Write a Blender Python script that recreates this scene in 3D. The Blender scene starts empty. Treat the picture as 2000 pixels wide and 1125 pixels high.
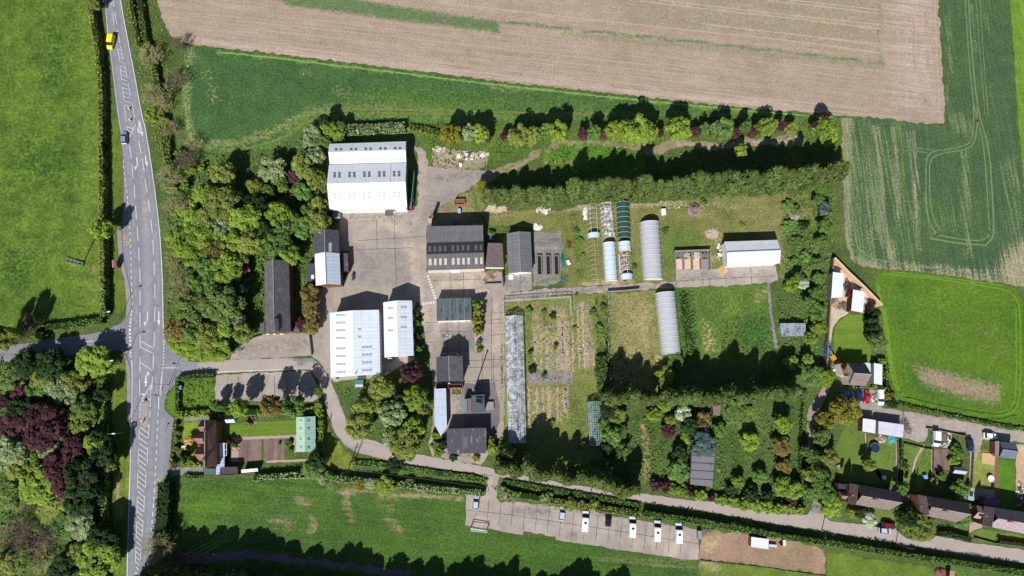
import bpy, bmesh, math, random
import numpy as np
from mathutils import Vector, Matrix, geometry

random.seed(7)
RNG = np.random.default_rng(7)
C = bpy.data.collections.new("scene"); bpy.context.scene.collection.children.link(C)
scn = bpy.context.scene
SUN_AZ, SUN_EL = 18.5, 44.0          # azimuth the shadows run towards (deg from +Y), elevation

# ------------------------------------------------------------------ camera
HGT = 200.0; FOC = 1250.0; IW, IH = 2000.0, 1125.0
NAD = (958.0, 795.0)                  # where the plumb line under the camera meets the picture
_d = Vector((NAD[0]-IW/2, -(NAD[1]-IH/2), -FOC)).normalized()   # world down in camera axes
_wz = -_d
_wy = (Vector((0, 1, 0)) - _wz*_wz.y).normalized()
_wx = _wy.cross(_wz)
ROT = Matrix((_wx, _wy, _wz))         # camera axes -> world axes
cam_d = bpy.data.cameras.new("camera"); cam = bpy.data.objects.new("camera", cam_d); C.objects.link(cam)
cam_d.sensor_width = 36.0; cam_d.lens = 36.0*FOC/IW; cam_d.clip_start = 1.0; cam_d.clip_end = 9000.0
cam.matrix_world = Matrix.Translation((0, 0, HGT)) @ ROT.to_4x4()
scn.camera = cam

def ray(px, py):
    return ROT @ Vector((px-IW/2, -(py-IH/2), -FOC))
def G(px, py, z=0.0):
    """ground survey: the world point at height z under a point of the site plan"""
    r = ray(px, py); t = (z-HGT)/r.z
    return Vector((r.x*t, r.y*t, z))
def on_plane(px, py, p0, n):
    r = ray(px, py); o = Vector((0, 0, HGT))
    return o + r*((p0-o).dot(n)/r.dot(n))
def mpp(px, py, z=0.0):               # metres per plan pixel there
    return (G(px+1, py, z)-G(px, py, z)).length

# ------------------------------------------------------------------ tagging
def tag(o, label=None, cat=None, group=None, kind=None):
    if label: o['label'] = label
    if cat: o['category'] = cat
    if group: o['group'] = group
    if kind: o['kind'] = kind
    return o
def thing(name, label, cat, loc=(0, 0, 0), rz=0.0, group=None):
    o = bpy.data.objects.new(name, None); C.objects.link(o)
    o.empty_display_size = 0.3; o.location = loc; o.rotation_euler = (0, 0, rz)
    return tag(o, label, cat, group)
def copy_tree(o, parent=None):
    c = o.copy(); C.objects.link(c); c.parent = parent
    for ch in o.children: copy_tree(ch, c)
    return c

# ------------------------------------------------------------------ mesh building
class MB:
    def __init__(s): s.v = []; s.f = []; s.mi = []; s.uv = []
    def poly(s, pts, m=0, uv=None):
        i = len(s.v); s.v += [tuple(p) for p in pts]; s.f.append(tuple(range(i, i+len(pts)))); s.mi.append(m)
        s.uv.append(uv or [(p[0], p[1]) for p in pts]); return s
    def prism(s, pts, z0, z1, m=0, top=None):
        """vertical prism over a plan polygon (any winding)"""
        pts = [(p[0], p[1]) for p in pts]
        a = sum(pts[i][0]*pts[(i+1) % len(pts)][1]-pts[(i+1) % len(pts)][0]*pts[i][1] for i in range(len(pts)))
        if a < 0: pts = pts[::-1]
        s.poly([(x, y, z1) for x, y in pts], m if top is None else top)
        s.poly([(x, y, z0) for x, y in pts[::-1]], m)
        n = len(pts); d = 0
        for i in range(n):
            a, b = pts[i], pts[(i+1) % n]; L = math.dist(a, b)
            s.poly([(*a, z0), (*b, z0), (*b, z1), (*a, z1)], m, [(d, z0), (d+L, z0), (d+L, z1), (d, z1)]); d += L
        return s
    def box(s, c, size, rz=0.0, m=0, taper=1.0):
        """box with its base centre at c; taper shrinks the top"""
        cs, sn = math.cos(rz), math.sin(rz); hx, hy = size[0]/2, size[1]/2
        def P(x, y, z): return (c[0]+x*cs-y*sn, c[1]+x*sn+y*cs, c[2]+z)
        b = [P(-hx, -hy, 0), P(hx, -hy, 0), P(hx, hy, 0), P(-hx, hy, 0)]
        t = [P(-hx*taper, -hy*taper, size[2]), P(hx*taper, -hy*taper, size[2]), P(hx*taper, hy*taper, size[2]), P(-hx*taper, hy*taper, size[2])]
        s.poly(t, m); s.poly(b[::-1], m)
        for i in range(4):
            j = (i+1) % 4; s.poly([b[i], b[j], t[j], t[i]], m, [(0, 0), (size[0], 0), (size[0], size[2]), (0, size[2])])
        return s
    def slab(s, quad, th, m=0, uv=None):
        """thick panel hanging below a planar polygon"""
        q = [Vector(p) for p in quad]; n = (q[1]-q[0]).cross(q[2]-q[0]).normalized()
        if n.z < 0: q = q[::-1]; n = -n; uv = uv[::-1] if uv else None
        b = [p-n*th for p in q]
        s.poly(q, m, uv); s.poly(b[::-1], m)
        for i in range(len(q)):
            j = (i+1) % len(q); s.poly([b[i], b[j], q[j], q[i]], m)
        return s
    def tube(s, p, q, r0, r1=None, n=6, m=0, cap=True):
        p, q = Vector(p), Vector(q); r1 = r0 if r1 is None else r1
        d = (q-p).normalized(); a = d.orthogonal().normalized(); b = d.cross(a)
        A = [p+(a*math.cos(2*math.pi*k/n)+b*math.sin(2*math.pi*k/n))*r0 for k in range(n)]
        B = [q+(a*math.cos(2*math.pi*k/n)+b*math.sin(2*math.pi*k/n))*r1 for k in range(n)]
        for k in range(n): s.poly([A[k], A[(k+1) % n], B[(k+1) % n], B[k]], m)
        if cap: s.poly(A[::-1], m); s.poly(B, m)
        return s
    def path(s, pts, r, n=5, m=0):
        for a, b in zip(pts[:-1], pts[1:]): s.tube(a, b, r, r, n, m)
        return s
    def build(s, name, mats, parent=None, kind=None, loc=None, smooth=False):
        me = bpy.data.meshes.new(name)
        off = Vector((0, 0, 0))
        if loc is not None: off = Vector(loc)
        me.from_pydata([(v[0]-off.x, v[1]-off.y, v[2]-off.z) for v in s.v], [], s.f)
        if not isinstance(mats, (list, tuple)): mats = [mats]
        for m in mats: me.materials.append(m)
        for p, i in zip(me.polygons, s.mi): p.material_index = i; p.use_smooth = smooth
        ul = me.uv_layers.new(name="UVMap"); flat = [c for f in s.uv for uv in f for c in uv]
        ul.data.foreach_set("uv", flat); me.update()
        o = bpy.data.objects.new(name, me); C.objects.link(o)
        if parent is not None: o.parent = parent
        elif loc is not None: o.location = off
        if kind: o['kind'] = kind
        return o

def base_of(pts):
    z = 0.0
    return Vector((sum(p[0] for p in pts)/len(pts), sum(p[1] for p in pts)/len(pts), z))

# ------------------------------------------------------------------ materials
MATS = {}
def lin(c):                             # sRGB 0-255 -> linear
    return tuple(((v/255)/12.92 if v/255 <= 0.04045 else ((v/255+0.055)/1.055)**2.4) for v in c)
def mute(c, k=.10):                      # natural, slightly greyed version of a tone
    m = c[0]*.3+c[1]*.59+c[2]*.11; return tuple(v+(m-v)*k for v in c[:3])
class NT:
    def __init__(s, name):
        s.m = bpy.data.materials.new(name); s.m.use_nodes = True; s.t = s.m.node_tree
        s.b = s.t.nodes["Principled BSDF"]; s.out = s.t.nodes["Material Output"]; s.x = -200
    def n(s, ty, **kw):
        nd = s.t.nodes.new(ty)
        for k, v in kw.items():
            if k in nd.inputs: nd.inputs[k].default_value = v
            else: setattr(nd, k, v)
        return nd
    def L(s, a, b): s.t.links.new(a, b)
    def pos(s, uv=False, stretch=None, rot=0.0):
        if uv: o = s.n('ShaderNodeTexCoord').outputs['UV']
        else: o = s.n('ShaderNodeNewGeometry').outputs['Position']
        if stretch or rot:
            mp = s.n('ShaderNodeMapping'); mp.inputs['Rotation'].default_value = (0, 0, rot)
            mp.inputs['Scale'].default_value = stretch or (1, 1, 1)
            if rot and stretch:          # rotate first, then stretch
                mp.inputs['Scale'].default_value = (1, 1, 1); s.L(o, mp.inputs[0])
                m2 = s.n('ShaderNodeMapping'); m2.inputs['Scale'].default_value = stretch
                s.L(mp.outputs[0], m2.inputs[0]); return m2.outputs[0]
            s.L(o, mp.inputs[0]); return mp.outputs[0]
        return o
    def noise(s, vec, scale, detail=3.0, rough=0.6):
        nd = s.n('ShaderNodeTexNoise'); nd.inputs['Scale'].default_value = scale
        nd.inputs['Detail'].default_value = detail; nd.inputs['Roughness'].default_value = rough
        s.L(vec, nd.inputs['Vector']); return nd.outputs['Fac']
    def ramp(s, fac, lo, hi, a=0.0, b=1.0):
        mr = s.n('ShaderNodeMapRange'); mr.clamp = True
        for k, v in zip((1, 2, 3, 4), (lo, hi, a, b)): mr.inputs[k].default_value = v
        s.L(fac, mr.inputs[0]); return mr.outputs[0]
    def math(s, op, a, b=None):
        nd = s.n('ShaderNodeMath'); nd.operation = op
        for i, v in enumerate((a, b)):
            if v is None: continue
            if isinstance(v, (int, float)): nd.inputs[i].default_value = v
            else: s.L(v, nd.inputs[i])
        return nd.outputs[0]
    def mix(s, fac, a, b, mode='MIX'):
        nd = s.n('ShaderNodeMix'); nd.data_type = 'RGBA'; nd.blend_type = mode; nd.clamp_factor = True
        for i, v in ((0, fac), (6, a), (7, b)):
            if isinstance(v, (int, float)): nd.inputs[i].default_value = v
            elif isinstance(v, tuple): nd.inputs[i].default_value = (*v[:3], 1)
            else: s.L(v, nd.inputs[i])
        return nd.outputs[2]
    def scale(s, col, fac):              # colour * scalar socket
        nd = s.n('ShaderNodeVectorMath'); nd.operation = 'SCALE'
        if isinstance(col, tuple): nd.inputs[0].default_value = col[:3]
        else: s.L(col, nd.inputs[0])
        if isinstance(fac, (int, float)): nd.inputs['Scale'].default_value = fac
        else: s.L(fac, nd.inputs['Scale'])
        return nd.outputs[0]
    def bump(s, h, strength=0.5, dist=0.1):
        b = s.n('ShaderNodeBump'); b.inputs['Strength'].default_value = strength; b.inputs['Distance'].default_value = dist
        s.L(h, b.inputs['Height']); s.L(b.outputs[0], s.b.inputs['Normal'])
    def fin(s, col, rough=0.9, spec=0.2, metal=0.0):
        if isinstance(col, tuple): s.b.inputs['Base Color'].default_value = (*col[:3], 1)
        else: s.L(col, s.b.inputs['Base Color'])
        s.b.inputs['Roughness'].default_value = rough; s.b.inputs['Metallic'].default_value = metal
        s.b.inputs['Specular IOR Level'].default_value = spec
        return s.m

def plain(name, rgb, rough=0.6, spec=0.3, metal=0.0, var=0.15, sc=1.5):
    """painted or plain surface with slight dirt"""
    if name in MATS: return MATS[name]
    t = NT(name); p = t.pos()
    k = t.ramp(t.noise(p, sc, 5), 0.3, 0.7, 1-var, 1+var*0.6)
    MATS[name] = t.fin(t.scale(lin(rgb), k), rough, spec, metal); return MATS[name]

def ground_mat(name, base, base2, chans=(), grain=0.35, gsc=1.6, big=0.06, rows=None, rough=0.95, amp=0.7, bump=0.0, mid=0.35, esc=0.9, speck=None, slab=None, stain=0.0):
    """soil / grass / hard standing: two base tones, grain, and up to three painted wear masks"""
    base, base2, chans = mute(base), mute(base2), [mute(c)+tuple(c[3:]) for c in chans]
    t = NT(name); p = t.pos()
    f = t.ramp(t.noise(p, big, 4, 0.6), 0.35, 0.65)
    col = t.mix(f, lin(base), lin(base2))
    edge = t.noise(p, esc, 5, 0.7); rn0 = None
    if rows:                             # (streak direction deg, spacing m, strength)
        w = t.pos(stretch=(0.035/rows[1], 1.0/rows[1], 1), rot=-math.radians(rows[0]))
        rn0 = t.noise(w, 1.0, 4, 0.65)
        if rows[2] > .08 and chans: edge = t.math('ADD', t.math('MULTIPLY', edge, .55), t.math('MULTIPLY', rn0, .45))
    if chans:
        at = t.n('ShaderNodeAttribute'); at.attribute_name = "paint"
        sp = t.n('ShaderNodeSeparateColor'); t.L(at.outputs['Color'], sp.inputs[0])
        for i, ch in enumerate(chans):
            rgb, a = (ch[:3], amp) if len(ch) == 3 else (ch[:3], ch[3])
            e = t.math('MULTIPLY', t.math('SUBTRACT', edge, 0.5), a*2.4)
            mk = t.ramp(t.math('ADD', sp.outputs[i], e), 0.32, 0.68)
            pos_only = t.ramp(sp.outputs[i], 0.0, 0.12)
            col = t.mix(t.math('MULTIPLY', mk, pos_only), col, lin(rgb))
    if rows: col = t.scale(col, t.ramp(rn0, 0.33, 0.67, 1-rows[2], 1+rows[2]))
    g = t.noise(p, gsc*.85, 2.5, 0.55)
    col = t.scale(col, t.ramp(g, 0.32, 0.68, 1-grain, 1+grain*1.15))
    if slab:                             # cast bays that weathered differently, with dark drips and wear
        br = t.n('ShaderNodeTexBrick'); br.offset = 0; br.inputs['Scale'].default_value = 1; br.inputs['Brick Width'].default_value = slab[0]; br.inputs['Row Height'].default_value = slab[1]; br.inputs['Mortar Size'].default_value = 0.0
        br.inputs['Color1'].default_value = (.90, .90, .90, 1); br.inputs['Color2'].default_value = (1.07, 1.07, 1.07, 1); br.inputs['Mortar'].default_value = (.9, .9, .9, 1); t.L(t.pos(stretch=(1, 1, 1), rot=math.radians(slab[2])), br.inputs['Vector']); col = t.mix(1.0, col, br.outputs['Color'], 'MULTIPLY')
    if stain:
        col = t.scale(col, t.ramp(t.noise(p, .33, 6, .72), .48, .66, 1, 1-stain)); col = t.scale(col, t.ramp(t.noise(p, 1.3, 4, .6), .62, .74, 1, 1-stain*.8))
    if speck:                            # pale stalks scattered through the sward
        col = t.mix(t.ramp(t.noise(p, gsc*1.1+.31, 2, .5), .60, .72, 0, .55), col, lin(speck))
    m2 = t.noise(p, 0.25, 3, 0.6)
    col = t.scale(col, t.ramp(m2, 0.3, 0.7, 1-mid*0.5, 1+mid*0.5))
    if bump: t.bump(g, bump, 0.3)
    return t.fin(col, rough, 0.1)

# ------------------------------------------------------------------ ground sheets
def densify(pts, step, closed=True):
    out = []; n = len(pts)
    for i in range(n if closed else n-1):
        a, b = pts[i], pts[(i+1) % n]; k = max(1, int(math.dist(a, b)/step))
        for j in range(k): out.append((a[0]+(b[0]-a[0])*j/k, a[1]+(b[1]-a[1])*j/k))
    if not closed: out.append(tuple(pts[-1][:2]))
    return out
def smooth_line(pts, it=2, closed=False):
    for _ in range(it):
        o = [] if closed else [pts[0]]; n = len(pts)
        for i in range(n if closed else n-1):
            a, b = pts[i], pts[(i+1) % n]
            o += [(a[0]*.75+b[0]*.25, a[1]*.75+b[1]*.25), (a[0]*.25+b[0]*.75, a[1]*.25+b[1]*.75)]
        if not closed: o.append(pts[-1])
        pts = o
    return pts
def inside(P, poly):
    x, y = P[:, 0], P[:, 1]; r = np.zeros(len(P), bool); n = len(poly)
    for i in range(n):
        x0, y0 = poly[i]; x1, y1 = poly[(i+1) % n]
        if y0 == y1: continue
        c = ((y0 > y) != (y1 > y)) & (x < (x1-x0)*(y-y0)/(y1-y0)+x0)
        r ^= c
    return r
def dist_line(P, line):
    d = np.full(len(P), 1e9)
    for a, b in zip(line[:-1], line[1:]):
        a = np.array(a[:2]); b = np.array(b[:2]); ab = b-a; L = max((ab**2).sum(), 1e-9)
        t = np.clip(((P-a) @ ab)/L, 0, 1)
        d = np.minimum(d, np.hypot(*(P-(a+t[:, None]*ab)).T))
    return d
def W(pts): return [tuple(G(*p)[:2]) for p in pts]
def paint_values(P, paint):
    """paint: (channel, 'poly'|'line', plan points, softness or half width m, strength)"""
    col = np.zeros((len(P), 4), np.float32); col[:, 3] = 1
    for ch, ty, pts, w, k in paint:
        q = W(pts)
        if ty == 'poly':
            ins = inside(P, q); d = dist_line(P, q+[q[0]]); sd = np.where(ins, d, -d)
            v = np.clip(0.5+sd/(2*max(w, .01)), 0, 1)*k
        else:
            d = dist_line(P, smooth_line(q, 2)); v = np.clip(1-(d/w)**2, 0, 1)*k
        col[:, ch] = np.maximum(col[:, ch], v)
    return col
def sheet(name, pts, mat, level, cell=1.6, ragged=0.25, paint=(), smooth=0, parent=None, label=None, cat=None, kind='structure', px=True):
    w = W(pts) if px else pts
    if smooth: w = smooth_line(w, smooth, True)
    b = densify(w, 0.8 if ragged else 2.5)
    if ragged:
        n = len(b); j = RNG.normal(0, 1, n); j = (j+np.roll(j, 1)*.6)*.7
        bb = []
        for i in range(n):
            a, c = b[i-1], b[(i+1) % n]; dx, dy = c[0]-a[0], c[1]-a[1]; L = math.hypot(dx, dy) or 1
            bb.append((b[i][0]-dy/L*ragged*j[i], b[i][1]+dx/L*ragged*j[i]))
        b = bb
    verts = [Vector(p) for p in b]; nb = len(b)
    if paint:
        A = np.array(b); x0, y0 = A.min(0); x1, y1 = A.max(0)
        gx, gy = np.meshgrid(np.arange(x0, x1, cell), np.arange(y0, y1, cell))
        P = np.stack([gx.ravel(), gy.ravel()], 1)+RNG.uniform(-.2, .2, (gx.size, 2))*cell
        P = P[inside(P, b)]
        verts += [Vector((float(p[0]), float(p[1]))) for p in P]
    v, e, f, _, _, _ = geometry.delaunay_2d_cdt(verts, [], [list(range(nb))], 1, 1e-4)
    P = np.array([(q.x, q.y) for q in v])
    me = bpy.data.meshes.new(name); me.from_pydata([(q[0], q[1], level) for q in P], [], f)
    if paint:
        ca = me.color_attributes.new("paint", 'FLOAT_COLOR', 'POINT')
        ca.data.foreach_set("color", paint_values(P, paint).ravel())
    # make every face look up
    bm = bmesh.new(); bm.from_mesh(me)
    for fc in bm.faces:
        if fc.normal.z < 0: fc.normal_flip()
    bm.to_mesh(me); bm.free()
    me.materials.append(mat)
    o = bpy.data.objects.new(name, me); C.objects.link(o); o.parent = parent
    tag(o, label, cat, None, kind if parent is None else None); return o

def offset_line(line, d):
    out = []
    for i, p in enumerate(line):
        a = line[max(0, i-1)]; b = line[min(len(line)-1, i+1)]; dx, dy = b[0]-a[0], b[1]-a[1]; L = math.hypot(dx, dy) or 1
        out.append((p[0]-dy/L*d, p[1]+dx/L*d))
    return out
def ribbon_into(mb, wl, width, z, ragged=0.0):
    l = offset_line(wl, width/2); r = offset_line(wl, -width/2)
    if ragged:
        l = [(x+random.gauss(0, ragged), y+random.gauss(0, ragged)) for x, y in l]
        r = [(x+random.gauss(0, ragged), y+random.gauss(0, ragged)) for x, y in r]
    for i in range(len(wl)-1):
        mb.poly([(*r[i], z), (*r[i+1], z), (*l[i+1], z), (*l[i], z)])
def ribbon(name, pts, width, mat, level, ragged=0.06, smooth=2, parent=None, kind='structure', step=0.7):
    wl = densify(smooth_line(W(pts), smooth), step, False); mb = MB(); ribbon_into(mb, wl, width, level, ragged)
    return mb.build(name, mat, parent, kind if parent is None else None)
# ================================================================== GROUND
M_rough = ground_mat("rough_grass", (90, 106, 52), (72, 92, 44), [(150, 136, 98), (50, 88, 28), (118, 132, 52)], grain=0.42, gsc=2.2)
g = sheet("ground", [(-2500, -2500), (2500, -2500), (2500, 2500), (-2500, 2500)], M_rough, 0.0, ragged=0, px=False)

M_meadow = ground_mat("meadow_grass", (96, 121, 38), (72, 101, 34), [(98, 122, 42), (50, 86, 30), (118, 130, 66)], grain=0.34, gsc=1.4, big=0.05, mid=0.6, amp=1.1, speck=(112, 146, 62))
sheet("meadow", [(-160, -160), (168, -160), (172, 20), (180, 50), (190, 95), (197, 140), (198, 225), (197, 400), (198, 560), (199, 612), (196, 622), (150, 626), (80, 634), (0, 640), (-160, 655)],
      M_meadow, 0.02, cell=2.0, ragged=0.2, paint=[
      (0, 'poly', [(150, -60), (200, -60), (205, 640), (150, 640)], 3.0, .75),
      (1, 'poly', [(70, 30), (150, 60), (140, 200), (60, 190)], 9, .55), (1, 'poly', [(20, 250), (160, 280), (140, 380), (10, 360)], 9, .6),
      (1, 'poly', [(0, 480), (70, 490), (60, 560), (0, 560)], 6, .65), (1, 'poly', [(90, 90), (135, 95), (130, 150), (80, 150)], 4, .62),
      (0, 'line', [(0, 395), (40, 399), (80, 412), (120, 440)], .6, .8), (0, 'line', [(20, 450), (50, 480), (75, 510)], .5, .7),
      (2, 'line', [(14, 20), (12, 90), (22, 150), (25, 220)], .5, .55), (2, 'line', [(197, 0), (198, 300), (197, 600)], .35, .5)])
sheet("mown_edge", [(196, 140), (198.5, 140), (199, 420), (199.5, 610), (197, 610), (196, 420)], plain("mown_edge", (128, 158, 48), .95, .1, 0, .2), 0.045, ragged=.1)

M_plough = ground_mat("ploughed_soil", (166, 146, 126), (160, 139, 120), [(94, 116, 74), (178, 156, 140), (128, 128, 94)], grain=0.22, gsc=2.2, rows=(-7, .8, .16), mid=0.16, amp=.9)
plough = [(300, -160), (303, -40), (307, 0), (312, 20), (320, 44), (330, 64), (344, 77), (370, 85), (400, 91), (460, 97), (520, 102), (640, 117), (800, 137), (900, 149), (1000, 162),
          (1200, 183), (1320, 196), (1460, 211), (1600, 222), (1640, 226), (1730, 231), (1780, 238), (1842, 242), (1846, 236), (1845, 200), (1840, 140), (1836, 60), (1834, 0), (1830, -160)]
pp = [(0, 'poly', [(520, -14), (700, -3), (800, 14), (975, 40), (978, 66), (800, 45), (560, 12)], 1.2, .74),
      (0, 'line', [(975, 41), (1200, 66), (1450, 92), (1725, 124)], 1.3, .70), (2, 'line', [(1100, 66), (1200, 76), (1450, 102), (1725, 131)], 2.4, .52),
      (0, 'line', [(1715, 60), (1720, 90)], 1.2, .6), (2, 'line', [(1718, 5), (1721, 130)], 1.0, .62),
      (2, 'poly', [(1180, -40), (1722, -40), (1722, 118), (1500, 92), (1200, 58)], 4, .44), (2, 'poly', [(560, 40), (1200, 110), (1700, 170), (1700, 185), (1200, 140), (560, 70)], 3, .36),
      (2, 'poly', [(330, -40), (900, -40), (1200, 40), (900, 10), (420, 0)], 5, .38), (2, 'line', [(900, 100), (1100, 112)], 2.0, .45), (2, 'line', [(1400, 150), (1560, 168)], 1.6, .45),
      (1, 'poly', [(1735, -40), (1830, -40), (1838, 225), (1735, 215)], 4, .55), (1, 'line', [(400, 82), (800, 128), (1200, 174), (1600, 214)], 2.4, .62),
      (1, 'line', [(860, 4), (1100, 34), (1400, 72)], .8, .62), (1, 'line', [(1370, 47), (1500, 62), (1715, 86)], .6, .7), (1, 'line', [(1360, 54), (1500, 72), (1715, 104)], .7, .7),
      (1, 'line', [(1300, 8), (1500, 29), (1720, 58)], .7, .7), (1, 'line', [(1290, 0), (1500, 22), (1720, 50)], .6, .7), (1, 'line', [(1500, 2), (1720, 30)], .6, .65), (1, 'line', [(1540, 0), (1720, 22)], .5, .65),
      (2, 'poly', [(1788, 180), (1818, 186), (1820, 215), (1796, 205)], 2.5, .55), (2, 'line', [(1786, 20), (1787, 150)], .7, .55), (2, 'line', [(1808, 20), (1812, 140)], .6, .5)]
sheet("ploughed_field", plough, M_plough, 0.02, cell=1.5, ragged=0.3, paint=pp)

M_crop = ground_mat("young_cereal", (70, 102, 52), (58, 92, 48), [(128, 136, 82), (104, 128, 54), (84, 116, 44)], grain=0.36, gsc=1.8, mid=.3, amp=1.2, speck=(116, 142, 84))
sheet("cereal_field", [(352, 84), (372, 87), (400, 93), (460, 99), (520, 104), (640, 119), (800, 139), (900, 151), (1000, 164), (1200, 185), (1320, 198), (1460, 213), (1600, 224), (1640, 228),
      (1640, 240), (1500, 232), (1300, 226), (1200, 232), (980, 240), (860, 240), (800, 246), (700, 236), (610, 240), (585, 262), (540, 290), (460, 300), (400, 294), (372, 278), (362, 245), (354, 180), (358, 120)],
      M_crop, 0.04, cell=1.5, ragged=.35, paint=[
      (0, 'line', [(372, 100), (362, 160), (364, 225), (376, 270), (400, 284), (470, 280), (540, 255), (600, 222), (650, 210), (760, 208), (900, 218)], 2.6, .62),
      (1, 'poly', [(590, 226), (640, 212), (720, 212), (860, 214), (1000, 214), (1200, 210), (1320, 212), (1640, 232), (1640, 244), (1300, 232), (860, 248), (700, 240), (600, 246), (540, 292), (400, 300), (370, 280), (420, 288), (500, 280), (560, 254)], 3, .68),
      (2, 'poly', [(720, 160), (1300, 200), (1640, 230), (1640, 240), (1300, 228), (800, 236), (640, 214)], 6, .55),
      (1, 'line', [(425, 103), (520, 110), (640, 125), (800, 144), (900, 157), (1000, 168), (1200, 191), (1320, 204), (1500, 221)], .8, .95),
      (0, 'line', [(960, 172), (1012, 178)], 2, .55), (0, 'line', [(404, 140), (420, 200)], 3, .36), (0, 'line', [(660, 175), (680, 185)], 3, .42), (0, 'line', [(590, 140), (605, 146)], 2, .42)])

M_wheat = ground_mat("winter_wheat", (64, 92, 60), (72, 98, 58), [(150, 142, 112), (100, 128, 54), (112, 128, 84)], grain=0.34, gsc=2.0, rows=(-88, .9, .16), mid=.25, amp=2.0, esc=2.0, speck=(120, 140, 96))
wl = [(1836, -160), (1838, 0), (1840, 60), (1844, 140), (1849, 200), (1849, 243), (1842, 245), (1780, 241), (1730, 234), (1650, 229), (1644, 232), (1646, 300), (1648, 430), (1652, 480), (1662, 505), (1680, 519),
      (1720, 525), (1800, 530), (1900, 545), (1960, 552), (2000, 560), (2120, 580), (2120, 430), (2010, 430), (1997, 355), (1986, 225), (1980, 120), (1970, 0), (1966, -160)]
wp = [(0, 'poly', [(1640, 228), (1668, 230), (1664, 330), (1660, 440), (1672, 500), (1740, 522), (1900, 540), (2000, 548), (2120, 560), (2120, 600), (1700, 532), (1650, 500)], 2.2, 1.0),
      (0, 'line', [(1708, 250), (1720, 330), (1722, 420), (1728, 480)], 2.0, .66), (0, 'line', [(1744, 252), (1752, 330), (1758, 420)], 1.8, .58), (0, 'line', [(1692, 300), (1696, 400), (1694, 480)], 1.6, .5),
      (0, 'line', [(1776, 260), (1790, 330), (1788, 430), (1796, 490)], 1.3, .52), (2, 'line', [(1680, 240), (1676, 400), (1690, 500)], 6, .46), (0, 'line', [(1720, 440), (1740, 500)], 3.4, .62),
      (0, 'poly', [(1990, 475), (2120, 440), (2120, 600), (1960, 552), (1940, 528)], 4, .95), (2, 'line', [(1884, 300), (1888, 420), (1892, 500)], 2.2, .5), (2, 'line', [(1872, 232), (1880, 250)], 4, .55),
      (0, 'line', [(1690, 512), (1800, 520), (1900, 530), (1960, 538)], 1.6, .55), (2, 'poly', [(1650, 240), (1760, 245), (1770, 500), (1660, 500)], 6, .40), (2, 'line', [(1898, 10), (1906, 100)], 1.2, .55),
      (2, 'line', [(1853, 20), (1856, 100), (1848, 200)], 1.0, .5), (2, 'line', [(1928, 0), (1930, 60)], 1.2, .48), (1, 'line', [(1752, 240), (1762, 300), (1760, 370)], 1.6, .55), (2, 'line', [(1974, 320), (1980, 440)], 4, .48),
      (1, 'poly', [(1800, 400), (1880, 405), (1880, 450), (1800, 450)], 5, .4)]
sheet("wheat_field", wl, M_wheat, 0.03, cell=1.3, ragged=.3, paint=wp)
M_track = plain("pressed_stubble", (118, 134, 92), .95, .1, 0, .35, 2.5)
for ln, w in (([(1901, 205), (1902, 250), (1896, 278), (1880, 286), (1850, 292), (1826, 294), (1812, 302), (1808, 320), (1808, 400), (1816, 440), (1834, 462)], .42),
              ([(1908, 205), (1909, 250), (1902, 282), (1886, 292), (1852, 298), (1830, 302), (1817, 312), (1815, 330), (1816, 400), (1824, 432), (1838, 452)], .42),
              ([(1884, -20), (1892, 120), (1904, 225), (1918, 260), (1926, 340), (1932, 450)], .4), ([(1890, -20), (1899, 120), (1911, 225), (1928, 270), (1936, 340), (1941, 440), (1940, 464), (1926, 478)], .5),
              ([(1820, 455), (1850, 463), (1890, 469), (1918, 470), (1932, 460)], .45), ([(1816, 465), (1850, 472), (1890, 477), (1926, 479)], .55),
              ([(1770, 287), (1800, 290), (1826, 294)], .3), ([(1765, 294), (1812, 298)], .3), ([(1777, 255), (1780, 330)], .35), ([(1786, 255), (1789, 330)], .35),
              ([(1649, 232), (1652, 330), (1654, 430), (1662, 490)], .4), ([(1658, 232), (1660, 330), (1664, 440), (1680, 500), (1760, 515), (1880, 532)], .4),
              ([(1906, 0), (1915, 120), (1924, 225)], .25), ([(1914, 0), (1921, 120), (1930, 225)], .25), ([(1700, 465), (1740, 472)], .4), ([(1755, 392), (1800, 396)], .25), ([(1709, 330), (1711, 400)], .3), ([(1721, 320), (1722, 400)], .4)):
    ribbon("tractor_track", ln, w, M_track, 0.05, ragged=.05)
sheet("grass_strip", [(1968, -160), (1972, 0), (1982, 120), (1988, 225), (1999, 355), (2012, 430), (2200, 430), (2200, -160)],
      ground_mat("ley_grass", (108, 142, 44), (96, 132, 38), [(84, 130, 30)], grain=.2, rows=(-86, 1.5, .12)), 0.03, ragged=.2)

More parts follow.
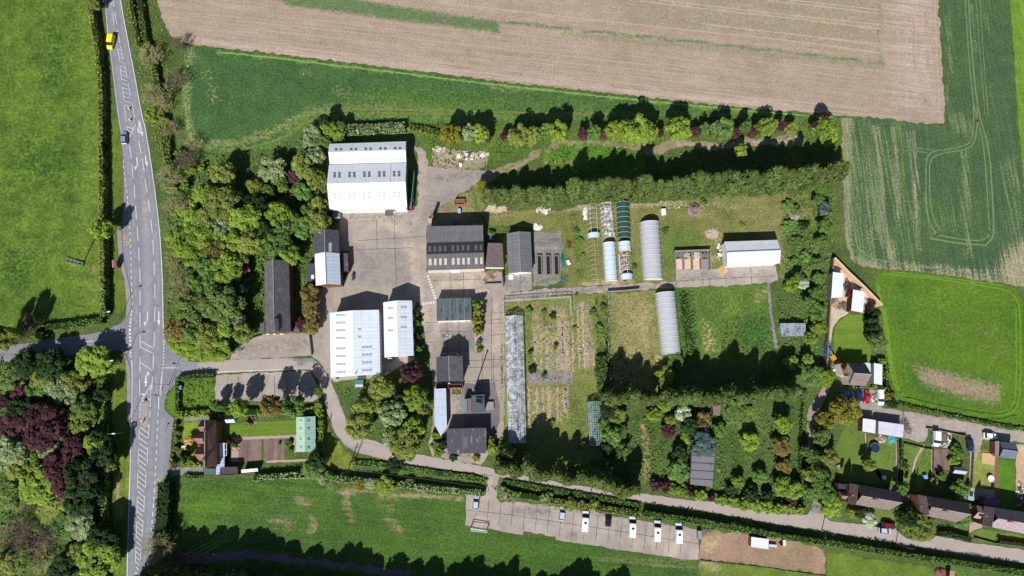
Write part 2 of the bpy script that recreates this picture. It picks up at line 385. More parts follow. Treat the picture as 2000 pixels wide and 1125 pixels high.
M_paddock = ground_mat("paddock_grass", (90, 120, 30), (80, 113, 30), [(54, 100, 36), (102, 138, 44), (148, 130, 104)], grain=.24, gsc=1.4, mid=.22, amp=.9)
sheet("paddock", [(1726, 530), (1780, 533), (1840, 540), (1900, 549), (1960, 557), (1982, 562), (1990, 574), (1996, 600), (1999, 660), (2001, 760), (2000, 838), (1960, 828), (1920, 819), (1860, 806), (1800, 794), (1764, 781), (1750, 766), (1738, 735), (1730, 690), (1726, 640), (1718, 590), (1710, 560), (1712, 542)],
      M_paddock, 0.03, cell=1.3, ragged=.25, paint=[
      (2, 'poly', [(1782, 714), (1810, 716), (1900, 738), (1958, 752), (1950, 792), (1880, 778), (1800, 752)], 2.5, .78), (2, 'line', [(1910, 680), (1990, 684)], 3, .26), (2, 'line', [(1850, 630), (1940, 660)], 7, .2),
      (0, 'poly', [(1770, 690), (1960, 730), (1965, 810), (1800, 790), (1755, 740)], 4, .55), (0, 'poly', [(1968, 600), (1990, 600), (1990, 740), (1972, 740)], 3, .6), (0, 'line', [(1770, 560), (1770, 640)], 5, .5), (1, 'line', [(1790, 600), (1900, 560)], 9, .35),
      (1, 'line', [(1714, 560), (1728, 620), (1736, 690), (1746, 740)], 1.2, .8)])
M_ptr = plain("pressed_grass", (106, 148, 46), .95, .1, 0, .25, 2.5); M_dtr = plain("rutted_grass", (46, 84, 24), .95, .1, 0, .3, 2.5)
for ln, w, m in (([(1722, 535), (1800, 541), (1880, 552), (1950, 563), (1975, 570), (1988, 588), (1993, 620), (1993, 780), (1980, 806), (1950, 812)], .38, M_ptr), ([(1745, 531), (1830, 541), (1900, 549), (1960, 558)], .35, M_ptr),
              ([(1716, 570), (1728, 620), (1734, 680), (1740, 730), (1752, 765), (1800, 790)], .4, M_ptr), ([(1730, 600), (1736, 660), (1742, 710), (1750, 745), (1762, 775)], .4, M_ptr),
              ([(1984, 600), (1985, 780), (1972, 803), (1945, 806)], .35, M_ptr), ([(1764, 774), (1800, 783), (1880, 800), (1940, 809), (1968, 806), (1983, 790)], .3, M_dtr), ([(1850, 806), (1900, 816), (1950, 819), (1985, 810)], .3, M_dtr)):
    ribbon("tyre_mark", ln, w, m, 0.05, ragged=.05)

M_south = ground_mat("south_pasture", (77, 107, 42), (62, 94, 38), [(146, 128, 96), (84, 122, 34), (38, 78, 22)], grain=.36, gsc=2.0, rows=(-6, 1.8, .14), mid=.3)
sheet("pasture", [(352, 944), (420, 938), (500, 934), (600, 932), (640, 948), (720, 957), (820, 962), (905, 968), (910, 1022), (920, 1034), (988, 1040), (1020, 1046), (1084, 1052), (1200, 1074), (1312, 1090), (1362, 1098), (1360, 1240), (300, 1240), (345, 1100)],
      M_south, 0.02, cell=1.6, ragged=.3, paint=[
      (0, 'poly', [(522, 1010), (560, 1008), (586, 1022), (576, 1038), (545, 1036), (520, 1022)], 2.4, .66), (0, 'line', [(608, 1012), (618, 1030), (605, 1036)], 2.2, .6), (0, 'line', [(580, 974), (602, 984)], 2.2, .58),
      (0, 'line', [(676, 972), (680, 1000), (690, 1016)], 2.6, .54), (0, 'poly', [(734, 978), (776, 988), (772, 1010), (750, 1004)], 2.5, .6), (0, 'line', [(756, 1015), (780, 1036)], 2.6, .54),
      (0, 'line', [(640, 952), (760, 964), (905, 974)], 1.3, .66), (1, 'poly', [(352, 944), (600, 932), (640, 960), (500, 980), (360, 1060)], 6, .6), (2, 'poly', [(860, 985), (1200, 1080), (1360, 1110), (1360, 1240), (800, 1240)], 10, .42),
      (0, 'line', [(1180, 1090), (1350, 1105)], 3, .42), (1, 'line', [(800, 1060), (1200, 1110)], 8, .4)])

# --------------------------------------------------------------- roads
M_asph = ground_mat("road_asphalt", (134, 134, 142), (129, 129, 137), [(146, 146, 153), (170, 157, 149), (116, 115, 122)], grain=.08, gsc=3, mid=.12, amp=.4, rough=.9, stain=.04)
road_px = [(201, -60), (204, 0), (209, 60), (216, 112), (224, 176), (230, 225), (235, 255), (240, 300), (241, 350), (241, 400), (239, 440), (237, 452), (240, 500), (248, 536), (254, 566), (258, 594), (256, 606), (246, 622), (230, 636), (202, 647), (166, 654), (120, 660), (32, 673), (-160, 690),
           (-160, 722), (0, 708), (80, 700), (160, 692), (236, 684), (244, 690), (250, 704), (257, 728), (256.5, 819), (254, 900), (250, 1012), (247, 1125), (243, 1260),
           (290, 1260), (296, 1125), (300, 1090), (306, 1052), (317, 1028), (322, 984), (320, 940), (334, 912), (336, 900), (338, 875), (340, 847), (342, 817), (331, 810), (321, 800), (321, 786), (326, 772), (340, 752), (356, 738), (380, 733),
           (420, 729), (606, 722), (622, 742), (632, 775), (640, 808), (654, 845), (676, 873), (700, 885), (740, 895), (800, 908), (930, 924), (988, 934), (1100, 958), (1200, 971), (1300, 986), (1400, 1002), (1500, 1020), (1600, 1035), (1740, 1060), (1860, 1080), (2000, 1100), (2160, 1126),
           (2160, 1100), (2000, 1074), (1900, 1060), (1830, 1047), (1772, 1052), (1748, 1034), (1680, 1024), (1620, 1018), (1604, 1004), (1598, 985), (1590, 985), (1576, 1004), (1540, 1005), (1440, 992), (1396, 980), (1340, 976), (1270, 966), (1200, 958), (1100, 944), (988, 922), (976, 917), (904, 904), (844, 892), (800, 886), (766, 876), (740, 863), (712, 857), (690, 848), (678, 823), (656, 765), (645, 741), (628, 716), (612, 700),
           (560, 699), (450, 703), (400, 707), (378, 707), (360, 702), (340, 689), (328, 675), (322, 655), (320, 630), (318, 530), (313, 450), (304, 375), (294, 305), (284, 245), (278, 225), (262, 136), (249, 70), (237, 0), (228, -60)]
rp = []
for ln in ([(214, 0), (226, 96), (242, 230), (252, 330), (262, 450), (266, 600), (265, 750), (262, 900), (256, 1125)], [(232, 0), (246, 96), (270, 225), (290, 340), (306, 450), (311, 600), (306, 740), (296, 900), (281, 1125)]):
    rp += [(0, 'line', ln, 1.1, .62)]
rp += [(1, 'line', [(255, 225), (268, 280), (282, 370), (284, 450)], 2.0, .5), (0, 'line', [(285, 400), (288, 520), (288, 660), (284, 740)], 2.4, .66), (1, 'line', [(283, 790), (282, 830)], 2.0, .62), (0, 'line', [(318, 820), (312, 960), (304, 1050)], 2.2, .6),
       (1, 'line', [(400, 720), (560, 712), (625, 728), (650, 800), (680, 860), (760, 884), (900, 912), (1100, 950), (1400, 990), (1600, 1020), (1900, 1068), (2100, 1100)], 3.6, .95), (2, 'line', [(575, 700), (600, 706), (585, 712)], 1.6, .6),
       (0, 'line', [(1380, 985), (1420, 1000)], 2.0, .6), (2, 'line', [(690, 870), (730, 882)], 1.2, .5), (0, 'line', [(330, 715), (380, 718)], 3, .55)]
road = sheet("main_road", road_px, M_asph, 0.08, cell=1.2, ragged=.12, paint=rp)

M_white = plain("road_paint_white", (214, 214, 214), .7, .2, 0, .12, 4); M_yellow = plain("road_paint_yellow", (204, 178, 120), .7, .2, 0, .25, 4)
ZM = 0.10
def line_mark(pts, w=.22, mat=None, smooth=1):
    wl_ = densify(smooth_line(W(pts), smooth), 1.2, False); mb = MB(); ribbon_into(mb, wl_, w, ZM); return mb
def mark(name, mb, mat=None): return mb.build(name, mat or M_white, road)
mark("edge_line", line_mark([(203, -60), (205, 0), (210, 60), (217, 112), (225, 176), (231, 225), (236, 255), (241, 305)], .2))
mark("edge_line", line_mark([(235, 0), (248, 70), (261, 136), (277, 225), (283, 245), (293, 305), (303, 375), (312, 450), (317, 530), (319, 630), (319.5, 655)], .22))
mark("edge_line", line_mark([(257.5, 703), (258.5, 728), (257.5, 819), (255, 900), (251.5, 1012), (248.5, 1125), (246, 1200)], .22))
mark("edge_line", line_mark([(310.5, 775), (310, 800)], .25)); mark("edge_line", line_mark([(420, 727), (480, 724), (582, 721)], .18))
mark("bay_line", line_mark([(320, 718.5), (350, 718.5)], .2))
def dashes(line, on, off, w, name="lane_dash"):
    wl_ = W(line); seg = densify(smooth_line(wl_, 1), .25, False); mb = MB(); d = 0; cur = []
    for a, b in zip(seg[:-1], seg[1:]):
        if d % (on+off) < on: cur.append(a)
        elif cur:
            cur.append(a); ribbon_into(mb, [cur[0], cur[-1]], w, ZM); cur = []
        d += math.dist(a, b)
    if len(cur) > 1: ribbon_into(mb, [cur[0], cur[-1]], w, ZM)
    return mark(name, mb)
dashes([(241, 312), (243, 340), (247, 365), (250, 395), (253, 440), (255, 470), (257, 540), (258.5, 600)], 1.05, 1.0, .22, "bus_bay_dash")
dashes([(258, 606), (254.5, 640), (256, 676), (256, 700)], .7, .45, .3, "give_way_dash"); dashes([(256.5, 612), (252.5, 640), (254, 674), (254, 696)], .7, .45, .3, "give_way_dash")
dashes([(320.3, 664), (320, 700), (317, 735), (314, 775)], .6, .42, .3, "give_way_dash"); dashes([(318, 720), (316, 735), (312.5, 775)], .6, .42, .3, "give_way_dash")
dashes([(309, 805), (308, 830), (305, 899), (304, 920), (298, 1012), (290, 1125), (286, 1180)], 1.1, 1.1, .22, "bus_bay_dash")
for a, b in (((253, 283), (257, 309)), ((258, 321), (260, 349)), ((262, 361), (264, 388)), ((265, 401), (267, 429)), ((268, 443), (270, 470)), ((271, 483), (272, 510)), ((273, 523), (274, 552)), ((274, 568), (274, 596)), ((274, 610), (274, 639)), ((274, 653), (274, 681)), ((274, 697), (273.6, 727)), ((273, 741), (273, 772)),
             ((268, 249), (272, 266)), ((271, 275), (276, 299)), ((278, 311), (282, 335)), ((283, 350), (288, 376)), ((290, 390), (293, 415)), ((295, 429), (298, 455)), ((299, 469), (300, 497)), ((301, 511), (302, 538)), ((303, 554), (303, 583)), ((303, 599), (302, 628)), ((302, 648), (301, 678)), ((300, 693), (299, 721)), ((298, 737), (297, 761)),
             ((166, 668), (182, 665.5)), ((190, 664.5), (206, 662))):
    mark("lane_dash", line_mark([a, b], .2, smooth=0))
def lerp_line(line, y):
    for a, b in zip(line[:-1], line[1:]):
        if a[1] <= y <= b[1]: return a[0]+(b[0]-a[0])*(y-a[1])/(b[1]-a[1])
    return line[-1][0]
HL1 = [(214, -30), (218, 0), (222, 40), (230, 96), (233, 112), (236, 140), (240, 176), (244, 216), (246, 225), (248, 245), (251, 272)]
HR1 = [(218, -30), (222, 0), (227, 40), (230, 58), (237, 96), (241, 114), (246, 138), (254, 180), (262, 222), (266, 243)]
HL2 = [(274, 787), (273.5, 813), (272, 845), (270, 900), (269, 940), (268, 990), (267, 1030), (265, 1080), (264, 1125), (263, 1170)]
HR2 = [(296, 751), (295, 763), (294, 795), (292, 827), (290, 855), (288, 900), (286, 924), (284, 956), (283, 968), (280, 1016), (278, 1048), (276, 1070), (274, 1098), (273, 1120), (272, 1170)]
def seg_line(L, y0, y1): return [(lerp_line(L, y0), y0)]+[p for p in L if y0 < p[1] < y1]+[(lerp_line(L, y1), y1)]
def hatch(L, y0, y1, name="hatch_outline"): mark(name, line_mark(seg_line(L, y0, y1), .15, smooth=0))
for a, b in ((-4, 13), (24, 49), (95, 119), (131, 158), (170, 195), (208, 239), (245, 272)): hatch(HL1, a, b)
for a, b in ((-6, 14), (23, 47), (58, 84), (90, 116), (127, 152), (163, 188), (201, 232)): hatch(HR1, a, b)
for y in (5, 30, 38, 62, 82): mark("hatch_bar", line_mark([(lerp_line(HL1, y), y+1), (lerp_line(HR1, y), y-1)], .16, smooth=0))
for y in [97, 105.5, 114, 122.5, 131, 139.5, 148, 156.5, 165, 173.5, 182, 190.5, 199, 207.5]:
    mark("hatch_bar", line_mark([(lerp_line(HL1, y-2)+.4, y-2), (lerp_line(HR1, y+2)-.4, y+2)], .13, smooth=0))
for y in (247, 255, 262): mark("hatch_bar", line_mark([(lerp_line(HL1, y), y), (lerp_line(HL1, y)+(272-y)*.44, y+(272-y)*.2)], .22, smooth=0))
mark("hatch_bar", line_mark([(265.5, 243), (251.5, 272)], .2, smooth=0))
for a, b in ((787, 817), (838, 859), (877, 907), (923, 955), (971, 1003), (1019, 1050), (1068, 1099), (1117, 1150)): hatch(HL2, a, b)
for a, b in ((751, 795), (800, 815), (828, 856), (873, 905), (922, 953), (968, 1000), (1016, 1049), (1067, 1099), (1120, 1150)): hatch(HR2, a, b)
mark("hatch_bar", line_mark([(295, 752), (274, 786)], .22, smooth=0))
for x0, y0, x1, y1 in ((291, 758, 295.5, 763), (288, 768, 295, 773), (285, 774, 294.5, 783), (280, 783, 283, 785), (274, 790, 277, 790), (274, 800, 277, 800), (290, 792, 293, 793), (273, 811, 276, 811.5), (273, 823, 275, 822), (287, 830, 291, 834)):
    mark("hatch_bar", line_mark([(x0, y0), (x1, y1)], .18, smooth=0))
y = 834.0
while y < 1150:
    xl, xr = lerp_line(HL2, y), lerp_line(HR2, min(y+11, 1169)); s = (xr-xl)/18
    mark("hatch_bar", line_mark([(xl+1, y), (xr-1, y+12*min(1, s+.1))], .18, smooth=0)); y += 10.6 if y < 930 else 9.8
for (x0, y0, x1, y1) in ((274.5, 666, 300, 680), (274.5, 678, 299, 690), (274.5, 707.5, 297, 723)): mark("hatch_bar", line_mark([(x0, y0), (x1, y1)], .18, smooth=0))
# arrows
def arrow(tail, tip, wid=.22, head=.95, hl=1.7, bend=None):
    a, b = Vector(G(*tail)), Vector(G(*tip)); d = (b-a).normalized(); n = Vector((-d.y, d.x, 0)); mb = MB()
    e = b-d*hl if bend is None else b
    ribbon_into(mb, [tuple(a[:2]), tuple(e[:2])], wid*1.4, ZM)
    if bend is None:
        mb.poly([(*(e+n*head/2)[:2], ZM), (*(e-n*head/2)[:2], ZM), (*b[:2], ZM)])
    else:                                # turn arrow: hooked head to one side
        s = n*bend; k = e+s*.5+d*.6
        ribbon_into(mb, [tuple(e[:2]), tuple(k[:2])], wid*1.4, ZM)
        h = k+s*.3+d*.9; q = k-s*.4+d*.1; r = k+s*.5-d*.5
        mb.poly([(*h[:2], ZM), (*q[:2], ZM), (*r[:2], ZM)])
    for i, f in enumerate(mb.f):         # upward faces
        p = [Vector(mb.v[j]) for j in f]
        if (p[1]-p[0]).cross(p[2]-p[0]).z < 0: mb.f[i] = f[::-1]
    mark("direction_arrow", mb)
arrow((272, 234), (271, 267)); arrow((272.5, 234), (278.5, 267)); arrow((284, 304), (288, 326)); arrow((310.5, 608), (310.5, 636))
arrow((267, 308), (268.5, 323), bend=-1); arrow((288.7, 608), (287.8, 627), bend=-1); arrow((285, 755), (285.5, 735), .28, bend=-1)
def letters(txt, px, py, size, rz, name):
    cu = bpy.data.curves.new(name, 'FONT'); cu.body = txt; cu.size = size; cu.align_x = 'CENTER'; cu.align_y = 'CENTER'
    ob = bpy.data.objects.new(name, cu); C.objects.link(ob); dg = bpy.context.evaluated_depsgraph_get()
    me = bpy.data.meshes.new_from_object(ob.evaluated_get(dg)); bpy.data.objects.remove(ob)
    me.materials.clear(); me.materials.append(M_yellow)
    o = bpy.data.objects.new(name, me); C.objects.link(o); o.parent = road; o.location = G(px, py, 0); o.location.z = ZM+.002; o.rotation_euler = (0, 0, rz); o.scale = (1.0, 2.2, 1); return o
letters("BUS", 246, 464, .95, math.radians(2), "bus_stop_lettering"); letters("STOP", 247, 476, .95, math.radians(2), "bus_stop_lettering")
letters("STOP", 310, 940, .95, math.radians(176), "bus_stop_lettering"); letters("BUS", 309, 953.5, .95, math.radians(176), "bus_stop_lettering")

# footways with a real kerb step
M_foot = ground_mat("footway", (150, 142, 148), (140, 134, 142), [(120, 118, 122)], grain=.08, mid=.1)
M_kerb = plain("kerb_stone", (120, 106, 104), .9, .1)
def footway(name, pts, kerb):
    mb = MB(); mb.prism(W(pts), .02, .13); o = mb.build(name, M_foot, None, 'structure')
    mk = MB(); wl_ = densify(smooth_line(W(kerb), 1), 1.0, False)
    l, r = offset_line(wl_, .09), offset_line(wl_, -.09)
    for i in range(len(wl_)-1): mk.prism([l[i], l[i+1], r[i+1], r[i]], .02, .15)
    mk.build("kerb", M_kerb, o)
footway("footway", [(229, 448), (237.4, 451), (240, 500), (248, 536), (254, 566), (257.6, 594), (256, 606), (246, 621), (247, 605), (247.5, 590), (243, 545), (238, 530), (235, 510), (231, 490), (230, 470)], [(237.2, 440), (238, 460), (240.3, 500), (248.2, 536), (254.2, 566), (258, 594), (256, 607), (247, 622)])
footway("footway", [(243, 690), (248, 700), (255.6, 720), (256.6, 727), (256, 819), (254, 900), (252.8, 900), (254, 819), (248.5, 819), (248.5, 730), (246, 712)], [(244, 690), (250, 703), (256.8, 727), (256.4, 819), (253.6, 900)])
mk = MB()
for ln in ([(204, 0), (209, 60), (216, 112), (224, 176), (230, 225), (235, 255), (240, 300), (241, 350), (241, 400), (239, 440)],):
    w_ = densify(W(ln), 2, False); l, r = offset_line(w_, .08), offset_line(w_, -.08)
    for i in range(len(w_)-1): mk.prism([l[i], l[i+1], r[i+1], r[i]], .02, .17)
mk.build("kerb", M_kerb, None, 'structure')

# --------------------------------------------------------------- hard standing
M_conc = ground_mat("yard_concrete", (168, 155, 143), (158, 146, 136), [(146, 136, 129), (188, 170, 150), (126, 124, 122)], grain=.09, gsc=3, mid=.16, amp=.6, rough=.9, slab=(4.6, 4.2, 2), stain=.16)
M_gravel = ground_mat("gravel", (158, 146, 138), (148, 138, 130), [(116, 118, 84), (172, 158, 148), (128, 118, 110)], grain=.16, gsc=2.5, mid=.15, amp=.8)
yard = [(664, 420), (800, 410), (801, 440), (832, 438), (833, 470), (833, 530), (960, 530), (980, 532), (985, 545), (990, 585), (986, 612), (986, 700), (986, 780), (982, 850), (962, 862), (952, 890), (940, 908), (904, 903), (845, 891), (836, 868), (846, 830), (847, 760), (838, 690), (826, 640), (818, 590), (812, 590), (810, 700), (745, 738), (648, 745), (628, 712), (607, 694),
        (556, 698), (450, 703), (452, 692), (484, 660), (512, 653), (606, 650), (606, 600), (610, 562), (664, 560), (682, 530), (682, 492), (664, 490)]
sheet("concrete_yard", yard, M_conc, 0.06, cell=1.2, ragged=.15, paint=[
      (0, 'poly', [(692, 488), (806, 482), (818, 560), (700, 564)], 1.5, .60), (2, 'line', [(690, 425), (780, 424)], 2.5, .55), (1, 'line', [(760, 440), (800, 460), (815, 560), (830, 620)], 3.2, .6), (1, 'poly', [(840, 532), (940, 536), (930, 575), (850, 580)], 3, .62),
      (2, 'line', [(840, 545), (900, 542)], 2.4, .5), (0, 'poly', [(905, 745), (960, 745), (975, 850), (905, 830)], 3, .66), (0, 'poly', [(852, 630), (925, 630), (925, 690), (860, 694)], 2.5, .5), (1, 'line', [(968, 590), (968, 700)], 2.5, .55),
      (0, 'line', [(700, 500), (690, 550)], 3, .5), (2, 'line', [(470, 680), (600, 672)], 3.5, .48), (1, 'line', [(525, 680), (560, 676)], 2.2, .6), (0, 'line', [(620, 660), (632, 720)], 3, .5), (2, 'line', [(870, 765), (905, 772), (900, 820)], 3, .6), (2, 'poly', [(848, 640), (860, 700), (852, 760), (842, 700)], 2, .5)])
M_joint = plain("concrete_joint", (92, 86, 78), .95, .1, 0, .3)
for ln in ([(830, 630), (980, 624)], [(925, 595), (926, 690)], [(960, 580), (960, 745)], [(942, 590), (944, 690)], [(855, 647), (920, 648)], [(873, 630), (874, 690)], [(896, 630), (897, 690)], [(905, 705), (985, 701)], [(905, 718), (985, 716)], [(942, 690), (942, 750)], [(964, 690), (964, 750)], [(955, 611), (984, 611)], [(955, 631), (984, 631)], [(955, 655), (984, 653)],
           [(692, 488), (806, 484)], [(770, 430), (774, 560)], [(735, 430), (737, 488)], [(700, 470), (830, 462)], [(845, 548), (940, 545)], [(905, 530), (906, 580)], [(880, 532), (881, 578)], [(605, 650), (610, 694)], [(826, 650), (850, 645)], [(826, 670), (850, 668)], [(836, 850), (848, 850)], [(905, 745), (985, 742)]):
    ribbon("joint", ln, .13, M_joint, 0.075, ragged=.02, smooth=0)
M_bay = plain("bay_paint", (196, 180, 128), .8, .1, 0, .3, 3)
for ln in ([(678, 430), (769, 428)], [(680, 419), (679, 430)], [(738, 417), (736, 430)], [(769, 425), (792, 448)], [(772, 422), (796, 444)], [(648, 566), (648, 576)], [(648, 566), (658, 564)], [(656, 564), (656, 576)]):
    ribbon("bay_marking", ln, .16, M_bay, 0.08, ragged=.02, smooth=0)
for k in range(8): ribbon("bay_marking", [(700+k*4.6, 428), (706+k*4.6, 419)], .12, M_bay, 0.08, ragged=.02, smooth=0)
for k in range(4): ribbon("bay_marking", [(772+k*4, 421), (777+k*4, 411)], .12, M_bay, 0.08, ragged=.02, smooth=0)
mb = MB()
for k in range(9):
    p = G(836+k*1.75, 540+k*5.3); mb.box((p.x, p.y, .065), (.75, .5, .02), math.radians(8))
for k in range(6):
    p = G(822+k*5, 594-k*.7); mb.box((p.x, p.y, .065), (.5, .75, .02), math.radians(5))
mb.build("painted_blocks", M_white, None, 'structure')
sheet("gravel_track", [(806, 284), (820, 288), (833, 302), (838, 322), (870, 330), (905, 330), (950, 333), (955, 340), (948, 352), (932, 356), (905, 378), (868, 398), (838, 428), (833, 452), (802, 452), (800, 410), (812, 400), (816, 390), (816, 300)], M_gravel, 0.05, cell=1.3, ragged=.35, paint=[
      (1, 'line', [(822, 300), (826, 360), (812, 430)], 3, .6), (2, 'line', [(850, 350), (900, 342), (950, 340)], 2.4, .5), (0, 'line', [(835, 450), (870, 405), (930, 362)], 2.2, .5), (2, 'line', [(830, 420), (880, 380)], 3, .45)])
sheet("dirt_track", [(948, 334), (975, 330), (1010, 316), (1040, 296), (1060, 284), (1090, 277), (1140, 274), (1200, 276), (1260, 284), (1300, 280), (1320, 275), (1350, 275), (1400, 281), (1430, 276), (1450, 268), (1500, 270), (1560, 262), (1572, 266), (1574, 276), (1555, 286), (1500, 283), (1440, 288), (1400, 294), (1350, 286), (1320, 288), (1290, 300), (1262, 300), (1240, 294), (1200, 284), (1140, 281), (1090, 286), (1066, 294), (1040, 312), (1020, 326), (985, 340), (960, 352), (945, 356)],
      ground_mat("dirt", (146, 132, 104), (132, 124, 92), [(96, 108, 52), (164, 150, 132)], grain=.2, mid=.2), 0.04, ragged=.5, smooth=1, cell=1.5, paint=[(0, 'line', [(980, 336), (1050, 296), (1100, 281), (1200, 280), (1260, 290)], 1.0, .6), (1, 'line', [(1320, 281), (1400, 287), (1440, 282), (1560, 272)], 1.8, .6)])
sheet("dirt_ground", [(846, 420), (866, 400), (904, 380), (936, 360), (946, 380), (944, 412), (946, 440), (838, 444), (836, 436)], ground_mat("weedy_dirt", (146, 130, 102), (128, 120, 78), [(96, 114, 52)], grain=.3, mid=.3), .045, ragged=.4, cell=1.5, paint=[(0, 'line', [(925, 375), (940, 430)], 3, .66), (0, 'line', [(850, 436), (930, 430)], 1.5, .5)])
sheet("storage_pad", [(846, 290), (905, 294), (950, 298), (955, 312), (948, 326), (930, 331), (880, 332), (845, 322), (842, 305)], ground_mat("dirty_pad", (168, 150, 128), (150, 140, 112), [(110, 116, 60)], grain=.25), 0.055, ragged=.4, cell=1.5, paint=[(0, 'line', [(850, 326), (930, 330)], 1.5, .6)])

# car park
lot = [(930, 924), (952, 928), (976, 932), (972, 945), (970, 972), (978, 982), (1000, 978), (1030, 982), (1080, 988), (1150, 997), (1200, 1008), (1340, 1029), (1362, 1034), (1366, 1094), (1336, 1093), (1312, 1088), (1200, 1073), (1198, 1071), (1086, 1055), (1084, 1048), (1022, 1038), (1020, 1045), (988, 1039), (952, 1033), (909, 1025), (912, 966), (930, 966), (948, 968), (950, 952), (950, 936)]
M_lot = ground_mat("lot_concrete", (172, 160, 150), (163, 151, 142), [(142, 130, 120), (182, 166, 150), (122, 120, 110)], grain=.09, gsc=3, mid=.14, amp=.6, slab=(3.8, 4.6, 8), stain=.13)
sheet("car_park", lot, M_lot, 0.06, cell=1.0, ragged=.12, paint=[(0, 'poly', [(996, 984), (1086, 992), (1080, 1010), (992, 1006)], 1.2, .62), (1, 'poly', [(915, 970), (960, 985), (955, 1025), (912, 1020)], 2, .6), (0, 'poly', [(1104, 1034), (1130, 1038), (1128, 1060), (1102, 1056)], .4, .58), (0, 'poly', [(1190, 1012), (1350, 1034), (1350, 1048), (1190, 1028)], 2, .5), (2, 'line', [(1000, 980), (1200, 1008), (1350, 1030)], 1.0, .5), (1, 'line', [(1240, 1060), (1360, 1080)], 3, .55)])
for k in range(18):
    x = 930+k*23.6; y0 = 968+max(0, (x-950))*.148; ribbon("joint", [(x+2, y0+6), (x-3, y0+(58 if x > 1090 else 54))], .13, M_joint, 0.07, ragged=.02, smooth=0)
ribbon("joint", [(912, 996), (1000, 1006), (1200, 1036), (1364, 1062)], .13, M_joint, 0.07, ragged=.02, smooth=0); ribbon("joint", [(950, 940), (957, 968)], .13, M_joint, .07, smooth=0)
sheet("dirt_paddock", [(1368, 1044), (1380, 1040), (1405, 1037), (1465, 1044), (1540, 1056), (1600, 1067), (1613, 1072), (1612, 1122), (1560, 1116), (1480, 1104), (1420, 1098), (1367, 1092)], ground_mat("bare_soil", (160, 130, 106), (146, 122, 96), [(176, 160, 118), (128, 122, 80)], grain=.14, mid=.2), 0.05, ragged=.35, cell=1.4,
      paint=[(0, 'line', [(1374, 1050), (1380, 1080), (1400, 1052)], 2.5, .62), (1, 'line', [(1560, 1060), (1600, 1085), (1540, 1080)], 2.5, .5), (1, 'line', [(1370, 1092), (1480, 1102), (1612, 1122)], 1.2, .55)])
M_lawn = ground_mat("lawn", (108, 126, 54), (94, 118, 46), [(136, 142, 66), (76, 108, 32)], grain=.12, mid=.15)
M_lawnS = ground_mat("striped_lawn", (106, 132, 42), (94, 124, 38), [(136, 142, 66)], grain=.10, mid=.1, rows=(1, 1.6, .16))
sheet("rough_paddock", [(1368, 1096), (1420, 1101), (1480, 1107), (1560, 1119), (1616, 1126), (1616, 1076), (1700, 1092), (1840, 1112), (2000, 1132), (2160, 1150), (2160, 1240), (1364, 1240)], ground_mat("rough_lawn", (106, 126, 46), (92, 116, 40), [(160, 148, 100), (70, 112, 32)], grain=.18), .03, ragged=.3, cell=2, paint=[(0, 'line', [(1374, 1100), (1400, 1110)], 2.5, .7), (1, 'line', [(1820, 1112), (2000, 1140)], 4, .6)])

# entrance parking strip and service lane across the nursery
sheet("parking_apron", [(421, 732), (606, 724), (618, 748), (626, 776), (610, 784), (560, 784), (500, 784), (421, 786)], M_lot, 0.06, cell=1.2, ragged=.15, paint=[(1, 'line', [(430, 735), (600, 728)], 1.2, .55), (0, 'line', [(440, 780), (600, 780)], 2, .55)])
for x in (444, 466, 512, 536, 560, 584): ribbon("joint", [(x, 734), (x+1, 782)], .12, M_joint, .07, smooth=0)
lane = [(985, 572), (1020, 569), (1090, 563), (1200, 557), (1319, 550), (1320, 527), (1385, 526), (1420, 522), (1515, 518), (1519, 548), (1505, 552), (1420, 558), (1320, 562), (1250, 566), (1118, 574), (985, 588)]
sheet("service_lane", lane, M_lot, 0.065, cell=1.1, ragged=.18, paint=[(0, 'line', [(985, 580), (1200, 562), (1320, 556)], 1.6, .6), (2, 'line', [(1325, 545), (1515, 535)], 1.0, .45), (1, 'line', [(1400, 530), (1420, 545)], 2.0, .6), (0, 'line', [(1330, 545), (1420, 535)], 3.0, .5)])
for ln in ([(1320, 549), (1370, 546), (1515, 539)], [(1320, 530), (1320, 562)], [(1373, 528), (1372, 558)], [(1416, 523), (1417, 557)], [(1466, 520), (1468, 555)], [(1385, 547), (1386, 560)], [(1018, 570), (1018, 584)], [(1048, 567), (1048, 582)], [(1085, 564), (1085, 579)], [(1118, 562), (1118, 574)]):
    ribbon("joint", ln, .12, M_joint, .08, smooth=0)
sheet("store_apron", [(984, 537), (1038, 535), (1039, 566), (986, 571)], M_conc, .062, ragged=.1, cell=1.5, paint=[(2, 'poly', [(980, 535), (1040, 533), (1040, 570), (980, 570)], 2, .6)])
for ln in ([(1016, 537), (1017, 568)],): ribbon("joint", ln, .12, M_joint, .08, smooth=0)
M_paving = ground_mat("old_paving", (140, 134, 128), (126, 122, 116), [(96, 104, 70), (160, 152, 144)], grain=.2, rows=(0, 1.6, .16))
sheet("standing_ground", [(1043, 454), (1094, 452), (1100, 480), (1098, 530), (1096, 548), (1080, 556), (1043, 560), (1040, 536)], M_paving, .05, ragged=.3, cell=1.3, paint=[(0, 'line', [(1046, 474), (1090, 472)], .8, .6), (1, 'line', [(1046, 484), (1092, 482)], .6, .6), (0, 'line', [(1050, 552), (1095, 540)], 1.6, .5)])

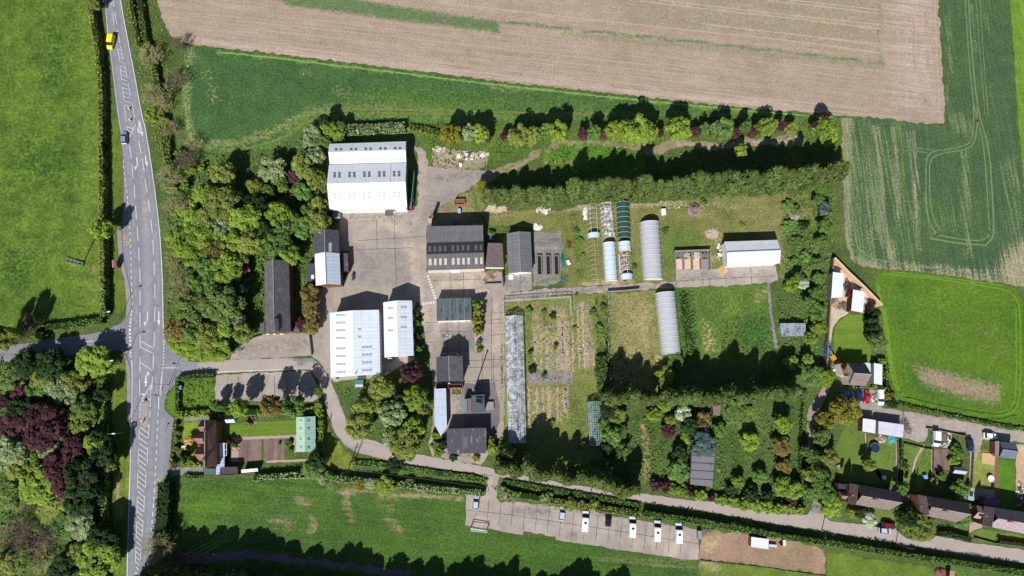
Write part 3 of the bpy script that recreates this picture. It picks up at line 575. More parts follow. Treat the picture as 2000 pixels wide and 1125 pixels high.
# --------------------------------------------------------------- nursery ground
M_nur = ground_mat("nursery_weeds", (128, 128, 70), (106, 120, 56), [(172, 150, 118), (70, 100, 40), (142, 142, 128)], grain=.36, gsc=2.6, mid=.35)
nur_w = [(985, 590), (1116, 576), (1118, 574), (1188, 572), (1190, 640), (1192, 700), (1180, 780), (1200, 880), (1100, 930), (990, 900), (984, 860)]
npnt = []
for x in (1033, 1047, 1072): npnt += [(0, 'line', [(x, 755), (x+2, 830)], .7, .75)]
npnt += [(0, 'poly', [(1030, 598), (1112, 594), (1116, 724), (1034, 726)], 1.5, .46), (0, 'poly', [(1032, 756), (1116, 755), (1120, 815), (1100, 835), (1034, 832)], 1.5, .42), (0, 'poly', [(1122, 590), (1158, 588), (1162, 720), (1128, 722)], 1.5, .44), (0, 'poly', [(1084, 625), (1112, 625), (1118, 725), (1090, 727)], 1, .62), (0, 'poly', [(1094, 757), (1112, 757), (1114, 815), (1098, 818)], 1.5, .6), (0, 'line', [(1066, 640), (1070, 725)], .7, .6), (0, 'line', [(1040, 640), (1045, 725)], .7, .55),
         (0, 'line', [(1138, 590), (1140, 640), (1150, 720)], 1.2, .6), (0, 'poly', [(1136, 675), (1158, 675), (1158, 710), (1138, 712)], 1.0, .7), (1, 'poly', [(1160, 590), (1190, 575), (1192, 700), (1165, 700)], 3, .5), (1, 'line', [(1060, 610), (1075, 640)], 4, .5),
         (1, 'line', [(1120, 780), (1140, 860)], 4, .5), (2, 'line', [(1076, 700), (1078, 720)], 3, .55), (1, 'line', [(1030, 600), (1040, 720)], 2, .5)]
sheet("nursery_plot", nur_w, M_nur, .03, cell=1.1, ragged=.3, paint=npnt)
sheet("nursery_path", [(1030, 728), (1118, 726), (1119, 750), (1031, 752)], M_paving, .05, ragged=.25, cell=1.3, paint=[(0, 'line', [(1034, 740), (1110, 738)], .9, .5)])
M_slab = plain("paving_slabs", (176, 158, 142), .9, .1, 0, .3, 3)
for x0, y0, x1, y1 in ((1033, 757, 1034, 830), (1048, 757, 1050, 828), (1073, 755, 1074, 815), (1104, 757, 1107, 800), (1068, 640, 1069, 725), (1044, 650, 1046, 724), (1118, 620, 1119, 726), (1137, 590, 1142, 720), (1159, 680, 1160, 716)): ribbon("slab_path", [(x0, y0), (x1, y1)], .55, M_slab, .055, ragged=.15, smooth=0, step=.5)
for k in range(16): ribbon("slab_path", [(1087, 630+k*6), (1112, 629+k*6)], .5, M_slab, .055, ragged=.14, smooth=0, step=.5)
for k in range(8): ribbon("slab_path", [(1099, 760+k*6), (1111, 759+k*6)], .5, M_slab, .055, ragged=.14, smooth=0, step=.5)
ribbon("slab_path", [(1117, 602), (1150, 600)], 1.0, M_paving, .05, ragged=.15, smooth=0)
sheet("middle_plot", [(1190, 574), (1282, 568), (1290, 620), (1300, 690), (1300, 740), (1282, 770), (1190, 770), (1182, 700)], ground_mat("dry_weeds", (144, 136, 88), (118, 122, 66), [(182, 158, 118), (72, 104, 36), (96, 124, 40)], grain=.34, gsc=2.4, mid=.35), .03, cell=1.4, ragged=.3, paint=[
      (0, 'poly', [(1196, 585), (1236, 580), (1244, 680), (1200, 690)], 4, .42), (0, 'line', [(1256, 600), (1262, 680)], 2.2, .52), (2, 'line', [(1280, 580), (1296, 690)], 2.5, .6), (0, 'line', [(1284, 700), (1296, 735)], 2, .6), (1, 'line', [(1186, 580), (1190, 700)], 2, .6), (0, 'line', [(1220, 690), (1256, 690)], 2, .42)])
ribbon("slab_path", [(1188, 575), (1189, 690)], .45, M_paving, .05, smooth=0)
sheet("mown_plot", [(1320, 562), (1420, 558), (1498, 553), (1504, 600), (1510, 640), (1512, 720), (1420, 720), (1330, 710)], ground_mat("mown_plot", (88, 114, 44), (78, 106, 42), [(166, 150, 104), (50, 92, 38), (110, 132, 44)], grain=.36, mid=.3, amp=1.2, speck=(124, 150, 70)), .03, cell=1.4, ragged=.3, paint=[
      (1, 'line', [(1330, 575), (1345, 640), (1350, 710)], 5, .62), (0, 'poly', [(1368, 622), (1392, 640), (1402, 690), (1372, 690)], 2.4, .6), (1, 'poly', [(1430, 610), (1505, 610), (1510, 700), (1430, 680)], 4, .62), (2, 'line', [(1430, 570), (1430, 610)], 6, .4), (0, 'line', [(1476, 585), (1495, 570)], 2.5, .42)])
ribbon("garden_path", [(1501, 550), (1503, 590), (1510, 640), (1516, 680)], 1.0, M_paving, .05, ragged=.12)
sheet("north_plot", [(946, 410), (1100, 412), (1130, 400), (1240, 398), (1340, 390), (1500, 380), (1590, 380), (1600, 470), (1590, 540), (1525, 545), (1520, 516), (1430, 520), (1385, 524), (1320, 526), (1318, 550), (1200, 556), (1100, 562), (1098, 470), (1042, 450), (1000, 440), (950, 440)], ground_mat("scrub_grass", (128, 124, 72), (104, 112, 54), [(166, 150, 118), (66, 98, 40), (88, 116, 46)], grain=.32, gsc=2.2, mid=.35), .025, cell=1.5, ragged=.3, paint=[
      (0, 'line', [(1070, 405), (1150, 404)], 2.4, .6), (0, 'line', [(1235, 402), (1330, 396)], 2.0, .55), (0, 'poly', [(1378, 446), (1410, 448), (1408, 480), (1384, 475)], 2, .62), (0, 'line', [(1140, 555), (1235, 550)], 1.6, .75), (0, 'line', [(1376, 412), (1490, 404)], 1.0, .5), (0, 'line', [(1376, 398), (1500, 388)], 1.2, .42), (0, 'line', [(1370, 428), (1480, 424)], 1.0, .42),
      (1, 'poly', [(1520, 440), (1600, 400), (1600, 540), (1525, 545)], 4, .66), (2, 'poly', [(1290, 440), (1380, 440), (1380, 500), (1310, 540), (1270, 545)], 4, .6), (2, 'line', [(1215, 440), (1240, 545)], 3, .6), (1, 'line', [(1120, 420), (1135, 540)], 2, .6), (2, 'line', [(1130, 440), (1145, 545)], 3, .5), (0, 'line', [(960, 425), (1040, 415)], 2.0, .4),
      (0, 'line', [(1380, 505), (1420, 500)], 2, .55), (1, 'line', [(1530, 400), (1590, 395)], 3, .6)])
sheet("grass_clearing", [(1060, 285), (1140, 282), (1200, 286), (1250, 300), (1260, 320), (1250, 350), (1120, 350), (1090, 340), (1066, 320), (1056, 300)], ground_mat("clearing_grass", (88, 124, 40), (76, 116, 36), [(140, 132, 78)], grain=.35), .03, ragged=.4, cell=1.6, paint=[(0, 'line', [(1062, 318), (1100, 320), (1135, 314)], 1.5, .6)])
sheet("hedge_bank", [(806, 250), (1640, 240), (1650, 300), (1575, 285), (1440, 268), (1280, 282), (1060, 282), (950, 326), (905, 330), (838, 320)], ground_mat("hedge_bank", (92, 116, 44), (76, 104, 36), [(140, 130, 84)], grain=.35), .022, ragged=.5, cell=3)
# orchard garden east of the conifer hedge
sheet("orchard_grass", [(1190, 770), (1570, 770), (1580, 800), (1570, 990), (1440, 985), (1270, 955), (1240, 950), (1250, 860)], ground_mat("orchard_grass", (82, 104, 48), (66, 92, 42), [(150, 136, 84), (48, 84, 28), (98, 130, 44)], grain=.36, gsc=2.2, mid=.4), .028, ragged=.4, cell=1.6, paint=[
      (0, 'line', [(1255, 830), (1266, 880), (1258, 940)], 2.0, .6), (0, 'line', [(1405, 920), (1425, 940)], 1.2, .55), (2, 'poly', [(1410, 800), (1500, 790), (1500, 860), (1420, 860)], 5, .5), (1, 'line', [(1440, 860), (1440, 920)], 6, .45)])
# cottage and terrace gardens
sheet("cottage_lawn", [(446, 832), (470, 826), (580, 820), (580, 850), (455, 856), (444, 845)], M_lawnS, .05, ragged=.1)
sheet("cottage_lawn", [(360, 824), (394, 822), (392, 838), (385, 845), (384, 880), (388, 902), (366, 902), (370, 860), (356, 856)], ground_mat("front_lawn", (118, 142, 40), (108, 134, 36), grain=.1, rows=(91, 1.5, .14)), .05, ragged=.1)
M_veg = ground_mat("vegetable_bed", (130, 108, 98), (118, 98, 90), [(136, 112, 100)], grain=.12, rows=(91, 1.3, .22))
sheet("vegetable_bed", [(465, 857), (511, 856), (511, 900), (466, 902)], M_veg, .05, ragged=.08); sheet("vegetable_bed", [(516, 856), (556, 854), (556, 898), (516, 899)], M_veg, .05, ragged=.08)
ribbon("garden_path", [(448, 857), (580, 852)], .8, M_slab, .06, smooth=0); sheet("garden_path", [(452, 857), (465, 857), (466, 902), (450, 902)], M_slab, .055, ragged=.1)
sheet("garden_path", [(334, 913), (396, 912), (396, 926), (362, 926), (334, 930)], M_paving, .055, ragged=.1); ribbon("garden_path", [(360, 820), (410, 816)], 1.0, M_paving, .055, smooth=0); ribbon("garden_path", [(360, 872), (366, 905)], .5, M_slab, .055, smooth=0)
ribbon("garden_path", [(520, 902), (640, 897)], .7, M_slab, .055, smooth=0); sheet("garden_soil", [(572, 852), (580, 852), (580, 884), (574, 884)], M_slab, .055, ragged=.1)
sheet("verge_lawn", [(352, 745), (420, 740), (420, 808), (345, 815), (330, 806), (325, 796), (328, 776), (340, 756)], ground_mat("verge", (96, 126, 36), (84, 116, 32), grain=.2), .03, ragged=.2)
sheet("roadside_lawn", [(600, 885), (632, 800), (648, 850), (672, 878), (688, 892), (688, 915), (600, 918)], ground_mat("dry_verge", (118, 128, 48), (104, 120, 42), grain=.2), .03, ragged=.3)
sheet("verge_lawn", [(205, 705), (244, 700), (248, 730), (248, 818), (253, 900), (250, 1012), (246, 1125), (222, 1125), (221, 700)], ground_mat("verge_grass", (104, 124, 42), (92, 114, 38), [(158, 142, 96)], grain=.25, rows=(91, 1.5, .2)), .03, ragged=.2, cell=1.6, paint=[(0, 'line', [(232, 920), (236, 1010)], 1.6, .66), (0, 'line', [(225, 930), (226, 1000)], .8, .6)])
sheet("verge_lawn", [(218, 230), (230, 232), (236, 262), (240, 305), (240, 400), (236, 445), (228, 460), (231, 500), (238, 535), (243, 560), (247, 600), (236, 622), (222, 600), (221, 440)], ground_mat("verge_grass_n", (100, 118, 44), (88, 110, 38), [(140, 132, 84)], grain=.22, rows=(91, 1.5, .15)), .03, ragged=.2)
# triangle yard and cottage on the right
sheet("stone_yard", [(1624, 508), (1716, 598), (1700, 606), (1688, 612), (1660, 608), (1640, 622), (1626, 640), (1620, 680), (1616, 715), (1608, 715), (1612, 660), (1616, 600), (1620, 540)], ground_mat("stone_yard", (200, 180, 158), (188, 168, 148), [(120, 96, 84)], grain=.12), .05, ragged=.1, cell=1.2, paint=[(0, 'poly', [(1690, 575), (1712, 598), (1688, 616), (1680, 614), (1688, 590)], .8, .8), (0, 'line', [(1618, 590), (1640, 600)], 2, .5), (0, 'line', [(1645, 600), (1655, 590)], 2, .5)])
sheet("back_lawn", [(1630, 640), (1644, 622), (1660, 614), (1690, 616), (1700, 622), (1702, 700), (1692, 712), (1640, 708), (1626, 700)], M_lawnS, .05, ragged=.15)
sheet("cottage_drive", [(1690, 760), (1724, 764), (1730, 780), (1720, 795), (1764, 803), (1766, 830), (1684, 818), (1678, 790)], M_gravel, .05, ragged=.2)
sheet("driveway", [(1586, 1000), (1604, 1004), (1600, 975), (1592, 900), (1592, 850), (1602, 800), (1618, 762), (1628, 740), (1610, 752), (1598, 770), (1584, 790), (1576, 810), (1574, 840), (1578, 860), (1586, 940)], ground_mat("drive", (158, 140, 130), (146, 132, 124), grain=.1), .055, ragged=.2)
sheet("back_lane", [(1764, 803), (1840, 814), (1900, 826), (1940, 834), (2000, 842), (2160, 872), (2160, 892), (2000, 864), (1985, 862), (1955, 862), (1945, 860), (1918, 858), (1917, 868), (1905, 900), (1896, 900), (1893, 862), (1884, 846), (1820, 840), (1812, 836), (1808, 862), (1790, 862), (1764, 856), (1766, 828)], ground_mat("back_lane", (168, 154, 146), (156, 144, 138), [(124, 116, 90), (182, 160, 120)], grain=.12), .055, ragged=.2, cell=1.4, paint=[(0, 'line', [(1770, 804), (1900, 826), (2000, 842)], .9, .55), (1, 'line', [(1978, 846), (1998, 850)], 1.2, .7)])
for pts in ([(1650, 830), (1684, 822), (1690, 850), (1690, 905), (1720, 920), (1722, 945), (1640, 940), (1630, 880)], [(1692, 850), (1750, 862), (1752, 900), (1748, 945), (1722, 940), (1694, 900)], [(1760, 870), (1806, 876), (1790, 930), (1758, 945)], [(1808, 878), (1820, 875), (1820, 930), (1790, 962), (1788, 930)]):
    sheet("garden_lawn", pts, M_lawn, .045, ragged=.15, cell=2, paint=[(1, 'line', [pts[0], pts[2]], 4, .45)])
for pts in ([(1899, 876), (1944, 884), (1942, 950), (1896, 956), (1896, 905)],): sheet("garden_lawn", pts, ground_mat("dry_lawn", (140, 142, 66), (126, 134, 58), grain=.12), .045, ragged=.1)
sheet("garden_lawn", [(1950, 897), (1982, 900), (1984, 1000), (1950, 1000)], ground_mat("green_lawn", (84, 128, 34), (76, 120, 30), grain=.14), .045, ragged=.1)
sheet("vegetable_bed", [(1823, 878), (1856, 876), (1856, 918), (1823, 918)], M_veg, .05, ragged=.1)
sheet("vegetable_bed", [(1823, 846), (1848, 846), (1848, 866), (1823, 868)], ground_mat("dug_bed", (122, 106, 96), (108, 96, 86), grain=.2), .05, ragged=.1)
sheet("garden_strip", [(1942, 868), (1950, 866), (1951, 985), (1942, 990)], plain("brown_mulch", (128, 100, 80), .95, .1), .06, ragged=.1); sheet("garden_strip", [(1984, 868), (2000, 868), (2100, 870), (2100, 990), (1984, 960)], ground_mat("sand_drive", (196, 164, 130), (182, 152, 122), grain=.12), .05, ragged=.1)
for ln, w in (([(1806, 870), (1796, 882), (1785, 905), (1783, 925)], .7), ([(1896, 876), (1896, 915), (1893, 938)], .6), ([(1690, 845), (1692, 880), (1691, 905)], .5), ([(1751, 862), (1751, 940)], .5), ([(1821, 846), (1820, 930)], .6), ([(1857, 846), (1857, 916)], .5)):
    ribbon("garden_path", ln, w, M_slab, .06)
sheet("front_garden", [(1660, 985), (1750, 1000), (1745, 1020), (1660, 1012)], M_lawn, .04, ragged=.2); sheet("front_garden", [(1895, 1040), (1916, 1032), (2000, 1046), (2000, 1060), (1940, 1056)], M_lawn, .045, ragged=.2)
sheet("patio", [(1895, 1012), (1915, 1020), (1918, 1030), (1900, 1036), (1893, 1042)], M_slab, .055, ragged=.1); sheet("patio", [(1896, 953), (1944, 956), (1944, 980), (1896, 975)], M_slab, .055, ragged=.1)
# bare earth by the field pole, ditch banks, shaded track at the foot of the picture
sheet("bare_patch", [(178, 520), (186, 516), (190, 524), (187, 534), (178, 534)], plain("bare_earth", (150, 116, 92), .95, .1, 0, .3), .05, ragged=.3)
sheet("sunken_track", [(330, 1084), (480, 1076), (640, 1094), (800, 1116), (800, 1130), (640, 1110), (480, 1092), (330, 1104)], ground_mat("track", (120, 112, 116), (108, 102, 104), grain=.15), .04, ragged=.4)

M_drill = plain("drill_line", (182, 164, 148), .95, .1, 0, .12, 2)
for k, ln in enumerate(([(880, 6), (1000, 21), (1200, 43), (1370, 62), (1560, 81), (1720, 104)], [(1370, 46), (1520, 64), (1715, 85)], [(1250, 2), (1400, 20), (1560, 37), (1722, 57)], [(1290, 0), (1420, 16), (1600, 36), (1722, 48)], [(1500, 1), (1620, 14), (1720, 27)], [(1540, 0), (1640, 10), (1720, 20)], [(1600, 74), (1720, 90)], [(430, 88), (640, 108), (900, 139), (1200, 172), (1500, 205), (1640, 219)], [(420, 80), (640, 99), (900, 128), (1200, 161), (1500, 193), (1700, 214)],
    [(460, 40), (700, 64), (1000, 97), (1300, 130)], [(520, 60), (800, 90), (1100, 122), (1400, 152)], [(330, 40), (360, 70), (420, 80)], [(1786, 0), (1788, 100), (1794, 220)], [(1768, 0), (1772, 220)], [(1826, 0), (1829, 110), (1837, 236)], [(1752, 10), (1756, 200)])):
    ribbon("drill_line", ln, .22 if k > 6 else .34, M_drill, 0.035, ragged=.04)
M_path = plain("trodden_grass", (104, 122, 56), .95, .1, 0, .25, 2.5)
for ln in ([(0, 395), (40, 399), (85, 412), (125, 440), (160, 470)], [(18, 404), (75, 414), (110, 432)], [(16, 455), (50, 482), (78, 512)], [(14, 20), (12, 90), (20, 150), (26, 220), (24, 300)], [(60, 120), (150, 108)], [(192, 230), (191, 420), (193, 560)]): ribbon("trodden_path", ln, .35, M_path, .04, ragged=.1)
ribbon("tractor_track", [(425, 103), (460, 105), (520, 111), (640, 126), (800, 145), (900, 158), (1000, 169), (1200, 191), (1320, 203), (1460, 216), (1600, 228)], .5, plain("pale_track", (128, 160, 84), .95, .1, 0, .3, 2), .055, ragged=.12)
ribbon("tractor_track", [(364, 225), (368, 255), (380, 280), (392, 288)], .4, MATS["pale_track"], .055, ragged=.1)
for ln in ([(600, 224), (700, 212), (860, 217), (1000, 219), (1200, 222)], [(560, 262), (620, 226), (720, 219), (900, 224)], [(430, 292), (500, 288), (570, 262)]): ribbon("tractor_track", ln, .4, plain("dry_track", (122, 128, 72), .95, .1, 0, .3, 2), .055, ragged=.12)
for x0, y0, x1, y1 in ((1056, 640, 1058, 724), (1098, 628, 1101, 724), (1060, 757, 1062, 826), (1088, 757, 1090, 822), (1128, 600, 1132, 720), (1150, 600, 1153, 720), (1034, 606, 1112, 602), (1036, 640, 1086, 637), (1036, 668, 1086, 666), (1038, 696, 1088, 694), (1122, 640, 1160, 638), (1124, 672, 1160, 671)): ribbon("slab_path", [(x0, y0), (x1, y1)], .38, M_paving if x0 % 4 else M_slab, .055, ragged=.14, smooth=0, step=.5)
for k in range(9): ribbon("slab_path", [(1086+k*3.3, 690), (1087+k*3.3, 724)], .22, M_slab, .056, ragged=.1, smooth=0, step=.5)
sheet("asphalt_patch", [(906, 750), (940, 747), (966, 748), (978, 800), (972, 845), (956, 866), (951, 834), (906, 834)], ground_mat("dark_asphalt", (124, 117, 115), (112, 106, 106), grain=.1, stain=.12), .068, ragged=.25)
sheet("asphalt_patch", [(858, 632), (924, 630), (926, 686), (862, 688)], ground_mat("grey_slabs", (146, 135, 128), (134, 124, 119), grain=.1, slab=(3.6, 3.4, 2), stain=.12), .066, ragged=.15)
# ================================================================== BUILDINGS
def roof_metal(name, rgb, pitch=1.0, streak=.10, rough=.45, rib=.05, blotch=.06):
    if name in MATS: return MATS[name]
    t = NT(name); u = t.pos(uv=True); p = t.pos()
    w = t.n('ShaderNodeTexWave'); w.wave_type = 'BANDS'; w.bands_direction = 'X'; w.inputs['Scale'].default_value = .314/pitch
    w.inputs['Distortion'].default_value = 0; t.L(u, w.inputs['Vector'])
    mp = t.n('ShaderNodeMapping'); mp.inputs['Scale'].default_value = (1.6, .10, 1); t.L(u, mp.inputs[0])
    st = t.ramp(t.noise(mp.outputs[0], 1.0, 4), .35, .75, 1, 1-streak)
    col = t.scale(lin(rgb), st); col = t.scale(col, t.ramp(w.outputs['Fac'], 0, 1, 1-rib, 1))
    col = t.scale(col, t.ramp(t.noise(p, .5, 4), .3, .7, 1-blotch, 1+blotch*.5))
    w2 = t.n('ShaderNodeTexWave'); w2.wave_type = 'BANDS'; w2.bands_direction = 'Y'; w2.inputs['Scale'].default_value = .13; w2.inputs['Distortion'].default_value = .3; t.L(u, w2.inputs['Vector'])
    col = t.scale(col, t.ramp(w2.outputs['Fac'], 0, .1, .91, 1)); col = t.mix(t.ramp(t.noise(mp.outputs[0], 2.3, 5, .7), .60, .74, 0, min(.5, streak*3)), col, lin((150, 142, 130)))
    t.bump(w.outputs['Fac'], .4, .04); MATS[name] = t.fin(col, rough, .3); return MATS[name]
def roof_tile(name, rgb, rgb2, moss=None, rough=.85, tw=.3, th=.35):
    if name in MATS: return MATS[name]
    t = NT(name); u = t.pos(uv=True); p = t.pos()
    b = t.n('ShaderNodeTexBrick'); b.inputs['Scale'].default_value = 1.0; b.inputs['Brick Width'].default_value = tw*2.2; b.inputs['Row Height'].default_value = th*1.6
    b.inputs['Mortar Size'].default_value = .03; b.inputs['Bias'].default_value = 0; t.L(u, b.inputs['Vector'])
    b.inputs['Color1'].default_value = (*lin(rgb), 1); b.inputs['Color2'].default_value = (*lin(rgb2), 1); b.inputs['Mortar'].default_value = (*lin(tuple(v*.6 for v in rgb)), 1)
    col = b.outputs['Color']
    col = t.scale(col, t.ramp(t.noise(p, 1.4, 5, .7), .3, .7, .78, 1.22))
    if moss: col = t.mix(t.ramp(t.noise(p, .5, 5, .7), .52, .68, 0, .7), col, lin(moss))
    MATS[name] = t.fin(col, rough, .15); return MATS[name]
M_wmet = roof_metal("white_cladding", (236, 240, 246), 1.1, .13, .55, .06, .05)
M_bmet = roof_metal("pale_blue_cladding", (196, 208, 224), 1.1, .12)
M_fib = roof_metal("fibre_cement", (100, 98, 102), 1.1, .22, .9, .10, .14)
M_slate = roof_tile("slate", (112, 110, 114), (96, 94, 98), (130, 128, 122)); M_slate2 = roof_tile("dark_slate", (84, 86, 94), (76, 78, 86))
M_rtile = roof_tile("red_brown_tile", (154, 118, 110), (138, 104, 98), (128, 110, 104)); M_btile = roof_tile("grey_brown_tile", (138, 124, 120), (126, 112, 108), (122, 110, 104)); M_ptile = roof_tile("pink_grey_tile", (172, 154, 160), (162, 144, 150))
M_dtile = roof_tile("weathered_tile", (112, 100, 98), (98, 88, 90), (128, 92, 84))
M_felt = roof_metal("roofing_felt", (104, 104, 110), 1.0, .2, .95, .03, .12)
def felt_patchy(name, rgb, pat, lo=.55):
    t = NT(name); p = t.pos(); u = t.pos(uv=True)
    mp = t.n('ShaderNodeMapping'); mp.inputs['Scale'].default_value = (.55, .16, 1); t.L(u, mp.inputs[0])
    f = t.ramp(t.noise(mp.outputs[0], 1.3, 6, .75), lo, lo+.09); col = t.mix(f, lin(rgb), lin(pat))
    return t.fin(t.scale(col, t.ramp(t.noise(p, 1.2, 5, .7), .3, .7, .82, 1.15)), .9, .1)
M_teal = felt_patchy("teal_flat_roof", (92, 102, 105), (66, 72, 76), .50); M_lfelt = felt_patchy("worn_flat_felt", (86, 82, 90), (164, 164, 174), .56)
M_brick = roof_tile("brick", (150, 104, 84), (132, 90, 74), None, .9, .22, .075); M_rend = plain("render", (206, 198, 184), .9, .1); M_wwall = roof_metal("white_wall_cladding", (226, 228, 230), .6, .05); M_gwall = plain("grey_wall", (150, 146, 140), .9, .1)
M_dwood = plain("dark_timber", (96, 78, 66), .9, .1, 0, .25); M_lwood = plain("pale_timber", (204, 172, 128), .85, .1, 0, .2, 3); M_glass = plain("dark_glass", (40, 48, 58), .12, .6, 0, .05)
M_fascia = plain("white_fascia", (228, 228, 226), .6, .2, 0, .06); M_rl = plain("roof_light_panel", (170, 176, 182), .35, .5, 0, .12, 4); M_rlg = plain("yellowed_roof_light", (156, 158, 138), .4, .4, 0, .12, 4); M_rl_shaded = plain("roof_light_shaded", (120, 122, 128), .35, .5, 0, .12, 4)  # last one is a darker copy painting shade on slopes turned from the sun
M_cap = plain("ridge_cap", (150, 146, 146), .8, .2); M_green_p = plain("green_sheet", (140, 172, 150), .6, .3, 0, .10)
M_chim = plain("chimney_pot", (178, 138, 116), .9, .1)

def gable(name, label, cat, corners, eave, rise, rmat, wmat, over=.3, group=None, rmat2=None, cap=True, walls=True, base=0.0):
    """corners = plan points of the eaves a,b,c,d; a-b and c-d are the gable ends"""
    a, b, c, d = [G(*p, eave) for p in corners]; up = Vector((0, 0, rise))
    r0, r1 = (a+b)/2+up, (c+d)/2+up; loc = base_of([a, b, c, d]); root = thing(name, label, cat, loc, 0, group)
    L = (r1-r0).length; S = (a-r0).length; mb = MB()
    mb.slab([r0, r1, d, a], .12, 0, [(0, 0), (L, 0), (L, S), (0, S)]); mb.slab([r1, r0, b, c], .12, 1 if rmat2 else 0, [(0, 0), (L, 0), (L, S), (0, S)])
    roof = mb.build("roof", [rmat, rmat2] if rmat2 else rmat, root, None, loc)
    if cap: MB().tube(r0+Vector((0, 0, .03)), r1+Vector((0, 0, .03)), .14, .14, 6).build("ridge_cap", M_cap, roof, None, loc)
    if walls:
        def ins(p, q, s):                # pull p toward the middle of the building
            m = (a+b+c+d)/4; v = (m-p); v.z = 0; return p+v.normalized()*over*1.4-Vector((0, 0, .14))
        A, B, Cc, D = ins(a, 0, 0), ins(b, 0, 0), ins(c, 0, 0), ins(d, 0, 0)
        R0 = (A+B)/2+up*.97; R1 = (Cc+D)/2+up*.97; f = lambda p: Vector((p.x, p.y, base)); w = MB()
        def wq(p, q): l = (q-p).length; w.poly([f(p), f(q), q, p], 0, [(0, 0), (l, 0), (l, eave), (0, eave)])
        wq(B, Cc); wq(D, A); l = (B-A).length
        w.poly([f(A), f(B), B, R0, A], 0, [(0, 0), (l, 0), (l, eave), (l/2, eave+rise), (0, eave)]); l = (D-Cc).length
        w.poly([f(Cc), f(D), D, R1, Cc], 0, [(0, 0), (l, 0), (l, eave), (l/2, eave+rise), (0, eave)])
        w.build("wall", wmat, root, None, loc)
    n1 = (r1-r0).cross(a-r0).normalized(); n2 = (b-r0).cross(r1-r0).normalized()
    n1 = n1 if n1.z > 0 else -n1; n2 = n2 if n2.z > 0 else -n2
    return dict(root=root, roof=roof, loc=loc, s1=(r0, n1), s2=(r0, n2), c=(a, b, c, d), r=(r0, r1))
def panes(bd, side, rects, mat, name="roof_light", off=.05, parent=None):
    p0, n = bd[side]; mb = MB()
    for x0, y0, x1, y1 in rects:
        q = [on_plane(x, y, p0, n)+n*off for x, y in ((x0, y0), (x1, y0), (x1, y1), (x0, y1))]; mb.slab(q, .06)
    return mb.build(name, mat, parent or bd['roof'], None, bd['loc'])
def shed(name, label, cat, corners, zs, rmat, wmat, over=.15, group=None, th=.14, base=0.0):
    """flat or single-pitch building; zs = height of each roof corner"""
    if isinstance(zs, (int, float)): zs = [zs]*len(corners)
    q = [G(*p, z) for p, z in zip(corners, zs)]; loc = base_of(q); root = thing(name, label, cat, loc, 0, group)
    L = (q[1]-q[0]).length; S = (q[2]-q[1]).length; mb = MB()
    uv = [(0, 0), (L, 0), (L, S), (0, S)] if len(q) == 4 else None
    mb.slab(q, th, 0, uv); roof = mb.build("roof", rmat, root, None, loc)
    m = sum(q, Vector())/len(q); ins = []
    for p in q: v = m-p; v.z = 0; ins.append(p+v.normalized()*over-Vector((0, 0, th)))
    w = MB(); n = len(q)
    for i in range(n):
        a, b = ins[i], ins[(i+1) % n]; l = (b-a).length; w.poly([(a.x, a.y, base), (b.x, b.y, base), b, a], 0, [(0, 0), (l, 0), (l, b.z), (0, a.z)])
    w.build("wall", wmat, root, None, loc)
    nn = (q[1]-q[0]).cross(q[2]-q[0]).normalized(); nn = nn if nn.z > 0 else -nn
    return dict(root=root, roof=roof, loc=loc, s1=(q[0], nn), c=q)
def add_part(bd, name, mb, mat, parent=None): return mb.build(name, mat, parent or bd['root'], None, bd['loc'])
def wall_panel(bd, name, p, q, z0, z1, mat, proud=.05, th=.1):
    """door or window set proud of the wall line between plan points p and q"""
    a, b = G(*p), G(*q); d = (b-a).normalized(); n = Vector((d.y, -d.x, 0)); mb = MB()
    mb.prism([a+n*proud, b+n*proud, b-n*th, a-n*th], z0, z1); return add_part(bd, name, mb, mat)
def chimney(bd, px, py, zt, size=(.9, .6), z0=None, pots=2):
    p = G(px, py, zt); mb = MB(); z0 = zt-2.2 if z0 is None else z0
    mb.box((p.x, p.y, z0), (size[0], size[1], zt-z0), math.radians(-8)); ch = mb.build("chimney", M_brick, bd['roof'], None, bd['loc']); mp_ = MB()
    for k in range(pots): mp_.tube((p.x+(k-.5)*.35, p.y, zt), (p.x+(k-.5)*.35, p.y, zt+.35), .13, .11, 8)
    return ch, mp_.build("chimney_pot", M_chim, bd['roof'], None, bd['loc'])

# --- north warehouse: two parallel bays
nb = gable("warehouse", "low white northern bay of the big warehouse beside the wood", "warehouse", [(643.5, 281), (644, 321.5), (793.5, 317.5), (793, 276)], 5.2, 1.6, M_wmet, M_wwall, rmat2=M_wmet, cap=False)
sb = gable("warehouse", "tall white southern bay of the big warehouse with a loading canopy", "warehouse", [(642.5, 321.8), (643.5, 409), (795, 405), (793.5, 317.8)], 5.6, 3.0, M_wmet, M_wwall, cap=False)
for i in range(5):
    for dx in (0, 9.4):
        x = 654+i*28.7+dx+(.6 if i else 0); s = -i*.55
        panes(nb, 's1', [(x, 289.5+s, x+5, 294+s)], M_rl_shaded); panes(nb, 's2', [(x, 309.5+s, x+5, 316+s)], M_rl)
        xx = 651+i*29.1+dx; panes(sb, 's1', [(xx, 336.5+s, xx+5, 341+s), (xx, 341.8+s, xx+5, 347+s)], M_rl_shaded); panes(sb, 's2', [(xx, 376+s, xx+5, 381.5+s), (xx, 382.5+s, xx+5, 388+s)], M_rl)
p0, n = sb['s1']; mb = MB(); mb.slab([on_plane(x, y, p0, n)+n*.04 for x, y in ((762, 320), (762.7, 320), (762.7, 356), (762, 356))], .03); add_part(sb, "gutter_seam", mb, M_cap, sb['roof'])
for (x0, x1) in ((682, 702), (708, 730)): wall_panel(sb, "roller_door", (x0, 411), (x1, 410.5), 0, 4.4, plain("roller_door", (196, 204, 212), .5, .4), .12)
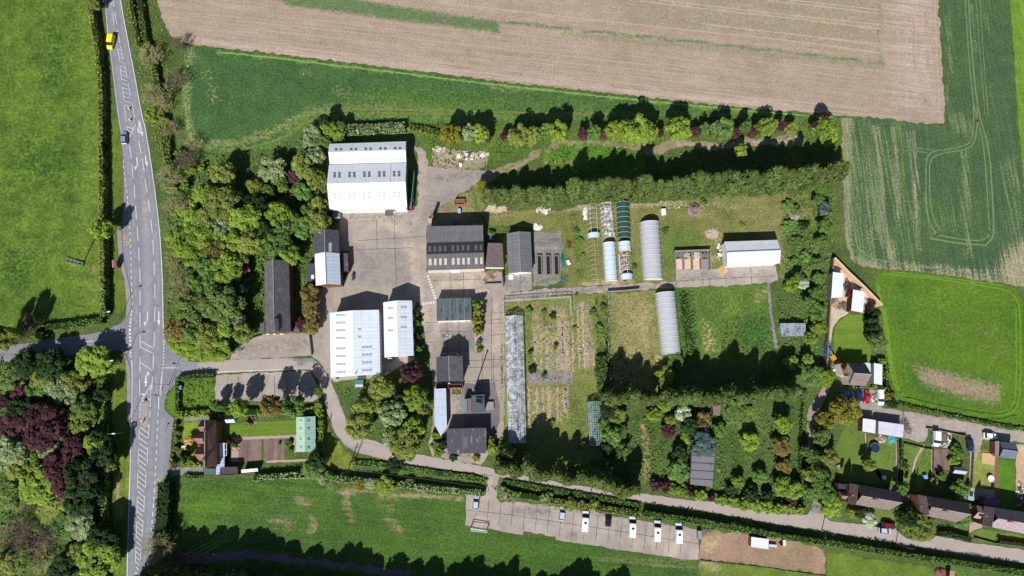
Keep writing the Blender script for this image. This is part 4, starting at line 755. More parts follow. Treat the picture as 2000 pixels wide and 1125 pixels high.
wall_panel(sb, "door", (668, 411.5), (671, 411.5), 0, 2.1, plain("green_door", (60, 92, 82), .6), .12)
cp = MB(); cp.slab([G(752, 411, 3.4), G(768, 410.5, 3.4), G(768, 421, 3.2), G(752, 421.5, 3.2)], .15); canopy = add_part(sb, "loading_canopy", cp, M_fib)
for x, y in ((753, 421), (767, 420.5)): q = G(x, y, 3.2); mb = MB(); mb.tube((q.x, q.y, 0), (q.x, q.y, 3.05), .08); mb.build("canopy_post", M_fascia, canopy, None, sb['loc'])
shed("corner_box", "small dark box under the trees at the white warehouse corner", "store", [(649, 413), (662, 412.5), (662.5, 424), (650, 425)], 2.6, M_felt, M_fascia)  # plain box with a dark top and pale sides
gs = shed("screen_wall", "narrow green screen beside the east wall of the white warehouse", "screen", [(803, 404), (809, 334), (808.3, 334), (800.8, 404)], 3.0, plain("green_screen", (90, 140, 128), .6), plain("green_screen", (90, 140, 128), .6), over=.02)

# --- two-part building at the wood edge
o1 = gable("office_building", "two storey building with dark slate roof facing the yard", "building", [(613, 452), (661.5, 449.5), (662.5, 494.5), (614.5, 495.5)], 5.0, 2.2, M_slate2, M_brick)
o2 = gable("workshop", "workshop with white metal roof joined to the slate roofed building", "workshop", [(614.5, 496), (663, 494.5), (665.5, 556), (617, 558)], 5.2, 2.2, M_wmet, M_brick, rmat2=M_bmet)  # pale blue on the east slope paints the weaker light into a white roof
panes(o1, 's2', [(642, 474, 648, 492)], M_rl, "roof_light"); wall_panel(o2, "door", (628, 560), (634, 560), 0, 2.2, M_fascia, .1); wall_panel(o2, "window", (648, 559), (655, 559), 1.0, 2.2, M_glass, .1)
shed("flat_annex", "flat grey annex on the yard side of the white roofed workshop", "annex", [(667, 494.5), (679, 494), (680.5, 529), (667.5, 530)], 3.2, M_lfelt, M_brick)
fa = shed("flat_annex", "flat dark annex with one roof light between workshop and trees", "annex", [(598, 515), (615, 514), (615.5, 549), (599, 550)], 3.0, plain("dark_felt", (80, 80, 86), .9, .1), M_brick)
panes(fa, 's1', [(608, 537, 613.5, 545)], M_fascia, "roof_light", .12)
# --- long slate roofed building
ls = gable("long_slate_building", "long narrow building with weathered slate roof along the wood", "building", [(517, 513), (564, 510), (567.5, 648.5), (518.5, 651)], 5.2, 3.4, M_slate, M_brick)
wing = gable("porch_wing", "small slate gabled wing standing over the long slate roof", "wing", [(533, 622.5), (544, 622.5), (544.5, 647), (533.5, 647)], 8.4, 1.0, M_slate, M_brick, over=.1, cap=False, base=5.0)
shed("flat_annex", "narrow grey lean-to on the west of the long slate building", "annex", [(508, 631), (516.5, 630.5), (517, 651), (508.5, 652)], 3.0, M_felt, M_brick); shed("flat_annex", "small slate lean-to between long slate building and copper tree", "annex", [(579, 632), (583, 632), (584, 648), (572, 649)], 2.8, M_slate, M_brick)
for x in (525, 538, 552): wall_panel(ls, "window", (x, 654), (x+5, 653.7), 1.0, 2.4, M_fascia, .12)

# --- the two white sheds south of the yard
w1 = gable("storage_warehouse", "wide white metal warehouse with rows of triple roof lights", "warehouse", [(644, 611), (740, 605), (743, 731), (646, 737.5)], 5.6, 2.0, M_wmet, M_wwall, rmat2=roof_metal("white_cladding_shaded", (226, 234, 244), 1.1, .12, .55, .06, .05), cap=False)  # east slope gets a duller, bluer copy of the cladding: shade painted in
for y in (615.6, 630.6, 645.6, 660.6, 681, 696, 711.4, 727): panes(w1, 's1', [(656+k*6.2+(y-615)*.012, y-2-k*.3, 661.2+k*6.2+(y-615)*.012, y+2-k*.3) for k in range(3)], M_rl)
for y in (678, 693, 708, 723.3): panes(w1, 's2', [(707+k*6.9, y-1.8-k*.3, 713+k*6.9, y+2.2-k*.3) for k in range(3)], M_rl)
for y in (643, 658): panes(w1, 's2', [(699+k*3.2, y-2, 701.8+k*3.2, y+2) for k in range(2)], M_rl)
w2 = gable("storage_warehouse", "narrow white metal warehouse beside the wide white one", "warehouse", [(748.5, 590.5), (804.5, 587), (808, 694.5), (751, 698.5)], 5.4, 1.8, M_wmet, M_wwall, rmat2=MATS["white_cladding_shaded"], cap=False)  # same pre-shaded cladding copy on the east slope
for y in (601.5, 621, 645.5): panes(w2, 's1', [(757.5+k*5.6, y-2, 762.5+k*5.6, y+2) for k in range(2)], M_rl)
for y in (600, 619.5, 639): panes(w2, 's2', [(782.5+k*6.4, y-2, 788+k*6.4, y+2) for k in range(2)], M_rl)
vp = on_plane(695, 730, *w1['s2']); mb = MB(); mb.tube(vp, vp+Vector((0, 0, 1.0)), .12, .12, 8); add_part(w1, "vent_pipe", mb, M_gwall, w1['roof'])
wall_panel(w1, "door", (655, 741), (661, 740.5), 0, 3.6, plain("roller_door", (196, 204, 212)), .12); wall_panel(w2, "door", (760, 701.5), (768, 701), 0, 3.6, MATS["roller_door"], .12)
eb = shed("electric_substation", "small open topped cabinet enclosure on the grass by the white warehouse", "cabinet", [(693, 743), (709, 742), (709.5, 757), (693, 758)], 1.8, plain("teal_panel", (70, 120, 128), .5), M_brick)
mb = MB(); [mb.slab([G(694.5+k*3, 751, 1.9), G(696.5+k*3, 751, 1.9), G(696.5+k*3, 755.5, 1.9), G(694.5+k*3, 755.5, 1.9)], .05) for k in range(5)]; add_part(eb, "insulator", mb, M_fascia)

# --- grey workshop with northlight roof
def northlight():
    lab = "grey ridged workshop with two rows of yellowed roof lights"
    zl, zh = 4.2, 7.4
    a, b, c, d = G(833, 442, 6.6), G(943.5, 439.5, 6.6), G(944, 471, zl), G(833, 474, zl)
    e, f = G(833, 496.5, zh), G(945, 493, zh); g_, h_ = G(946, 524.5, zl), G(835, 528, zl)
    pts = [a, b, c, d, e, f, g_, h_]; loc = base_of(pts); root = thing("northlight_workshop", lab, "workshop", loc)
    mb = MB(); L = (b-a).length; S = (c-b).length
    mb.slab([a, b, c, d], .12, 0, [(0, 0), (L, 0), (L, S), (0, S)]); mb.slab([d, c, f, e], .12, 1, [(0, 0), (L, 0), (L, 4), (0, 4)]); mb.slab([e, f, g_, h_], .12, 0, [(0, 0), (L, 0), (L, S), (0, S)])
    roof = mb.build("roof", [M_fib, M_fib], root, None, loc); w = MB()
    for u, v in ((a, b), (g_, h_)): w.poly([(u.x, u.y, 0), (v.x, v.y, 0), v-Vector((0, 0, .13)), u-Vector((0, 0, .13))])
    for s in ((b, c, f, g_), (h_, e, d, a)): w.poly([(s[0].x, s[0].y, 0)]+[p-Vector((0, 0, .13)) for p in s]+[(s[-1].x, s[-1].y, 0)])
    w.build("wall", M_rend, root, None, loc)
    n1 = (c-d).cross(e-d).normalized(); n2 = (f-e).cross(h_-e).normalized(); n1 = n1 if n1.z > 0 else -n1; n2 = n2 if n2.z > 0 else -n2
    return dict(root=root, roof=roof, loc=loc, s1=(d, n1), s2=(e, n2))
nl = northlight()
for x in (837, 847, 857, 867, 882, 892, 902, 912, 927, 937):
    s = -(x-837)*.024
    panes(nl, 's1', [(x, 480.5+s, x+5, 490.5+s)], M_rlg); panes(nl, 's2', [(x+.6, 505+s, x+5.8, 518+s)], M_rlg)
wall_panel(nl, "door", (858, 531), (872, 530.6), 0, 3.8, M_fascia, .15); cp = MB(); cp.slab([G(880, 527.5, 3.1), G(898, 527, 3.1), G(898, 532.5, 2.9), G(880, 533, 2.9)], .1); add_part(nl, "door_canopy", cp, plain("pale_canopy", (206, 212, 220), .5))
wall_panel(nl, "door", (900, 529), (922, 528.5), 0, 3.8, M_fascia, .12)
sl = shed("side_store", "brown weathered lean-to store attached to the grey ridged workshop", "store", [(953, 474.5), (981.5, 475), (984, 521.5), (948, 521)], [4.6, 4.6, 3.2, 3.2], M_dtile, M_rend)
mb = MB(); mb.prism([G(948, 522.5, 3.2), G(984, 523, 3.2), G(984, 524.5, 3.2), G(948, 524, 3.2)], 2.7, 3.1); add_part(sl, "fascia", mb, M_fascia)
ts = gable("tool_store", "long grey fibre cement store east of the ridged workshop", "store", [(989.5, 456), (1036.5, 453), (1040, 532), (993, 534.5)], 3.6, 1.6, roof_metal("fibre_cement_pale", (120, 120, 124), 1.1, .2, .9, .10, .12), M_fascia)
wall_panel(ts, "door", (1004, 537), (1014, 536.6), 0, 2.8, M_fascia, .12)
gf = shed("flat_garage", "flat roofed block with stained teal felt roof in five strips", "garage", [(852.5, 583), (920, 581.5), (921.5, 625), (853, 627)], 3.6, M_teal, M_fascia)
mb = MB()
for x in (866, 878.5, 892.5, 906.5): mb.slab([G(x, 582.8, 3.64), G(x+.9, 582.8, 3.64), G(x+1.3, 625.5, 3.64), G(x+.4, 625.5, 3.64)], .03)
add_part(gf, "roof_seam", mb, plain("seam", (128, 138, 140), .8), gf['roof'])
for x in (858, 872, 886, 900): wall_panel(gf, "garage_door", (x, 628.5), (x+9, 628.2), 0, 2.4, M_fascia, .08)
# --- slate house in the yard
yh = gable("yard_house", "slate roofed house with pointed north gables in the old yard", "house", [(852, 697), (903.5, 695), (905, 745), (852.5, 746)], 5.2, 2.6, M_slate2, M_brick, rmat2=M_slate)
wall_panel(yh, "door", (876, 749), (880, 749), 0, 2.1, M_fascia, .12); wall_panel(yh, "window", (858, 749), (866, 749), .9, 2.2, M_glass, .12); wall_panel(yh, "window", (888, 748.7), (896, 748.6), .9, 2.2, M_glass, .12)
for x in (868, 893): 
    p = G(x, 693, 4.0); mb = MB(); mb.slab([G(x-5, 697, 5.1), G(x+5, 697, 5.1), G(x, 690, 6.6)], .1); add_part(yh, "gablet", mb, M_slate2)
bw = shed("blue_roof_shed", "long narrow shed with pale blue sheet roof beside yard house", "shed", [(848, 759.5), (871, 758.5), (873, 833), (861, 852), (849, 830)], [3.4, 3.0, 3.0, 3.2, 3.4], M_bmet, M_gwall)
fl = shed("felt_block", "flat roofed block with worn dark felt at the site entrance", "block", [(872, 837.5), (949.5, 835.5), (950.5, 885), (874, 886.5)], 4.4, M_lfelt, M_brick)
mb = MB(); mb.slab([G(904, 851, 4.5), G(914, 851, 4.5), G(914, 874, 4.5), G(904, 874, 4.5)], .04); add_part(fl, "roof_patch", mb, M_felt, fl['roof'])
for x in (880, 895, 912, 930): wall_panel(fl, "window", (x, 888), (x+7, 887.7), 1.0, 2.4, M_glass, .08)
# boiler block with tank
bb = shed("boiler_house", "dark grey boiler house with open hatch in its flat roof", "boiler house", [(921, 772), (945.5, 770.5), (947, 804.5), (921.5, 805.5)], 5.0, plain("boiler_roof", (90, 94, 100), .9, .1), plain("boiler_wall", (92, 88, 86), .9))
mb = MB(); 
for q in (((930, 777), (941.5, 777), (941.5, 778.5), (930, 778.5)), ((929.5, 777), (931, 777), (930, 785), (928.5, 785)), ((940.5, 777), (942, 777), (942, 791), (940.5, 785))): mb.prism([G(*p, 5.3) for p in q], 5.0, 5.6)
add_part(bb, "hatch_kerb", mb, plain("boiler_roof2", (84, 88, 94), .9)); mb = MB(); mb.slab([G(930, 778, 5.04), G(941, 778, 5.04), G(941, 788, 5.04), G(929.5, 785, 5.04)], .03); add_part(bb, "hatch", mb, plain("hatch_painted_dark", (16, 18, 22), .9))  # near-black sheet paints the darkness of the roof hole
shed("low_annex", "low brown roofed annex between boiler house and grey strip", "annex", [(913, 778.5), (920.5, 778), (921, 804), (913.5, 804.5)], 3.2, plain("brown_roof", (118, 106, 100), .9), M_gwall)
shed("low_annex", "narrow blue grey flat annex west of the boiler house", "annex", [(905, 779.5), (912, 779), (912.5, 804.5), (905.5, 805)], 3.4, plain("bluegrey_roof", (120, 132, 142), .8), M_gwall)
pl = thing("brick_planter", "square block planter with weeds east of the boiler house", "planter", G(956, 792)); pm = MB()
pm.prism([G(948, 785), G(964, 784.5), G(964.5, 800), G(948.5, 800.5)], 0, .9); pm.build("planter_wall", M_gwall, pl, None, pl.location)
ms = thing("flue_mast", "tall thin steel flue casting a long shadow beside boiler house", "mast", G(926, 763)); q = G(926, 763); mb = MB(); mb.tube(q, q+Vector((0, 0, 12.2)), .22, .17, 8); mb.build("pole", plain("steel", (160, 160, 164), .5, .4, .5), ms, None, ms.location)
mb = MB(); mb.box((q.x, q.y, 0), (.9, .9, .35)); mb.build("base_plate", M_fascia, ms, None, ms.location); mb = MB(); mb.tube(q+Vector((0, 0, 12.2)), q+Vector((0, 0, 12.7)), .3, .3, 8); mb.build("cowl", MATS["steel"], ms, None, ms.location)
mb = MB()
for k, (x0, x1) in enumerate(((853, 875), (876, 904))):
    r = [G(x0, 751), G(x1, 750.5), G(x1, 757.5), G(x0, 758)]
    for i in range(4):
        a, b = r[i], r[(i+1) % 4]; d = (b-a).normalized(); n_ = Vector((-d.y, d.x, 0))*.1; mb.prism([a+n_, b+n_, b-n_, a-n_], .0, 1.5)
tag(mb.build("yard_wall", M_brick), "low brick yard walls along the south of the slate yard house", "wall")
for k, x in enumerate((882, 892.5)):
    t_ = thing("timber_planter", ["left of two square timber planters north of the grey yard", "right of two square timber planters north of the grey yard"][k], "planter", G(x+4.5, 764)); mb = MB(); r = [G(x, 759), G(x+9.5, 758.7), G(x+9.8, 771), G(x, 771.3)]
    for i in range(4):
        a, b = r[i], r[(i+1) % 4]; d = (b-a).normalized(); n_ = Vector((-d.y, d.x, 0))*.16; mb.prism([a+n_, b+n_, b-n_, a-n_], .0, .7)
    mb.build("frame", plain("grey_oak", (168, 150, 126), .9), t_, None, t_.location); mb = MB(); mb.prism(r, .02, .5); mb.build("soil", plain("weedy_soil", (100, 96, 52), .95, .1, 0, .4, 3), t_, None, t_.location)

# --- white barn, storage bays
wbn = gable("white_barn", "white metal barn on the concrete lane, east end of nursery", "barn", [(1414.5, 472), (1420, 519), (1523.5, 514), (1518, 468.5)], 4.2, 1.5, M_wmet, M_wwall, rmat2=M_wmet, cap=False)
MB().tube(wbn['r'][0]+Vector((0, 0, .05)), wbn['r'][1]+Vector((0, 0, .05)), .22, .22, 6).build("ridge_cap", M_bmet, wbn['roof'], None, wbn['loc'])
for x in (1438, 1462, 1486): wall_panel(wbn, "door", (x, 521-(x-1438)*.05), (x+13, 520.4-(x-1438)*.05), 0, 3.2, M_gwall, .1)
bay = thing("storage_bays", "row of four block walled bays for sand and gravel by lane", "bay", G(1350, 512)); mb = MB()
for x0, x1 in ((1315.5, 1318), (1332, 1334), (1349, 1351), (1366, 1368), (1384, 1386)):
    a, b = G(x0, 494), G(x1, 527); d = (b-a).normalized(); n_ = Vector((-d.y, d.x, 0))*.14; mb.prism([a+n_, b+n_, b-n_, a-n_], 0, 1.6)
mb.prism([G(1315, 491.5), G(1385, 489), G(1385, 491), G(1315, 493.5)], 0, 1.7); mb.build("wall", plain("block_wall", (150, 140, 134), .95, .1), bay, None, bay.location)
for x, c_, l_ in ((1318.5, (204, 184, 172), 0), (1335, (204, 178, 152), 0), (1352, (206, 182, 154), 0), (1369, (140, 134, 130), 0)):
    mb = MB(); mb.slab([G(x, 506, .5), G(x+13.5, 505, .5), G(x+14.5, 526, .09), G(x+1, 527, .09)], .3); mb.build("heap", plain("heap%d" % x, c_, .95, .1, 0, .2, 2), bay, None, bay.location)
    mb = MB(); r_ = random.Random(int(x))
    for k in range(7):
        q = G(x+2+r_.random()*10, 495+r_.random()*8); mb.box((q.x, q.y, 0), (.6+r_.random(), .5+r_.random()*.6, .4+r_.random()*.6), r_.random()*3)
    mb.build("stored_stone", plain("rubble%d" % (int(x) % 3), [(176, 160, 150), (120, 112, 110), (196, 186, 178)][int(x) % 3], .9), bay, None, bay.location)

# --- small houses -------------------------------------------------
sh = gable("green_roof_shed", "pale green sheet roofed shed at the end of the cottage garden", "shed", [(578.5, 815), (616, 813), (616.5, 881), (579, 883)], 2.8, 1.2, roof_metal("pale_green_sheet", (176, 208, 182), .9, .14, .6, .06, .08), M_gwall, cap=False, rmat2=roof_metal("pale_green_sheet_shaded", (160, 196, 180), .9, .14, .6, .06, .08))  # east slope in a darker green copy, its shade put into the colour
for y in (821, 836.5, 857, 873.5):
    panes(sh, 's1', [(585, y-2.4, 590, y+2.4)], M_rlg); panes(sh, 's2', [(600, y-2.4, 605.5, y+2.4)], M_rl_shaded)
def cottage_left():
    A = gable("roadside_cottage", "red tiled cottage with several gables beside the main road", "cottage", [(398, 821), (422, 820), (424, 911), (396, 914)], 4.8, 3.4, M_rtile, M_brick)
    for c4, r_ in (([(385, 842.5), (387, 868), (406, 868), (404, 842.5)], 2.6), ([(393.5, 820), (394, 846), (412, 846), (411, 820)], 2.8), ([(385, 872), (389, 900), (408, 900), (405, 872)], 2.6)):
        a, b, c, d = [G(*p, 4.8) for p in c4]; up = Vector((0, 0, r_)); r0, r1 = (a+b)/2+up, (c+d)/2+up
        mb = MB(); mb.slab([r0, r1, d, a], .12); mb.slab([r1, r0, b, c], .12); mb.build("cross_gable", M_rtile, A['root'], None, A['loc'])
        w = MB(); z = Vector((0, 0, -.15)); m = (a+b+c+d)/4; a2, b2 = a+(m-a)*.06+z, b+(m-b)*.06+z; f = lambda p: Vector((p.x, p.y, 0))
        w.poly([f(a2), f(b2), b2, (a2+b2)/2+up*.95, a2]); w.poly([f(a2), a2, d+(m-d)*.06+z, f(d+(m-d)*.06)]); w.poly([f(b2), f(c+(m-c)*.06), c+(m-c)*.06+z, b2]); w.build("wall", M_brick, A['root'], None, A['loc'])
    chimney(A, 389, 870, 9.0); chimney(A, 397, 897, 9.0, pots=1); chimney(A, 399.5, 841, 8.8, pots=1)
    return A
cl = cottage_left()
t_ = thing("conservatory", "white glazed conservatory on the garden side of the cottage", "conservatory", G(432, 878)); mb = MB(); mb.slab([G(421, 866, 3.0), G(438.5, 865, 2.5), G(439, 892, 2.5), G(422, 893, 3.0)], .1); mb.build("roof", plain("pale_polycarbonate", (206, 222, 232), .3, .5, 0, .1), t_, None, t_.location)
mb = MB(); mb.prism([G(422, 867), G(438, 866), G(438.5, 891), G(423, 892)], 0, 2.35); mb.build("wall", M_glass, t_, None, t_.location)
mb = MB()
for u in ((438.5, 866, 438.8, 891), (442.5, 867, 442.5, 889), (438.5, 866, 442.5, 867), (438.5, 878, 442.5, 878), (438.5, 891, 442.5, 889)): mb.tube(G(u[0], u[1], 2.4), G(u[2], u[3], 2.4), .09, .09, 4)
mb.build("frame", M_fascia, t_, None, t_.location)
def glazed(name): 
    t = NT(name); u = t.pos(); w = t.n('ShaderNodeTexBrick'); w.offset = 0; w.inputs['Scale'].default_value = 1; w.inputs['Brick Width'].default_value = .9; w.inputs['Row Height'].default_value = .9; w.inputs['Mortar Size'].default_value = .07
    w.inputs['Color1'].default_value = (*lin((150, 160, 196)), 1); w.inputs['Color2'].default_value = (*lin((168, 178, 206)), 1); w.inputs['Mortar'].default_value = (*lin((214, 218, 232)), 1); t.L(u, w.inputs['Vector']); return t.fin(w.outputs['Color'], .25, .5)
shed("lean_to_glasshouse", "pale lilac glazed lean-to at the cottage's south corner", "glasshouse", [(423, 894), (438.5, 893), (438, 913), (430, 914), (429.5, 926.5), (421, 927)], 2.6, glazed("lilac_glazing"), M_glass)
shed("flat_garage", "flat green felt garage at the cottage's front corner", "garage", [(398, 915.5), (420, 915), (420.5, 927), (398.5, 928.5)], 2.8, plain("green_felt", (86, 112, 98), .9, .1), M_brick); shed("flat_garage", "flat dark felt outbuilding behind the cottage glasshouse", "outbuilding", [(432, 912.5), (463.5, 911.5), (464.5, 925), (431, 926)], 2.6, plain("dark_felt2", (86, 76, 82), .9, .1), M_brick)
shed("white_shed", "low white roofed shed at the foot of the vegetable beds", "shed", [(471, 917.5), (503, 914.5), (504, 920.5), (471.5, 924)], 2.3, plain("white_sheet", (240, 240, 240), .5), M_gwall)
gable("garden_shed", "small grey garden shed behind the roadside cottage", "shed", [(440.5, 814), (441.5, 826), (459, 825), (458, 813)], 2.2, .9, plain("shed_roof_shaded", (128, 136, 146), .8), M_fascia, cap=False, rmat2=M_fascia)  # north slope grey against white south slope: shade painted into the roof
bs = gable("bus_shelter", "little brick bus shelter with tiled roof beside the layby", "bus shelter", [(218.5, 508.5), (226.5, 507.5), (228, 521.5), (219.5, 523)], 2.4, .6, plain("shelter_tile", (170, 136, 126), .9), M_brick, over=.15, cap=False)

h2 = gable("field_cottage", "grey tiled cottage by the bright green paddock", "cottage", [(1655, 708), (1659, 752), (1691, 753.5), (1690.5, 711)], 5.0, 3.2, M_btile, M_rend, rmat2=M_btile)
gable("cottage_wing", "brown tiled west wing of the grey tiled field cottage", "wing", [(1640.5, 710), (1655, 709), (1657, 735), (1648, 734)], 4.2, 1.6, roof_tile("brown_tile", (146, 110, 94), (134, 98, 84)), M_rend, over=.1, cap=False)
chimney(h2, 1658.5, 732, 9.2)
shed("flat_extension", "pale flat extension between the field cottage and its white store", "extension", [(1690, 708), (1700, 709), (1701, 732), (1691, 731)], 3.0, plain("pale_flat", (196, 200, 210), .7), M_rend)
shed("cottage_store", "long white flat roofed store beside the paddock hedge", "store", [(1707, 709), (1723.5, 712), (1723, 752), (1707, 749)], 2.8, plain("white_flat", (216, 222, 236), .6, .3, 0, .05), M_gwall)
shed("yard_barn", "long white roofed shed in the triangular walled yard", "shed", [(1627, 531), (1648, 534.5), (1645, 580), (1623.5, 582)], 3.2, plain("white_flat2", (222, 228, 240), .6, .3, 0, .05), M_gwall); shed("yard_shed", "square white roofed shed against the slanting wall of the yard", "shed", [(1666.5, 565.5), (1689, 570), (1685, 610.5), (1662.5, 606.5)], 3.4, MATS["white_flat2"], M_dwood)
gl = thing("cold_frame", "little glazed frame north of the long white yard shed", "cold frame", G(1632, 528)); mb = MB(); mb.slab([G(1627, 524.5, 1.0), G(1637, 525.5, 1.0), G(1637, 531, .8), G(1627, 530, .8)], .08); mb.build("lid", plain("frame_glass", (176, 196, 220), .2, .5), gl, None, gl.location); mb = MB(); mb.prism([G(1627, 524.7), G(1637, 525.7), G(1637, 530.8), G(1627, 529.8)], 0, .7); mb.build("box", M_lwood, gl, None, gl.location)
def wall_line(name, label, pts, h, th, mat, cat="wall", capm=None):
    mb = MB(); w_ = [G(*p) for p in pts]
    for a, b in zip(w_[:-1], w_[1:]):
        d = (b-a).normalized(); n_ = Vector((-d.y, d.x, 0))*th/2; mb.prism([a+n_, b+n_, b-n_, a-n_], 0, h)
    root = thing(name, label, cat, base_of(w_)); mb.build("wall", mat, root, None, root.location)
    if capm:
        mb = MB()
        for a, b in zip(w_[:-1], w_[1:]):
            d = (b-a).normalized(); n_ = Vector((-d.y, d.x, 0))*(th/2+.04); mb.prism([a+n_, b+n_, b-n_, a-n_], h+.002, h+.1)
        mb.build("coping", capm, root, None, root.location)
    return root
M_stone = plain("sandstone", (206, 172, 142), .95, .1, 0, .2, 2)
wall_line("yard_wall", "tall sandstone wall slanting along the east of triangular yard", [(1623.5, 506.5), (1650, 534), (1682, 564), (1715, 598)], 2.3, .5, M_stone, capm=plain("coping", (214, 186, 160), .9)); wall_line("yard_wall", "straight stone wall along the west side of triangular yard", [(1623, 507), (1618, 570), (1614, 640), (1609, 715)], 1.9, .4, plain("dark_stone", (128, 108, 94), .95, .1, 0, .2, 2))
ga = shed("garage_block", "left white roofed garage of the pair on the back lane", "garage", [(1685.5, 817), (1710.5, 820.5), (1709.5, 846.5), (1684.5, 842.5)], 3.0, roof_metal("white_corrugated", (222, 224, 234), .7, .08, .6), M_brick); shed("garage_block", "right larger white roofed garage of the pair on the back lane", "garage", [(1716, 822.5), (1765.5, 829.5), (1764, 855), (1715.5, 847)], 3.0, roof_metal("white_corrugated2", (210, 210, 222), .7, .14, .6), M_brick)
wb = shed("side_lean_to", "narrow brown lean-to between the two white garages", "lean-to", [(1711, 822), (1715.5, 822.5), (1715, 847), (1710.5, 846.5)], 2.7, M_dwood, M_dwood, over=.05)
gable("garden_shed", "grey gabled garage in the easternmost garden by back lane", "garage", [(1953, 862), (1952, 893), (1982, 897), (1984, 866)], 2.8, 1.3, plain("blue_grey_felt", (98, 108, 120), .9, .1), M_brick, rmat2=plain("blue_grey_felt_lit", (104, 114, 126), .9, .1)); shed("brick_side_wall", "brown sloping side store against the grey gabled garage", "store", [(1943.5, 862), (1952, 861), (1951, 893), (1943.5, 888)], 2.4, plain("brown_grey", (138, 126, 124), .9), M_brick)  # garage's south slope uses a lighter felt copy, sunlight painted in
gable("garden_shed", "small pale roofed shed at the foot of the vegetable bed", "shed", [(1862, 911), (1861, 924), (1885.5, 927), (1887, 914)], 2.1, .8, plain("shed_felt_shaded", (128, 120, 122), .9), M_dwood, cap=False, rmat2=plain("shed_felt_lit", (172, 182, 190), .7)); shed("timber_deck", "new yellow timber deck beside the grey gabled garage", "deck", [(1918, 884), (1944, 886), (1943, 909), (1917, 904)], .35, M_lwood, M_lwood, over=.03)  # shed roof darker north, lighter south: light and shade painted into one felt
def row_house(lab, main, wing, chs, rm, rm2, wlab=None, pots=2):
    m = gable("row_house", lab, "house", main, 5.0, 3.4, rm, M_brick, rmat2=rm2)
    a, b, c, d = [G(*p, 4.9) for p in wing]; up = Vector((0, 0, 2.6)); r0, r1 = (a+b)/2+up, (c+d)/2+up; mb = MB(); mb.slab([r0, r1, d, a], .12); mb.slab([r1, r0, b, c], .12); mb.build("cross_gable", M_dtile, m['root'], None, m['loc'])
    w = MB(); k = (a+b+c+d)/4; q = [p+(k-p)*.08-Vector((0, 0, .14)) for p in (a, b, c, d)]; f = lambda p: Vector((p.x, p.y, 0)); z = Vector((0, 0, -.1))
    w.poly([f(q[0]), f(q[1]), q[1], (q[0]+q[1])/2+up*.9, q[0]]); w.poly([f(q[2]), f(q[3]), q[3], (q[2]+q[3])/2+up*.9, q[2]]); w.poly([f(q[1]), f(q[2]), q[2], q[1]]); w.poly([f(q[3]), f(q[0]), q[0], q[3]]); w.build("wall", M_brick, m['root'], None, m['loc'])
    for x, y in chs: chimney(m, x, y, 9.6, (1.0, .7), pots=pots)
    return m
row_house("brown grey tiled house at the west end of the terrace row", [(1673, 946), (1668.5, 985), (1737, 997), (1759, 961)], [(1659, 944), (1674, 946), (1668.5, 985.5), (1656, 983)], [(1712.5, 974), (1666, 967)], M_btile, M_btile)
shed("rear_extension", "low dark roofed extension west of the first terrace house", "extension", [(1637, 944), (1660, 948), (1658, 964), (1637, 958)], 3.0, plain("dark_ext", (70, 64, 68), .9), M_brick); gable("side_wing", "small pinkish roofed side wing of the first terrace house", "wing", [(1638, 960), (1644, 974), (1660, 977), (1664, 962)], 3.6, 1.2, M_btile, M_brick, over=.1, cap=False)
row_house("brown grey tiled house in the middle of the terrace row", [(1801, 967), (1808.5, 1007.5), (1869, 1020), (1892, 983)], [(1792, 966), (1803, 968), (1810, 1006), (1797, 1000)], [(1850, 997), (1800, 989)], M_btile, M_btile)
shed("rear_extension", "low brown roofed extension west of the middle terrace house", "extension", [(1763, 966), (1777, 968), (1774, 985), (1766, 980)], 3.2, M_dtile, M_brick)
row_house("pink grey tiled house at the east edge of the terrace row", [(1935, 990), (1930, 1028), (2046, 1052), (2062, 1010)], [(1922, 988), (1936, 990), (1931, 1028), (1918, 1025)], [(1977, 1018), (1926, 1008)], M_ptile, M_ptile)
gable("side_wing", "small pink roofed side wing of the eastern terrace house", "wing", [(1907, 987), (1901, 1011), (1921, 1015), (1926, 992)], 3.8, 1.4, M_ptile, M_brick, over=.1, cap=False)
shed("flat_extension", "flat mauve roofed extension behind the eastern terrace house", "extension", [(1925, 970), (1953, 976), (1950, 990), (1922, 986)], 3.0, plain("mauve_felt", (110, 100, 122), .9), M_brick); shed("garden_store", "pale green flat store at the side of the eastern terrace house", "store", [(1891, 958), (1902, 960), (1903, 979), (1891, 976)], 2.4, plain("pale_green_flat", (160, 180, 184), .7), M_fascia)

# --- sheds in the orchard
os_ = shed("orchard_store", "long grey felted shed in four roof sections in the orchard", "shed", [(1351.5, 878), (1396, 876), (1391.5, 951), (1348, 946)], [3.0, 2.6, 2.6, 3.0], plain("stripe_felt", (126, 122, 130), .9, .1, 0, .12, 2), M_dwood)
mb = MB()
for y0 in (889, 903.5, 918.5, 935): a, b = on_plane(1350.5, y0, *os_['s1']), on_plane(1395, y0+3, *os_['s1']); mb.tube(a+Vector((0, 0, .05)), b+Vector((0, 0, .05)), .09, .09, 4)
add_part(os_, "roof_batten", mb, plain("batten", (76, 72, 78), .9), os_['roof'])
shed("timber_shed", "small brown plank shed at the foot of middle hedge", "shed", [(1391.5, 792), (1407.5, 791.5), (1406, 812), (1394, 811)], 2.4, plain("plank_roof", (132, 116, 108), .95, .1, 0, .25, 3), M_dwood)
hb = shed("field_shelter", "white roofed field shelter on the bare brown paddock", "shelter", [(1467.5, 1048.5), (1501.5, 1053), (1501, 1073), (1467, 1068)], 2.6, roof_metal("shelter_roof", (226, 230, 240), .9, .1, .5), plain("brown_side", (140, 92, 76), .8))
